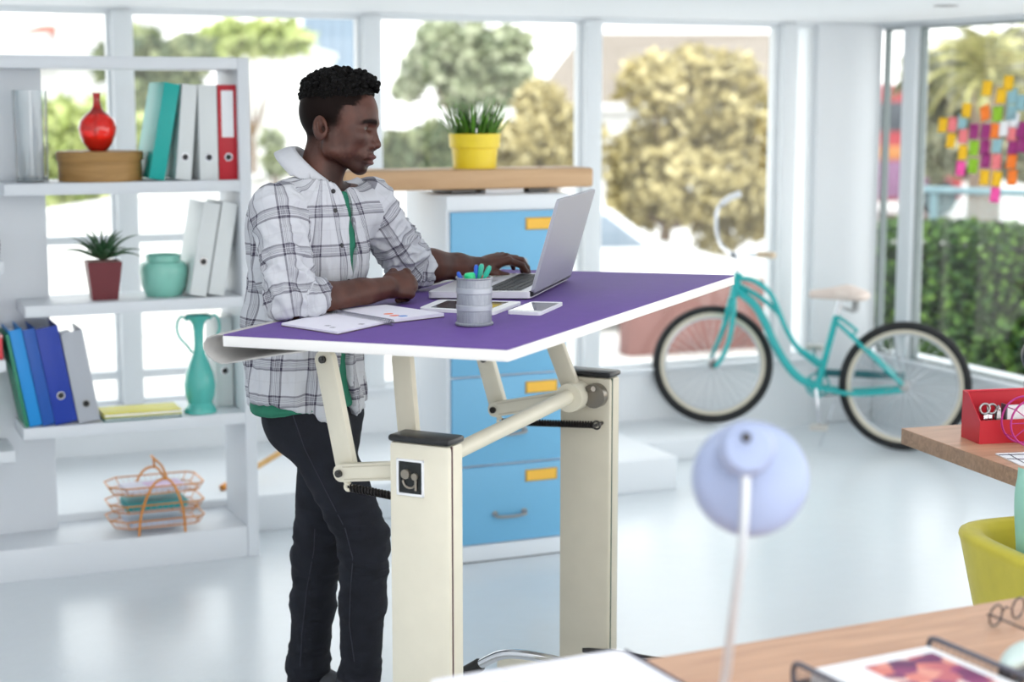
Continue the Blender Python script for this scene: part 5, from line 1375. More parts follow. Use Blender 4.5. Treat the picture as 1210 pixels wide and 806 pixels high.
# ---- clothing
TA = math.radians(40); TF = Vector((math.cos(TA), -math.sin(TA), 0)); TL = Vector((math.sin(TA), math.cos(TA), 0))
TR = np.array(Matrix((TF, TL, ZZ)).transposed())
ch, wa, pe = J['chest'], J['waist'], J['pelvis']
CC_ = hy(374, 198, 4.19); CAF = Vector((0.74, -0.10, -0.66)).normalized(); CAL = Vector((0.13, 0.99, 0.0)).normalized(); CAX = CAF.cross(CAL).normalized(); CAL = CAX.cross(CAF); CFS = 1.14      # centre and axis of the collar ring
def torso_field(off=0.0, hem=None):
    f = Field()
    f.add(P_ell(ch - ZZ * 0.01 - TF * 0.036, [0.138 + off, 0.160 + off, 0.175 + off], TR), 0.03)
    f.add(P_ell(ch + ZZ * 0.065 - TF * 0.050, [0.090 + off, 0.160 + off, 0.080 + off], TR), 0.05)
    f.add(P_ell(wa - TF * 0.038, [0.140 + off, 0.152 + off, 0.22 + off], TR), 0.06)
    f.add(P_ell(pe - TF * 0.022, [0.136 + off, 0.160 + off, 0.20 + off], TR), 0.06)
    f.add(P_cone(CC_ - TF * 0.016 - ZZ * 0.074, ch + ZZ * 0.10 - TF * 0.01, 0.062 + off, 0.10 + off), 0.04)
    for s in 'RL': f.add(P_cone(CC_ - ZZ * 0.102 - TF * 0.01, J['sh' + s] - ZZ * 0.004, 0.044 + off, 0.056 + off), 0.05)
    return f
def axial(p, c0=None):
    """angle about the trunk axis (0 = front) and height"""
    t = np.clip((p[:, 2] - pe.z) / (ch.z - pe.z), -0.4, 1.4)
    cx = pe.x + (ch.x - pe.x) * t; cy = pe.y + (ch.y - pe.y) * t
    dx = p[:, 0] - cx; dy = p[:, 1] - cy
    return np.arctan2(dx * TL.x + dy * TL.y, dx * TF.x + dy * TF.y), dx * TF.x + dy * TF.y, dx * TL.x + dy * TL.y
HEMZ = hy(352, 478, 4.15).z
def shirt_hem(p):
    th, _, _ = axial(p)
    s = np.abs(np.sin(th)) ** 2.0
    side = HEMZ; front = HEMZ - 0.062; back = HEMZ - 0.045
    h = np.where(np.cos(th) > 0, front, back) * (1 - s) + side * s
    return h - p[:, 2]
def tee_hem(p):
    th, _, _ = axial(p)
    return (HEMZ - 0.030 - 0.040 * np.clip(-np.cos(th + 0.75), 0, 1) + 0.012 * np.cos(th)) - p[:, 2]
shirt = torso_field(0.004)
slv = {}
for s, e_r, cuff in (('R', 0.054, 0.068), ('L', 0.054, 0.045)):
    a, e, w = J['sh' + s], J['el' + s], J['wr' + s]
    d = (w - e).normalized(); ce_ = e + d * cuff
    shirt.add(P_cone(a, e, 0.064 if s == 'R' else 0.066, e_r), 0.035)
    cf = Field(); cf.add(P_cone(e, e + d * (cuff + 0.04), e_r, 0.052), 0.01); cf.add(P_cone(e + d * (cuff - 0.045), e + d * (cuff + 0.05), e_r + 0.001, 0.0565), 0.006)
    dn = A3(d); c0 = A3(ce_)
    tilt = A3((d + ZZ * (-0.55 if s == 'R' else 0.1)).normalized())
    cf.cut(lambda p, c0=c0, tilt=tilt: (p - c0) @ tilt, 0.004)
    inner = P_cone(e + d * (cuff - 0.03), e + d * (cuff + 0.06), 0.0465, 0.047)
    cf.sub(inner, 0.002)
    shirt.add(lambda p, cf=cf: cf.val(p), 0.016)
    slv[s] = (a, e, ce_)
shirt.cut(shirt_hem, 0.004)
# neck opening and the open front
shirt.sub(P_ring(CC_, CAX, CAF, CAL, CFS, 0.088, -0.036, 0.25), 0.008); shirt.sub(P_ring(CC_, CAX, CAF, CAL, CFS, 0.056, -0.08, 0.25), 0.006)
def slot(p):
    th, fx, ly = axial(p)
    z = p[:, 2]
    zt = CC_.z - 0.078
    w = np.interp(zt - z, [0.0, 0.05, 0.10, 0.15, 0.20, 0.27, 0.36, 0.46, 0.56, 0.68], [0.011, 0.0095, 0.0085, 0.0065, 0.0035, 0.004, 0.010, 0.028, 0.042, 0.052])
    c = np.interp(zt - z, [0.0, 0.1, 0.22, 0.45, 0.65], [0.034, 0.025, 0.005, 0.002, 0.006])
    return np.maximum(np.abs(ly - c) - w, -(fx - 0.02))
shirt.sub(slot, 0.004)
keep_off(shirt, 0.008)
smin_b = np.min([A3(J[k]) for k in ('shR', 'shL', 'elR', 'elL', 'pelvis', 'waist')], 0) - np.array([.24, .24, .3]); smax_b = np.max([A3(J[k]) for k in ('shR', 'shL', 'elR', 'elL', 'pelvis', 'waist')], 0) + np.array([.26, .26, .2])
sv, sq = surface_nets(shirt, smin_b, smax_b, 0.0042)
sv = relax(sv, sq, 1, 0.4)
# which panel each face belongs to, and its cloth coordinates
def seg_coords(p, a, e, w):
    a, e, w = A3(a), A3(e), A3(w)
    def one(a, b, base):
        ba = b - a; L = np.linalg.norm(ba); u = ba / L; t = (p - a) @ u; r = p - a - t[:, None] * u
        return np.clip(t, 0 if base else -0.05, L + 0.06) , np.linalg.norm(p - a - np.clip(t, 0, L)[:, None] * u, axis=1), r, u, L
    t1, d1, r1, u1, L1 = one(a, e, False); t2, d2, r2, u2, L2 = one(e, w, True)
    ref = np.cross(u1, A3(TF)); ref /= np.linalg.norm(ref); b2 = np.cross(u1, ref)
    ang1 = np.arctan2(r1 @ b2, r1 @ ref)
    ref2 = ref - u2 * (ref @ u2); ref2 /= np.linalg.norm(ref2); b22 = np.cross(u2, ref2)
    ang2 = np.arctan2(r2 @ b22, r2 @ ref2)
    k = d2 < d1
    return np.where(k, ang2, ang1), np.where(k, L1 + t2, t1), np.minimum(d1, d2)
thv, fxv, lyv = axial(sv)
tor = torso_field(0.004).val(sv)
info = {s: seg_coords(sv, *slv[s]) for s in 'RL'}
dR = info['R'][2] - 0.062; dLn = info['L'][2] - 0.058
reg_v = np.where((tor < dR - 0.004) & (tor < dLn - 0.004), 0, np.where(dR < dLn, 1, 2))
fc = np.sort(reg_v[sq], axis=1)[:, 1]
uvs = np.zeros((len(sq), 4, 2))
for rg in (0, 1, 2):
    k = np.nonzero(fc == rg)[0]
    if rg == 0: a, l, R_ = thv[sq[k]], sv[sq[k]][:, :, 2], 0.150
    else:
        ii_ = info['R' if rg == 1 else 'L']; a, l, R_ = ii_[0][sq[k]], ii_[1][sq[k]], 0.064
    a = a.copy(); ref = a[:, :1]; a = np.where(a - ref > PI, a - 2 * PI, np.where(a - ref < -PI, a + 2 * PI, a))
    uvs[k, :, 0] = a * R_ + (0.031 if rg else 0.0); uvs[k, :, 1] = l + (0.02 if rg else 0.0)
# folds
nrm = vnormals(sv, sq); disp = np.zeros(len(sv))
for i, p in enumerate(sv):
    r = reg_v[i]
    if r == 0:
        q1 = Vector((thv[i] * 2.0 + p[2] * 2.5, p[2] * 3.0, 1.7)); n1 = noise.noise(q1 * 1.6)
        q2 = Vector((thv[i] * 5.0 - p[2] * 9, p[2] * 8.0, 4.0)); n2 = noise.noise(q2)
        low = min(1.0, max(0.0, (ch.z - p[2]) / 0.25))
        disp[i] = (1 - abs(n1) * 2.2) * 0.011 * (0.5 + low * 0.6) + (1 - abs(n2) * 2) * 0.0058 - 0.008
    else:
        ii_ = info['R' if r == 1 else 'L']; t = ii_[1][i]; a = ii_[0][i]
        el_t = (slv['R' if r == 1 else 'L'][1] - slv['R' if r == 1 else 'L'][0]).length
        near = math.exp(-((t - el_t * 0.80) / 0.11) ** 2)
        n1 = noise.noise(Vector((math.cos(a) * 1.2 + t * 4, math.sin(a) * 1.2, t * 26)))
        n2 = noise.noise(Vector((math.cos(a) * 2.4, math.sin(a) * 2.4, t * 50 + 7)))
        disp[i] = (1 - abs(n1) * 2.4) * (0.0058 + 0.0085 * near) + (1 - abs(n2) * 2) * 0.0040 * (0.5 + near) - 0.006
sv = sv + nrm * disp[:, None]
sv = relax(sv, sq, 1, 0.3)
def plaid():
    m = bpy.data.materials.new('plaid_cotton'); m.use_nodes = True; nt = m.node_tree; b = nt.nodes['Principled BSDF']
    uv = nt.nodes.new('ShaderNodeUVMap'); uv.uv_map = 'cloth'; sp = nt.nodes.new('ShaderNodeSeparateXYZ'); nt.links.new(uv.outputs['UV'], sp.inputs[0])
    fac = []
    for axn, per, off in (('X', 0.090, 0.040), ('Y', 0.096, 0.055)):
        ad = nt.nodes.new('ShaderNodeMath'); ad.operation = 'MULTIPLY_ADD'; ad.inputs[1].default_value = 1 / per; ad.inputs[2].default_value = 10 + off / per
        nt.links.new(sp.outputs[axn], ad.inputs[0]); fr_ = nt.nodes.new('ShaderNodeMath'); fr_.operation = 'FRACT'; nt.links.new(ad.outputs[0], fr_.inputs[0])
        r = nt.nodes.new('ShaderNodeValToRGB'); cr = r.color_ramp; cr.interpolation = 'CONSTANT'
        w_, s_, t_, u_ = 0.0, 0.62, 0.30, 0.46
        stops = [(0.0, t_ if axn == 'X' else .38), (0.055, w_ + .08), (0.085, u_), (0.105, .08), (0.125, u_), (0.145, .08), (0.165, u_), (0.185, .08), (0.215, s_), (0.275, w_), (0.62, 0.05), (0.66, w_), (0.955, s_)]
        cr.elements[0].position = 0.0; cr.elements[0].color = (stops[0][1],) * 3 + (1,)
        cr.elements[1].position = stops[1][0]; cr.elements[1].color = (stops[1][1],) * 3 + (1,)
        for p_, v_ in stops[2:]: e = cr.elements.new(p_); e.color = (v_, v_, v_, 1)
        nt.links.new(fr_.outputs[0], r.inputs['Fac']); fac.append(r.outputs['Color'])
    sm = nt.nodes.new('ShaderNodeMath'); sm.operation = 'ADD'; sm.use_clamp = True; nt.links.new(fac[0], sm.inputs[0]); nt.links.new(fac[1], sm.inputs[1])
    mx = nt.nodes.new('ShaderNodeMix'); mx.data_type = 'RGBA'; nt.links.new(sm.outputs[0], mx.inputs['Factor']); mx.inputs['A'].default_value = srgb(192, 194, 200); mx.inputs['B'].default_value = srgb(66, 62, 78)
    nt.links.new(mx.outputs['Result'], b.inputs['Base Color']); b.inputs['Roughness'].default_value = 0.85; b.inputs['Specular IOR Level'].default_value = 0.2
    tc = nt.nodes.new('ShaderNodeTexCoord'); n = nt.nodes.new('ShaderNodeTexNoise'); n.inputs['Scale'].default_value = 55; n.inputs['Detail'].default_value = 5
    bp = nt.nodes.new('ShaderNodeBump'); bp.inputs['Strength'].default_value = 0.35; bp.inputs['Distance'].default_value = 0.006
    nt.links.new(tc.outputs['Object'], n.inputs['Vector']); nt.links.new(n.outputs['Fac'], bp.inputs['Height']); nt.links.new(bp.outputs['Normal'], b.inputs['Normal'])
    MATS['plaid_cotton'] = m
plaid()
shirt_o = np_mesh('shirt', sv, sq, 'plaid_cotton', man, uv=uvs)
# collar, folded over, open at the throat
rows = []; NC = 48
for lev in range(8):
    row = []
    for i in range(NC + 1):
        u_ = i / NC; a = -(PI - 0.16) + 2 * (PI - 0.16) * u_          # 0 = back of the neck
        bk = math.cos(a); front = max(0.0, -bk); tip = front ** 5
        prof_ = [(0.059, -0.030), (0.0585, -0.010), (0.060, 0.001), (0.064, 0.004), (0.070, -0.002), (0.077, -0.012), (0.084, -0.026 - 0.002 * tip), (0.090, -0.041 - 0.006 * tip)]
        r_, h_ = prof_[lev]
        p = CC_ - CAF * (math.cos(a) * r_ * CFS) + CAL * (math.sin(a) * r_) + CAX * h_
        if lev >= 5: p = p + CAL * (0.012 * (lev - 4) / 3 * tip * (1 if a > 0 else -1)) - CAF * (0.006 * (lev - 4) / 3 * tip)
        row.append(p)
    rows.append(row)
from mathutils.bvhtree import BVHTree
bvh = BVHTree.FromPolygons([tuple(p) for p in sv], [tuple(int(i_) for i_ in f) for f in sq])
for lev in range(5, 8):
    for i in range(NC + 1):
        for _ in range(2):
            p = rows[lev][i]; l_, n_, _i, dd = bvh.find_nearest(p)
            gap = 0.0065 + 0.003 * (7 - lev)
            if l_ is not None and (p - l_).dot(n_) < gap: rows[lev][i] = l_ + n_ * gap
cm_ = MB(); cm_.grid(rows)
collar_o = cm_.build('collar', 'plaid_cotton', man, world=True, solid=0.003, ang=180)
me = collar_o.data; l = me.uv_layers.new(name='cloth')
for lp_ in me.loops:
    vi = lp_.vertex_index; lev, i = divmod(vi, NC + 1) if len(me.vertices) == 8 * (NC + 1) else (3, vi % (NC + 1))
    l.data[lp_.index].uv = ((0.30 + 0.26 * lev / 7) * 0.090 - 0.040, (0.29 + 0.385 * abs(i / NC - 0.5) * 2) * 0.096 - 0.055)
# buttons: set on the cloth along the placket
from mathutils.bvhtree import BVHTree
bvh = BVHTree.FromPolygons([tuple(p) for p in sv], [tuple(int(i_) for i_ in f) for f in sq])
mat('button_dark', (26, 24, 32), 0.35)
for px, py in ((394, 226), (395.5, 249), (403, 290), (412, 332)):
    d = ray(px, py).normalized(); h_, n_, _, _ = bvh.ray_cast(EYE, d, 20)
    if h_ is None: continue
    n_ = (n_ - d * 0.6).normalized()
    MB().lathe([(0.0052, -0.001), (0.0058, 0.0012), (0.004, 0.002), (0.001, 0.0016)], h_ + n_ * 0.0015, 16, axes_to(n_)).build('button', 'button_dark', shirt_o, world=True)
# green T-shirt
tee = torso_field(-0.009); tee.cut(tee_hem, 0.004)
tee.sub(P_ring(CC_, CAX, CAF, CAL, CFS, 0.090, -0.056, 0.25), 0.008)
keep_off(tee, 0.004)
tv, tq = surface_nets(tee, smin_b, smax_b, 0.006)
th2, _, _ = axial(tv); tn_ = vnormals(tv, tq)
tv = tv + tn_ * (np.array([noise.noise(Vector((th2[i] * 3, p[2] * 10, 3))) for i, p in enumerate(tv)]) * 0.004 + np.clip((HEMZ + 0.02 - tv[:, 2]) / 0.05, 0, 1) * 0.010)[:, None]
mat('tee_green', (36, 112, 88), 0.9, bump=0.15, bscale=120, var=0.06, scale=30)
np_mesh('t_shirt', tv, tq, 'tee_green', man)
# jeans
jn = Field()
PA = math.radians(32); PF = Vector((math.cos(PA), -math.sin(PA), 0)); PL_ = Vector((math.sin(PA), math.cos(PA), 0)); PRm = np.array(Matrix((PF, PL_, ZZ)).transposed())
jn.add(P_ell(pe - ZZ * 0.01 - PF * 0.01, [0.108, 0.140, 0.15], PRm), 0.03)
jn.add(P_ell(J['hipR'] - PF * 0.045 - ZZ * 0.03, [0.075, 0.080, 0.10], PRm), 0.04)
jn.add(P_ell(J['hipL'] - PF * 0.045 - ZZ * 0.03, [0.075, 0.080, 0.10], PRm), 0.04)
for s in 'RL':
    h_, k_, a_ = J['hip' + s], J['kn' + s], J['an' + s]
    jn.add(P_cone(h_ - ZZ * 0.02, k_, 0.088, 0.064), 0.035 if s == 'R' else 0.02)
    jn.add(P_cone(k_, k_.lerp(a_, 0.35), 0.063, 0.062), 0.02)
    jn.add(P_cone(k_.lerp(a_, 0.35), a_ + (a_ - k_).normalized() * 0.07, 0.061, 0.053), 0.02)
jn.cut(lambda p: p[:, 2] - (pe.z + 0.11), 0.01)
jn.cut(lambda p: 0.048 - p[:, 2], 0.006)
jl = np.min([A3(J[k]) for k in ('hipR', 'hipL', 'knR', 'knL', 'anR', 'anL')], 0) - 0.2; jh = np.max([A3(J[k]) for k in ('hipR', 'hipL', 'knR', 'knL', 'anR', 'anL')], 0) + 0.25; jl[2] = 0.05
jv, jq = surface_nets(jn, jl, jh, 0.0055); jv = relax(jv, jq, 1, 0.4); jnn = vnormals(jv, jq)
dj = np.zeros(len(jv))
for i, p in enumerate(jv):
    v_ = Vector(p)
    dk = min((v_ - J['knR']).length, (v_ - J['knL']).length); near = math.exp(-(dk / 0.16) ** 2) + math.exp(-((p[2] - 0.11) / 0.06) ** 2) + 0.13
    n1 = noise.noise(Vector((p[0] * 7, p[1] * 7, p[2] * 24))); n2 = noise.noise(Vector((p[0] * 16 + p[2] * 8, p[1] * 16, p[2] * 40)))
    dj[i] = (1 - abs(n1) * 2.2) * 0.008 * near + (1 - abs(n2) * 2) * 0.0035 * near - 0.003
jv = jv + jnn * dj[:, None]
mat('denim_black', (27, 29, 37), 0.85, bump=0.2, bscale=260, var=0.22, scale=18, spec=0.25)
jeans_o = np_mesh('jeans', jv, jq, 'denim_black', man)
bvj = BVHTree.FromPolygons([tuple(p) for p in jv], [tuple(int(i_) for i_ in f) for f in jq])
mat('seam', (46, 48, 58), 0.9)
for path in ([(346, 490), (360, 530), (385, 580), (408, 625), (417, 660), (414, 700), (413, 740), (420, 790)], [(372, 625), (371, 650), (362, 700), (357, 750), (354, 795)]):
    pts = []
    for a_, b_ in zip(path, path[1:]):
        for k_ in range(6):
            px, py = a_[0] + (b_[0] - a_[0]) * k_ / 6, a_[1] + (b_[1] - a_[1]) * k_ / 6
            h_, n_, _, _ = bvj.ray_cast(EYE, ray(px, py).normalized(), 20)
            if h_ is not None and (not pts or (h_ - pts[-1]).length < 0.06): pts.append(h_ + n_ * 0.0008)
    if len(pts) > 3: MB().tube(pts, 0.0014, 6).build('seam', 'seam', jeans_o, world=True)
# shoes
mat('shoe_canvas', (70, 72, 78), 0.8, bump=0.1, bscale=200); mat('shoe_sole', (226, 222, 212), 0.6)
for s, yaw in (('R', -0.50), ('L', -0.35)):
    a_ = J['an' + s]; fx = Vector((math.cos(yaw), math.sin(yaw), 0)); fy = Vector((-fx.y, fx.x, 0)); g = Vector((a_.x, a_.y, 0))
    Rm = np.array(Matrix((fx, fy, ZZ)).transposed())
    sh = Field(); sh.add(P_ell(g + fx * 0.02 + ZZ * 0.055, [0.075, 0.040, 0.05], Rm), 0.02); sh.add(P_ell(g + fx * 0.12 + ZZ * 0.042, [0.085, 0.047, 0.036], Rm), 0.03); sh.add(P_cone(g + ZZ * 0.07, a_ + ZZ * 0.01, 0.044, 0.042), 0.02)
    sh.cut(lambda p: 0.020 - p[:, 2], 0.004); sh.cut(lambda p, z_=a_.z: p[:, 2] - 0.125, 0.004)
    v_, q_ = surface_nets(sh, A3(g) - np.array([.3, .3, .02]), A3(g) + np.array([.3, .3, .25]), 0.006)
    so = np_mesh('shoe', v_, q_, 'shoe_canvas', man)
    pl_ = []
    for k_ in range(32):
        t_ = 2 * PI * k_ / 32; c_, s_ = math.cos(t_), math.sin(t_)
        pl_.append(g + fx * (0.075 + 0.135 * c_) + fy * (s_ * (0.046 if c_ > 0 else 0.040)))
    m = MB(); n = len(pl_); m.add([p + ZZ * 0.0005 for p in pl_] + [p + ZZ * 0.024 for p in pl_], [tuple(range(n - 1, -1, -1)), tuple(range(n, 2 * n))] + [(i, (i + 1) % n, n + (i + 1) % n, n + i) for i in range(n)]); m.build('sole', 'shoe_sole', so, world=True)
# ================================================================== BICYCLE
mat('bike_teal', (0, 172, 172), 0.3, coat=0.4)
mat('tyre_cream', (218, 210, 190), 0.6); mat('rim_steel', (196, 198, 200), 0.3, metal=0.6); mat('saddle_cream', (222, 206, 196), 0.5); mat('grip_cream', (206, 186, 158), 0.5)
BY = math.radians(15)
RW = 0.312
rh = hy(1069, 458.5, 7.9); rh.z = RW + 0.001
BD = Vector((-math.cos(BY), math.sin(BY), 0)); BN = Vector((-math.sin(BY), -math.cos(BY), 0))        # BN: the bike's left side, towards the camera
fhub = hy(842, 430, 8.13)
bike = thing('bicycle', 'turquoise step-through cruiser bicycle parked by the corner windows, front wheel turned', 'bicycle', (rh.x, rh.y, 0))
def bp_(px, py, off=0.0): return hp(px, py, rh + BN * off, BN)
def wheel(name, c, n, R, nsp=36):
    n = Vector(n).normalized(); rot = axes_to(n)
    root = MB().torus(c, R - 0.021, 0.021, rot, 72, 12).build(name, mat('tyre_black', (30, 31, 33), 0.75), bike, world=True)
    m = MB(); m.torus(c, R - 0.045, 0.013, rot, 72, 10); m.build('whitewall', 'tyre_cream', root, world=True)
    m = MB(); m.torus(c, R - 0.060, 0.008, rot, 72, 8); m.build('rim', 'rim_steel', root, world=True)
    m = MB(); m.lathe([(0.008, -0.05), (0.012, -0.045), (0.024, -0.032), (0.024, -0.028), (0.014, -0.022), (0.014, 0.022), (0.024, 0.028), (0.024, 0.032), (0.012, 0.045), (0.008, 0.05)], c, 20, rot); m.build('hub', 'steel', root, world=True)
    m = MB(); x, y = rot @ Vector((1, 0, 0)), rot @ Vector((0, 1, 0))
    for k in range(nsp):
        a = 2 * PI * k / nsp; b = a + (0.5 if k % 2 else -0.5); s = 0.03 * (1 if (k // 2) % 2 else -1)
        m.tube([c + (x * math.cos(b) + y * math.sin(b)) * 0.022 + n * s, c + (x * math.cos(a) + y * math.sin(a)) * (R - 0.062)], 0.0010, 4, caps=False)
    m.build('spokes', 'chrome', root, world=True)
    return root
wheel('rear_wheel', rh, BN, RW)
vw = (fhub - EYE).normalized(); nh = Vector((vw.x, vw.y, 0)).normalized(); camb = math.radians(20)
fn = -(nh * math.cos(camb)) + ZZ * math.sin(camb)
wheel('front_wheel', fhub, fn, 0.295)
# the front wheel stands on the platform: put its top right under the tyre
def fr_tube(name, px, r, off=0.0, m='bike_teal', par=None, flat=None, n=6):
    offs = off if isinstance(off, (list, tuple)) else [off] * len(px)
    pts = smoothpath([bp_(a, b, o) for (a, b), o in zip(px, offs)], n)
    rr = r if not isinstance(r, (list, tuple)) else [r[0] + (r[1] - r[0]) * i / (len(pts) - 1) for i in range(len(pts))]
    mb = MB(); mb.tube(pts, rr, 12, flat=flat); return mb.build(name, m, par or bike, world=True)
fr = fr_tube('main_tube', [(867, 341), (876, 347), (892, 361), (904, 381), (915, 406), (930, 431), (946, 448), (966, 457)], 0.0205)
fr_tube('upper_tube', [(873, 329), (884, 329.5), (897, 335), (911, 348), (919, 365), (929, 389), (941, 409), (955, 419), (972, 430)], 0.0125, 0.010)
fr_tube('upper_tube', [(871, 336), (882, 342), (896, 350), (909, 360), (921, 372), (931, 393), (943, 412), (957, 424), (972, 436)], 0.0125, -0.012)
fr_tube('seat_tube', [(966, 457), (977, 416), (988.5, 373)], 0.0165)
fr_tube('head_tube', [(866.5, 351), (869, 340), (873, 322)], 0.021)
BBp = bp_(965, 457)
MB().cyl(BBp - BN * 0.04, BBp + BN * 0.04, 0.026, 20).build('bottom_bracket', 'bike_teal', bike, world=True)
for o in (0.055, -0.055):
    c_ = rh + BN * o
    def q(px, py, oo): return bp_(px, py, oo)
    m = MB(); a = q(989, 381, o * 0.3)
    m.tube(smoothpath([a, a.lerp(c_, 0.5) + ZZ * 0.004 + BN * o * .25, c_ + ZZ * 0.006], 6), 0.0095, 10); m.build('seat_stay', 'bike_teal', bike, world=True)
    m = MB(); a = BBp + BN * o * 0.5
    m.tube(smoothpath([a, a.lerp(c_, 0.45) - ZZ * 0.028 + BN * o * .3, c_ - ZZ * 0.012], 6), 0.011, 10); m.build('chain_stay', 'bike_teal', bike, world=True)
    m = MB(); m.cyl(c_ - BN * 0.004, c_ + BN * 0.012, 0.018, 16); m.cyl(c_, c_ + BN * (0.03 if o > 0 else -0.03), 0.007, 10); m.build('dropout', 'steel', bike, world=True)
m = MB(); a, b = bp_(992, 378, 0.0), rh.lerp(bp_(989, 381), 0.52) + ZZ * 0.09
m.tube(smoothpath([bp_(990, 374, 0.012), bp_(1003, 383, 0.02), bp_(1013, 391, 0.03)], 4), 0.008, 8); m.tube([bp_(1013, 391, 0.03), bp_(1004, 399, 0.035)], 0.006, 8); m.build('stay_bridge', 'bike_teal', bike, world=True)
# chain set, chain guard
o = -0.055
cr = BBp + BN * o
m = MB(); m.torus(cr, 0.055, 0.006, axes_to(BN), 36, 6); m.torus(cr, 0.022, 0.008, axes_to(BN), 24, 6)
x_, y_ = axes_to(BN) @ Vector((1, 0, 0)), axes_to(BN) @ Vector((0, 1, 0))
for k in range(5): a = 2 * PI * k / 5; m.tube([cr + (x_ * math.cos(a) + y_ * math.sin(a)) * .02, cr + (x_ * math.cos(a) + y_ * math.sin(a)) * .053], 0.005, 6)
m.build('chainring', 'bike_teal', bike, world=True)
m = MB(); m.tube([cr + ZZ * 0.062 + BD * .01, rh + BN * o + ZZ * 0.040], 0.010, 8, flat=1.8); m.build('chain_guard', mat('dark_teal', (0, 96, 104), 0.35), bike, world=True)
m = MB(); m.tube([cr + ZZ * -0.054, rh + BN * o - ZZ * 0.028], 0.004, 6); m.build('chain', 'dark_steel', bike, world=True)
for s, dirp in ((1, (968.5, 503)), (-1, None)):
    base = BBp + BN * 0.06 * s
    if s > 0: tip = hp(dirp[0], dirp[1], base + BN * 0.02, BN)
    else: tip = base - (hp(968.5, 503, BBp + BN * .08, BN) - (BBp + BN * 0.06))
    m = MB(); m.tube([base, base.lerp(tip, 0.5) + BN * 0.008 * s, tip], 0.008, 8); co = m.build('crank', 'chrome', bike, world=True)
    m = MB(); m.box(tip + BN * 0.045 * s, (0.085, 0.07, 0.024), Matrix((BD, BN, ZZ)).transposed(), 0.006); m.build('pedal', mat('pedal_grey', (190, 186, 180), 0.5), co, world=True)
m = MB(); a, b = bp_(986, 474, 0.03), hz(969, 527, 0.004)
m.tube(smoothpath([a, a.lerp(b, .5) + BN * 0.004, b], 4), 0.0065, 8); m.build('kickstand', 'chrome', bike, world=True)
# saddle
sp_ = bp_(990, 365)
m = MB(); m.cyl(bp_(988.5, 373), bp_(992, 356), 0.0125, 12); m.build('seat_post', 'chrome', bike, world=True)
sd = bp_(993, 351); fw_ = BD.copy(); sl = BN.copy()
sf = Field(); RS = np.array(Matrix((fw_, sl, ZZ)).transposed()) @ np.array(Matrix.Rotation(math.radians(-3), 3, 'Y'))
sf.add(P_ell(sd - fw_ * 0.065 + ZZ * 0.012, [0.078, 0.108, 0.034], RS), 0.02); sf.add(P_cone(sd - fw_ * 0.03 + ZZ * 0.012, sd + fw_ * 0.13 + ZZ * 0.008, 0.045, 0.022), 0.04)
sf.cut(lambda p: (sd.z - 0.012) - p[:, 2], 0.006)
v_, q_ = surface_nets(sf, A3(sd) - .22, A3(sd) + .22, 0.006); so = np_mesh('saddle', v_, q_, 'saddle_cream', bike)
for s in (-1, 1):
    c0 = sd - fw_ * 0.075 + sl * 0.055 * s - ZZ * 0.012; pts = []
    for i in range(5 * 10 + 1):
        a = 2 * PI * i / 10; pts.append(c0 + fw_ * 0.014 * math.cos(a) + sl * 0.014 * math.sin(a) - ZZ * 0.055 * i / 50)
    m = MB(); m.tube(pts, 0.003, 6); m.tube([pts[-1], sd - ZZ * 0.05 - fw_ * 0.01], 0.004, 6); m.build('saddle_spring', 'steel', so, world=True)
# fork, stem and bars (turned with the front wheel)
yn, yf = fhub.y - 0.055, fhub.y + 0.055
for pts_, yy in (([(866.5, 350), (867, 366), (862.5, 398), (854, 421), (844.5, 434)], yn), ([(864, 352), (857.5, 379), (850.5, 399), (843, 416), (840, 426)], yf)):
    P_ = [hy(a, b, rh.y + (fhub.y - rh.y) * 0.90 + (yy - rh.y - (fhub.y - rh.y) * 0.90) * min(1.0, i / 3.0)) for i, (a, b) in enumerate(pts_)]
    sm_ = smoothpath(P_, 6); m = MB(); m.tube(sm_, [0.0150 - 0.005 * i / len(sm_) for i in range(len(sm_))], 12); m.build('fork_blade', 'bike_teal', bike, world=True)
    m = MB(); m.cyl(P_[-1] - fn * 0.004, fhub + fn * (0.05 if yy == yn else -0.05), 0.010, 10); m.build('axle_nut', 'dark_steel', bike, world=True)
hdp = bp_(872.5, 324); cl = bp_(867.5, 301)
m = MB(); m.tube(smoothpath([hdp, bp_(872, 312), bp_(870.5, 305), cl], 5), 0.0115, 12); m.cyl(cl - BN * 0.025, cl + BN * 0.025, 0.017, 14); m.build('stem', 'chrome', bike, world=True)
yc = cl.y
def bar_path(lst): return smoothpath([hy(a, b, yc + dy) for a, b, dy in lst], 5)
m = MB(); m.tube(bar_path([(867.5, 301, 0), (877, 300, -0.06), (890, 300.5, -0.12), (904, 301, -0.17)]), 0.0105, 10)
m.tube(bar_path([(867.5, 301, 0), (858, 296, 0.05), (851, 287, 0.10), (847, 272, 0.14), (846.5, 255, 0.17), (850, 244, 0.18), (859, 236, 0.18)]), 0.0105, 10); hbo = m.build('handlebar', 'chrome', bike, world=True)
for l in ([(896, 300.7, -0.145), (906, 301.2, -0.18), (915, 302, -0.21)], [(853, 240.5, 0.18), (863, 233.5, 0.17), (875, 229, 0.15)]):
    m = MB(); m.tube(bar_path(l), 0.0155, 12); m.build('grip', 'grip_cream' if l[0][0] > 890 else 'plastic_white', hbo, world=True)
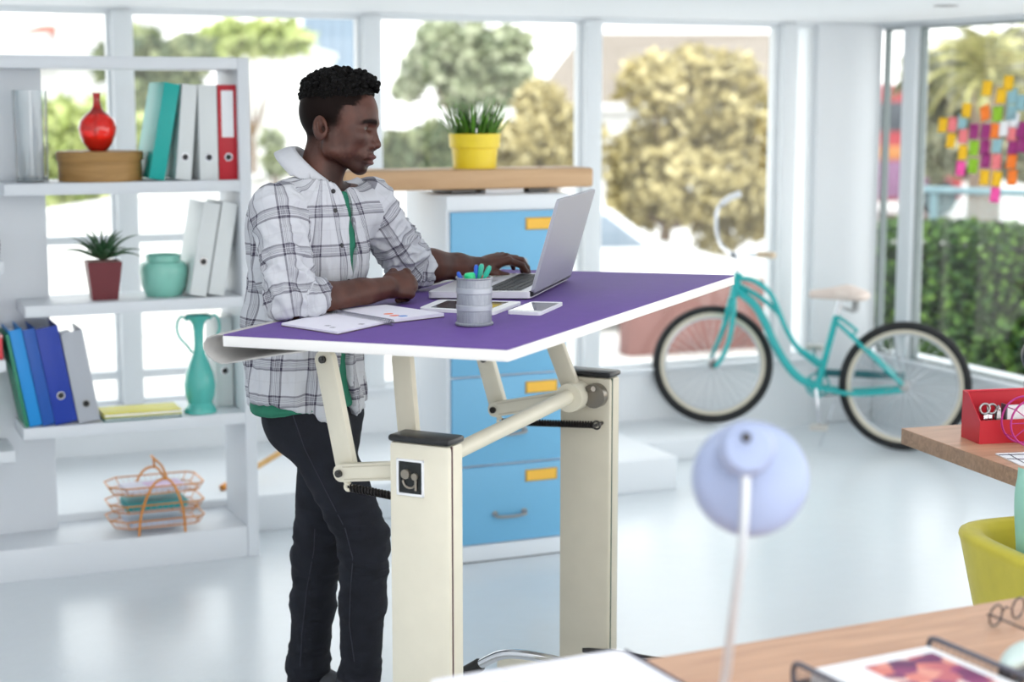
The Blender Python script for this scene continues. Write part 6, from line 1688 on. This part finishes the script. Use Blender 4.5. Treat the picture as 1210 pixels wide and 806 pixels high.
# ================================================================== OUTSIDE
GZ = -1.0
mb = MB(); mb.add([(-90, 9.9, GZ), (110, 9.9, GZ), (160, 170, GZ), (-150, 170, GZ)], [(0, 1, 2, 3)])
mat('concrete', (206, 204, 200), 0.9, var=0.06, scale=0.6)
struct(mb.build('ground', 'concrete', smooth=False))
def leaf_mat(name, dark, mid, light):
    m = bpy.data.materials.new(name); m.use_nodes = True; nt = m.node_tree; b = nt.nodes['Principled BSDF']
    g = nt.nodes.new('ShaderNodeNewGeometry'); r = nt.nodes.new('ShaderNodeValToRGB'); r.color_ramp.elements[0].color = srgb(*dark); r.color_ramp.elements[1].color = srgb(*light)
    e = r.color_ramp.elements.new(0.55); e.color = srgb(*mid)
    nt.links.new(g.outputs['Random Per Island'], r.inputs['Fac']); nt.links.new(r.outputs['Color'], b.inputs['Base Color']); b.inputs['Roughness'].default_value = 0.6
    b.inputs['Specular IOR Level'].default_value = 0.3
    MATS[name] = m; return m
leaf_mat('leaf_olive', (128, 118, 80), (176, 162, 112), (214, 202, 156))
leaf_mat('leaf_grey', (112, 124, 98), (158, 166, 134), (196, 200, 172))
leaf_mat('leaf_dark', (66, 80, 60), (106, 118, 84), (156, 162, 122))
leaf_mat('leaf_lime', (128, 142, 84), (172, 184, 114), (206, 212, 150))
leaf_mat('leaf_hedge', (22, 44, 16), (50, 84, 30), (100, 132, 56))
mat('bark', (120, 102, 88), 0.9, var=0.2, scale=4)
def leaves(mb, blobs, n, size, rnd):
    tot = sum(b[1] ** 2 for b in blobs)
    for c, r in blobs:
        k = int(n * r * r / tot)
        for _ in range(k):
            d = Vector((rnd.gauss(0, 1), rnd.gauss(0, 1), rnd.gauss(0, 1))).normalized()
            p = c + Vector((d.x, d.y, d.z * 0.85)) * r * (rnd.random() ** 0.30) * rnd.uniform(.85, 1.1)
            x = Vector((rnd.gauss(0, 1), rnd.gauss(0, 1), rnd.gauss(0, 1))).normalized(); y = x.orthogonal().normalized(); y = (y + x.cross(y) * rnd.uniform(-1, 1)).normalized()
            s = size * rnd.uniform(.6, 1.3)
            mb.add([p - x * s, p - y * s * .5 + x * s * .1, p + x * s, p + y * s * .5 + x * s * .1], [(0, 1, 2, 3)])
def tree(name, label, Y, boxes, trunk, leafm, n, size, seed, group=None, cat='tree'):
    """boxes: (px, py, radius px) of the clumps of the crown"""
    rnd = random.Random(seed); s = Y / FPX; blobs = []
    for px, py, r in boxes:
        c = hy(px, py, Y + rnd.uniform(-1, 1) * r * s * 1.0); blobs.append((c, r * s))
    base = hy(trunk[0], 300, Y); base.z = GZ
    t = thing(name, label, cat, base, 0, group)
    m = MB(); cc = sum((b[0] for b in blobs), Vector()) / len(blobs)
    fork = base.lerp(cc, 0.45); fork.x = base.x + (cc.x - base.x) * 0.2
    tw = trunk[1] * s
    m.tube(smoothpath([base, base.lerp(fork, .5) + Vector((tw * .3, 0, 0)), fork], 4), [tw * 1.2] * 2 + [tw] * 7, 8)
    for c, r in blobs: m.tube(smoothpath([fork, fork.lerp(c, .5) + ZZ * r * .2, c + ZZ * r * 0.3], 3), [tw * .6, tw * .5, tw * .42, tw * .35, tw * .28, tw * .2, tw * .1], 6)
    m.build('trunk', 'bark', t, world=True)
    m = MB(); leaves(m, blobs, n, size, rnd); m.build('crown', leafm, t, world=True, smooth=False)
    return t
GT = 'trees beyond the windows'
tree('tree', 'large olive yellow tree filling the middle window beside the purple desk', 24, [(770, 100, 42), (815, 85, 40), (860, 100, 45), (890, 150, 50), (840, 150, 50), (780, 170, 48), (740, 190, 40), (760, 235, 50), (815, 220, 55), (870, 215, 50), (920, 200, 48), (900, 250, 42), (850, 275, 34), (955, 150, 40), (957, 205, 44), (955, 110, 26), (740, 250, 28)], (772, 7), 'leaf_olive', 6000, 0.115, 1, GT)
tree('tree', 'yellow olive tree just right of the yellow pot', 27, [(640, 125, 34), (665, 150, 32), (620, 165, 34), (675, 185, 30), (640, 190, 34), (690, 160, 26), (598, 190, 26)], (650, 6), 'leaf_olive', 2800, 0.125, 2, GT)
tree('tree', 'tall grey green tree standing above the yellow pot', 32, [(520, 50, 34), (560, 60, 42), (600, 55, 30), (545, 100, 36), (590, 100, 34), (500, 80, 28), (610, 85, 20), (480, 105, 20)], (560, 6), 'leaf_grey', 3200, 0.14, 3, GT)
tree('tree', 'dark green bushy tree between the person\'s face and the yellow pot', 25, [(480, 178, 28), (512, 168, 26), (500, 195, 30), (465, 190, 22), (535, 195, 22)], (500, 5), 'leaf_dark', 1100, 0.18, 4, GT)
tree('tree', 'grey green tree behind the left mullion above the bookcase', 30, [(135, 75, 26), (165, 60, 30), (195, 75, 30), (225, 65, 28), (180, 100, 26), (215, 100, 24), (160, 115, 22)], (190, 5), 'leaf_dark', 1500, 0.20, 5, GT)
tree('tree', 'bright green tree row end behind the red binder\'s window', 38, [(270, 45, 24), (300, 48, 22), (330, 44, 22), (250, 52, 20), (350, 46, 16)], (300, 4), 'leaf_lime', 1100, 0.24, 6, GT)
def bush(label, Y, boxes, leafm, n, size, seed):
    rnd = random.Random(seed); s = Y / FPX; blobs = [(hy(a, b, Y), r * s) for a, b, r in boxes]
    base = hy(boxes[0][0], 300, Y); base.z = GZ; t = thing('bush', label, 'bush', base, 0, 'bushes beyond the windows')
    m = MB()
    for c, r in blobs: m.tube([Vector((c.x, c.y, GZ)), c], [0.05, 0.02], 6)
    m.build('stems', 'bark', t, world=True)
    m = MB(); leaves(m, blobs, n, size, rnd); m.build('foliage', leafm, t, world=True, smooth=False)
bush('round yellow green bush seen between the glass vase and the red vase', 22, [(70, 140, 30), (95, 165, 38), (60, 185, 34), (100, 215, 34), (65, 235, 30), (125, 135, 24), (85, 250, 24)], 'leaf_lime', 1500, 0.15, 8)
bush('yellow green bush seen behind the teal binder on the bookcase', 23, [(170, 165, 30), (185, 200, 30), (165, 230, 26), (200, 150, 22), (215, 225, 20)], 'leaf_lime', 1000, 0.15, 9)
wa_, wb_ = hy(-40, 273, 14.6), hy(352, 199, 27.0); wb_.z = wa_.z
t = thing('boundary_wall', 'low white boundary wall running below the bushes, seen through the bookcase', 'wall', (wa_.x, wa_.y, GZ))
m = MB(); c_ = (wa_ + wb_) / 2; an_ = math.atan2(wb_.y - wa_.y, wb_.x - wa_.x); m.box((c_.x, c_.y, (GZ + wa_.z) / 2), ((wb_ - wa_).length, 0.22, wa_.z - GZ), Rz(an_), 0.02); m.build('wall_face', mat('lime_wash', (236, 236, 234), 0.85), t, world=True)
m = MB(); m.box((c_.x, c_.y, wa_.z + 0.03), ((wb_ - wa_).length, 0.30, 0.06), Rz(an_), 0.01); m.build('coping', 'concrete', t, world=True)
bush('small grey green bush behind the person\'s collar', 24, [(328, 190, 16), (322, 165, 12)], 'leaf_grey', 260, 0.13, 10)
# hedge, fence and palm outside the right window
h0 = hy(1010, 440, 11.6); h1 = hy(1330, 440, 10.4)
t = thing('hedge', 'clipped dark green hedge outside the right window', 'hedge', Vector((h0.x, h0.y, GZ)))
rnd = random.Random(21); m = MB(); hz0, hz1 = GZ, 0.80; hdv = (h1 - h0); hdv.z = 0; hn = Vector((-hdv.y, hdv.x, 0)).normalized()
for _ in range(12000):
    a, b, c = rnd.random(), rnd.random(), rnd.random()
    side = rnd.random()
    p = h0 + hdv * a; z = hz0 + (hz1 - hz0) * b
    if side < .62: dpt = rnd.uniform(-0.06, 0.10)
    else: dpt = rnd.uniform(0, 0.7); z = hz1 - rnd.uniform(-0.03, 0.08)
    wob = 0.09 * noise.noise(Vector((a * 14, b * 3, 1)))
    p = Vector((p.x, p.y, z + 0.05 * noise.noise(Vector((a * 22, 2, 2))))) + hn * (dpt + wob)
    x = Vector((rnd.gauss(0, 1), rnd.gauss(0, 1), rnd.gauss(0, 1))).normalized(); y = x.orthogonal().normalized(); y = (y + x.cross(y) * rnd.uniform(-1, 1)).normalized(); s = rnd.uniform(.022, .045)
    m.add([p - x * s, p - y * s * .55, p + x * s, p + y * s * .55], [(0, 1, 2, 3)])
m.build('foliage', 'leaf_hedge', t, world=True, smooth=False)
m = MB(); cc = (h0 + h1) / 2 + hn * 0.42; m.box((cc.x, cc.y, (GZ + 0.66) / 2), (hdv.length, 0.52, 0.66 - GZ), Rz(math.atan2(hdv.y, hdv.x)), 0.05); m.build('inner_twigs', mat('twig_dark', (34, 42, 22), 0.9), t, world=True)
fo_ = 1.6
f0 = h0 + hn * fo_ - hdv * .2; f1 = h1 + hn * fo_ + hdv * .6; fz = hp(1150, 226, f0, hn).z
t = thing('chain_link_fence', 'grey blue chain link fence with a top rail behind the hedge', 'fence', Vector((f0.x, f0.y, GZ)))
mat('fence_blue', (120, 148, 156), 0.45, metal=0.3)
fdv = f1 - f0; fdv.z = 0
m = MB(); m.cyl(Vector((f0.x, f0.y, fz)), Vector((f1.x, f1.y, fz)), 0.028, 10); m.build('top_rail', 'fence_blue', t, world=True)
q0 = hp(1104, 226, f0, hn); ph0 = (q0 - f0).dot(fdv) / fdv.length_squared
for k in range(-2, 4):
    a = ph0 + k * 0.34
    if not 0 <= a <= 1: continue
    p = f0 + fdv * a; m = MB(); m.cyl(Vector((p.x, p.y, GZ)), Vector((p.x, p.y, fz - 0.03)), 0.032, 10); m.build('post', 'fence_blue', t, world=True)
m = MB(); N_ = 90; Lf = fdv.length; hh = fz - GZ
for k in range(-30, N_):
    for sg in (1, -1):
        a0, a1 = k / N_, k / N_ + hh / Lf
        za, zb = (GZ, fz) if sg > 0 else (fz, GZ)
        if a0 < 0 or a1 > 1: continue
        A_, B_ = f0 + fdv * a0, f0 + fdv * a1
        m.tube([Vector((A_.x, A_.y, za)), Vector((B_.x, B_.y, zb))], 0.0035, 4, caps=False)
m.build('wire_mesh', 'fence_blue', t, world=True)
# dry bank behind the fence
g0, g1 = f0 + hn * 1.2 - fdv * .3, f1 + hn * 1.2 + fdv
mb = MB(); zt_ = 0.95
mb.add([Vector((g0.x, g0.y, GZ)), Vector((g1.x, g1.y, GZ)), g1 + hn * 5 + ZZ * (0.55 - g1.z), g0 + hn * 5 + ZZ * (0.55 - g0.z), g1 + hn * 30 + ZZ * (0.35 - g1.z), g0 + hn * 30 + ZZ * (0.35 - g0.z)], [(0, 1, 2, 3), (3, 2, 4, 5)])
mat('dry_earth', (206, 184, 150), 0.95, var=0.16, scale=1.5)
struct(mb.build('terrain', 'dry_earth', smooth=False))
def palm(px, py, Y, label):
    c = hy(px, py, Y); t = thing('palm_tree', label, 'palm tree', (c.x, c.y, GZ)); m = MB()
    m.tube([Vector((c.x, c.y, GZ)), c - ZZ * .1], [0.22, 0.16], 10); m.build('trunk', 'bark', t, world=True)
    m = MB(); rnd = random.Random(31); s = Y / FPX
    for k in range(46):
        a = rnd.uniform(0, 2 * PI); e = rnd.uniform(-0.3, 1.35); L = rnd.uniform(70, 110) * s; d = Vector((math.cos(a), math.sin(a), 0)); p = c.copy(); pts = [p.copy()]
        for i in range(9):
            ee = e - 1.5 * (i / 9) ** 1.5; p = p + (d * math.cos(ee) + ZZ * math.sin(ee)) * L / 9; pts.append(p.copy())
        m.tube(pts, 0.012, 4, caps=False)
        sd_ = d.cross(ZZ)
        for i in range(1, 9):
            for sg in (-1, 1):
                for h in (0.0, 0.5):
                    b = pts[i].lerp(pts[i + 1] if i < 9 else pts[i], h); dr = (sd_ * sg * 0.8 + (pts[i] - pts[i - 1]).normalized() * 0.55 - ZZ * .35).normalized(); l = L * .22 * (1 - abs(i - 4) / 8); w = (pts[i] - pts[i - 1]).normalized() * 0.022
                    m.add([b - w, b + w, b + dr * l], [(0, 1, 2)])
    m.build('fronds', leaf_mat('leaf_palm', (96, 100, 56), (156, 156, 96), (208, 200, 140)), t, world=True, smooth=False)
palm(1168, 92, 19, 'palm tree with long fronds behind the sticky notes, beyond the fence')
tree('tree', 'broad muted green tree behind the palm and the sticky notes', 30, [(1095, 90, 34), (1130, 130, 40), (1175, 120, 44), (1215, 110, 40), (1110, 180, 36), (1160, 180, 40), (1205, 180, 40), (1240, 160, 40), (1150, 70, 34), (1200, 60, 34)], (1160, 8), leaf_mat('leaf_muted', (96, 100, 80), (132, 132, 106), (168, 164, 136)), 2600, 0.20, 12, GT)
# bus
def bus():
    c0 = hy(962, 215, 38); t = thing('bus', 'red bus with a yellow stripe far beyond the fence, seen beside the corner mullion', 'bus', (c0.x, c0.y, -0.95), 0.05)
    L, Wd, H_ = 3.45, 2.4, 3.0
    mat('bus_red', (156, 52, 60), 0.5); mat('bus_yellow', (176, 116, 60), 0.5); mat('bus_glass', (64, 70, 78), 0.3); mat('bus_plum', (124, 88, 120), 0.5)
    MB().lo_hi((-0.4, 0, 0.35), (L, Wd, H_), 0.12).build('body', 'bus_red', t)
    MB().lo_hi((-0.38, -0.02, 1.95), (L - 0.05, 0.02, 2.60), 0.01).build('window_band', 'bus_glass', t)
    MB().lo_hi((-0.38, -0.015, 1.32), (L - 0.05, 0.015, 1.62), 0.005).build('stripe', 'bus_yellow', t)
    MB().lo_hi((0.9, -0.03, 0.45), (L - 0.6, 0.01, 1.28), 0.01).build('side_panel', 'bus_plum', t)
    for x in (0.3, L - 0.6): 
        m = MB(); m.torus((x, 0.02, 0.45), 0.34, 0.12, Rx(PI / 2), 28, 8); m.cyl((x, -0.05, 0.45), (x, 0.12, 0.45), 0.26, 20); m.build('wheel', 'black_rubber', t)
bus()
# houses
mat('stucco_white', (214, 214, 212), 0.8); mat('roof_pale', (134, 124, 114), 0.85, var=0.05, scale=1.0); mat('roof_red', (150, 84, 66), 0.8, var=0.1, scale=2); mat('window_dark', (120, 134, 146), 0.2)
def house(label, px0, px1, pytop, Y, depth, wallm, roofm=None, ridge=0, nwin=3, flat=True, rows_=1, name='house', eave=0.3):
    a, b = hy(px0, pytop, Y), hy(px1, pytop, Y); W_ = b.x - a.x; zt_ = a.z
    t = thing(name, label, 'building', ((a.x + b.x) / 2, Y, GZ)); hgt = zt_ - GZ
    MB().lo_hi((-W_ / 2, 0, 0), (W_ / 2, depth, hgt), 0.02).build('walls', wallm, t)
    if roofm:
        rz = ridge * Y / FPX; e = eave
        m = MB(); m.add([(-W_ / 2 - e, -e, hgt), (W_ / 2 + e, -e, hgt), (W_ / 2 + e, depth + e, hgt), (-W_ / 2 - e, depth + e, hgt), (-W_ / 2 + W_ * .15, depth / 2, hgt + rz), (W_ / 2 - W_ * .15, depth / 2, hgt + rz)], [(3, 2, 1, 0), (0, 1, 5, 4), (1, 2, 5), (2, 3, 4, 5), (3, 0, 4)]); m.build('roof', roofm, t, smooth=False)
        m = MB(); m.lo_hi((-W_ / 2 - e, -e - .05, hgt - 0.22), (W_ / 2 + e, -e + 0.02, hgt)); m.build('eave_board', 'stucco_white', t)
    else:
        m = MB(); m.lo_hi((-W_ / 2 - .1, -.1, hgt), (W_ / 2 + .1, depth + .1, hgt + .2)); m.build('parapet', wallm, t)
    for r_ in range(rows_):
        for k in range(nwin):
            x = -W_ / 2 + W_ * (k + .5) / nwin; z = hgt * (r_ + .55) / rows_ * 0.9
            f = MB(); ww = min(W_ / nwin * .22, 0.7); f.lo_hi((x - ww, -0.06, z - ww * 1.1), (x + ww, 0.02, z + ww * 1.1), 0.01); fo2 = f.build('window', 'stucco_white', t)
            MB().lo_hi((x - ww * .85, -0.065, z - ww * .95), (x + ww * .85, -0.055, z + ww * .95)).build('pane', 'window_dark', fo2)
    return t
house('wide pale house with a beige hipped roof behind the yellow trees', 640, 1010, 122, 50, 9, 'stucco_white', 'roof_pale', 88, 4)
house('plain white building beyond the gap between bookcase and person', 284, 356, 62, 44, 8, 'stucco_white', None, 0, 0)
house('white house with a pale roof at the upper left corner', -60, 68, 68, 36, 7, 'stucco_white', mat('roof_white', (166, 166, 166), 0.8), 26, 0)
house('white block behind the left mullion, above the bookcase', 66, 138, 24, 60, 8, 'stucco_white', None, 0, 0)
house('small house with a red tiled roof high at the upper left', 20, 52, 40, 75, 7, 'stucco_white', 'roof_red', 15, 0)
house('low house with a red tiled roof seen behind the red vase', 84, 122, 118, 48, 7, 'stucco_white', 'roof_red', 12, 0)
t = house('tall grey blue glass office block beside the person\'s head', 356, 428, -20, 70, 10, mat('office_panel', (120, 136, 152), 0.3), None, 0, 0, name='office_block')
m = MB(); W_ = 72 * 70 / FPX
for k in range(6): m.lo_hi((-W_ / 2 + W_ * k / 6 + .08, -0.05, 0.3), (-W_ / 2 + W_ * (k + 1) / 6 - .08, 0.01, 6.3))
m.build('glazing', mat('office_glass', (128, 146, 164), 0.15), t)
# low red wall and parked cars across the lot
w0, w1 = hy(738, 336, 17.5), hy(966, 336, 18.5)
t = thing('garden_wall', 'low brick red wall beyond the bicycle\'s front wheel', 'wall', (w0.x, w0.y, GZ))
m = MB(); c_ = (w0 + w1) / 2; m.box((c_.x, c_.y, (GZ + w0.z) / 2), ((w1 - w0).length, 0.25, w0.z - GZ), Rz(math.atan2(w1.y - w0.y, w1.x - w0.x)), 0.02); m.build('wall_face', mat('brick_red', (126, 92, 88), 0.9, var=0.12, scale=3), t, world=True)
m = MB(); m.box((c_.x, c_.y, w0.z + 0.03), ((w1 - w0).length, 0.32, 0.06), Rz(math.atan2(w1.y - w0.y, w1.x - w0.x)), 0.01); m.build('coping', 'concrete', t, world=True)
def car(px, Y, rz, m_, label):
    c = hy(px, 300, Y); t = thing('car', label, 'car', (c.x, c.y, GZ), rz)
    prof_ = [(-2.0, 0.30), (-2.05, 0.75), (-1.75, 0.92), (-1.25, 0.98), (-0.75, 1.42), (0.55, 1.45), (1.15, 1.00), (1.85, 0.86), (2.05, 0.68), (2.03, 0.30)]
    m = MB(); m.prism([(a, b) for a, b in prof_], 1.66, (0, 0.83, 0), Rx(PI / 2), 0.05); m.build('body', m_, t, ang=30)
    gl = [(-1.08, 0.99), (-0.70, 1.36), (0.48, 1.38), (0.98, 1.00)]
    m = MB(); m.prism(gl, 1.68, (0, 0.84, 0), Rx(PI / 2), 0.01); m.build('side_windows', mat('car_glass', (128, 142, 156), 0.1), t)
    for x in (-1.25, 1.25):
        for y in (-0.80, 0.80):
            m = MB(); m.torus((x, y, 0.31), 0.22, 0.09, Rx(PI / 2), 24, 8); m.cyl((x, y - 0.06, 0.31), (x, y + 0.06, 0.31), 0.17, 16); m.build('wheel', 'black_rubber', t)
car(655, 20, 0.1, mat('car_white', (232, 234, 238), 0.25), 'white parked car beyond the window behind the laptop lid')

# ================================================================== STICKY NOTES on the right window
NC_ = {'y': ('yellow', (244, 212, 60)), 'o': ('orange', (246, 160, 72)), 'l': ('lime green', (176, 214, 70)), 'b': ('pale blue', (176, 208, 214)), 's': ('salmon pink', (242, 160, 164)), 'p': ('purple', (184, 74, 150)), 'k': ('hot pink', (246, 120, 196)), 'w': ('white', (240, 240, 242))}
for k_, (n_, c_) in NC_.items():
    m_ = mat('note_' + k_, c_, 0.7); nt_ = m_.node_tree; tl_ = nt_.nodes.new('ShaderNodeBsdfTranslucent'); tl_.inputs['Color'].default_value = srgb(*c_)
    mx_ = nt_.nodes.new('ShaderNodeMixShader'); mx_.inputs['Fac'].default_value = 0.45; ou_ = nt_.nodes['Material Output']
    nt_.links.new(nt_.nodes['Principled BSDF'].outputs[0], mx_.inputs[1]); nt_.links.new(tl_.outputs[0], mx_.inputs[2]); nt_.links.new(mx_.outputs[0], ou_.inputs['Surface'])
NOTES = [('y', 533, 305, 'yellow sticky note at the very top of the cluster'), ('y', 455, 323, 'yellow sticky note second from the top, standing alone to the left'), ('y', 507, 351, 'yellow sticky note just below the topmost one'),
 ('b', 549, 352, 'pale blue sticky note right of the third yellow one, highest of the blues'), ('b', 580, 376, 'pale blue sticky note at the right edge of the picture'), ('b', 545, 412, 'pale blue sticky note right of the upper lime one'),
 ('y', 380, 405, 'yellow sticky note left of the tilted orange one'), ('o', 448, 414, 'tilted orange sticky note, highest of the oranges'), ('l', 494, 418, 'lime green sticky note beside the tilted orange one'),
 ('y', 294, 458, 'yellow sticky note farthest left in the cluster'), ('s', 328, 456, 'salmon pink sticky note touching the leftmost yellow one'), ('b', 365, 446, 'pale blue sticky note under the yellow one, left part of the cluster'),
 ('s', 368, 498, 'salmon pink sticky note below the left pale blue one'), ('p', 408, 481, 'purple sticky note farthest left of the purple ones'), ('p', 450, 482, 'purple sticky note at the top of the vertical purple strip'), ('o', 485, 480, 'orange sticky note in the middle beside the purple strip'),
 ('w', 517, 470, 'white sticky note right of the middle orange one'), ('w', 556, 440, 'white sticky note below the lower right blue one'), ('s', 547, 490, 'salmon pink sticky note right of the white one'), ('p', 582, 475, 'purple sticky note at the right edge, beside the salmon one'),
 ('y', 322, 515, 'yellow sticky note lying lower left, under the salmon one'), ('y', 366, 558, 'yellow sticky note above the left hot pink one'), ('l', 407, 543, 'lime green sticky note left of the purple strip, upper of two'), ('p', 448, 540, 'purple sticky note in the middle of the vertical purple strip'),
 ('b', 493, 533, 'pale blue sticky note in the centre, right of the purple strip'), ('p', 548, 537, 'purple sticky note right of the central blue one'), ('p', 586, 530, 'purple sticky note at the right edge, level with the central blue one'), ('l', 404, 608, 'lime green sticky note, lower of the two left of the purple strip'),
 ('k', 359, 617, 'hot pink sticky note at the lower left of the cluster'), ('p', 451, 588, 'purple sticky note at the bottom of the vertical purple strip'), ('s', 489, 592, 'salmon pink sticky note below the central blue one'), ('o', 545, 590, 'orange sticky note with a bent corner, upper of two at the right'),
 ('y', 446, 650, 'yellow sticky note at the bottom left of a pair of yellows'), ('y', 491, 655, 'yellow sticky note directly above the lowest hot pink one'), ('o', 548, 651, 'orange sticky note, lower of the two at the right'), ('k', 484, 714, 'hot pink sticky note at the very bottom of the cluster')]
wr = Wr(0, 0.0085, 0)
rnd = random.Random(17); nsz = 0.060
for i_, (ck, zx, zy, lab) in enumerate(NOTES):
    px, py = 1020 + zx / 3.1, zy / 3.1
    c = hp(px, py, wr, U); a = rnd.uniform(-0.06, 0.06) + (-0.28 if (ck == 'o' and zy < 430) else 0)
    t = thing('sticky_note', lab, 'sticky note', c, YAW + PI / 2, 'sticky notes on the right window')
    # local x runs away from the camera along the glass, y points into the room
    wd_, hh_ = nsz * 1.12, nsz * 1.18; ca, sa = math.cos(a), math.sin(a)
    dof_ = 0.0006 * (i_ % 5) + 0.0004
    def nq(x, z, y): return (x * ca - z * sa, y + dof_, x * sa + z * ca)
    rows = []
    for j in range(5):
        zz = hh_ / 2 - hh_ * j / 4; curl = 0.006 * (j / 4) ** 2
        rows.append([nq(-wd_ / 2, zz, curl), nq(0, zz, curl * .9), nq(wd_ / 2, zz, curl)])
    m = MB(); m.grid(rows); m.build('sheet', 'note_' + ck, t, solid=0.0004)
# sun for the street: it comes from behind the building, over its roof
sn = bpy.data.lights.new('sun', 'SUN'); so_ = bpy.data.objects.new('sun', sn); COL.objects.link(so_); sn.energy = 0.8; sn.angle = math.radians(3); sn.color = (1.0, 0.95, 0.86)
sdv = (V * math.cos(math.radians(52)) + U * 0.10 - ZZ * math.sin(math.radians(52))).normalized(); so_.rotation_euler = sdv.to_track_quat('-Z', 'Y').to_euler(); so_.location = (0, -5, 12)
# ------------------------------------------------------------------ light
for i_, (x_, y_) in enumerate(((-1.6, 2.4), (1.0, 1.6))):  # unseen area lights added to brighten the floor and the left side
    la_ = bpy.data.lights.new('added_fill_light', 'AREA'); lo_ = bpy.data.objects.new('added_fill_light', la_); COL.objects.link(lo_)
    la_.shape = 'RECTANGLE'; la_.size = 1.8; la_.size_y = 1.2; la_.energy = 6; la_.color = (1.0, 0.975, 0.94); lo_.location = (x_, y_, 2.96); lo_.rotation_euler = (0, 0, YAW)
wd = bpy.data.worlds.new('sky'); SC.world = wd; wd.use_nodes = True
nt = wd.node_tree; bg = nt.nodes['Background']
tc = nt.nodes.new('ShaderNodeTexCoord'); sx = nt.nodes.new('ShaderNodeSeparateXYZ'); rp = nt.nodes.new('ShaderNodeValToRGB')
rp.color_ramp.elements[0].position = 0.0; rp.color_ramp.elements[0].color = (1.0, 0.995, 0.985, 1)
rp.color_ramp.elements[1].position = 0.9; rp.color_ramp.elements[1].color = (0.90, 0.945, 1.0, 1)
nt.links.new(tc.outputs['Generated'], sx.inputs[0]); nt.links.new(sx.outputs['Z'], rp.inputs['Fac']); nt.links.new(rp.outputs['Color'], bg.inputs['Color'])
bg.inputs['Strength'].default_value = 1.0
SC.view_settings.view_transform = 'Standard'; SC.view_settings.look = 'None'; SC.view_settings.gamma = 1.0
SC.view_settings.use_curve_mapping = False
SC.view_settings.exposure = 1.5
SC.cycles.max_bounces = 10; SC.cycles.diffuse_bounces = 5; SC.cycles.transparent_max_bounces = 16; SC.cycles.glossy_bounces = 4
SC.cycles.use_denoising = True
SC.cycles.sample_clamp_indirect = 8.0
SC.cycles.caustics_reflective = False; SC.cycles.caustics_refractive = False
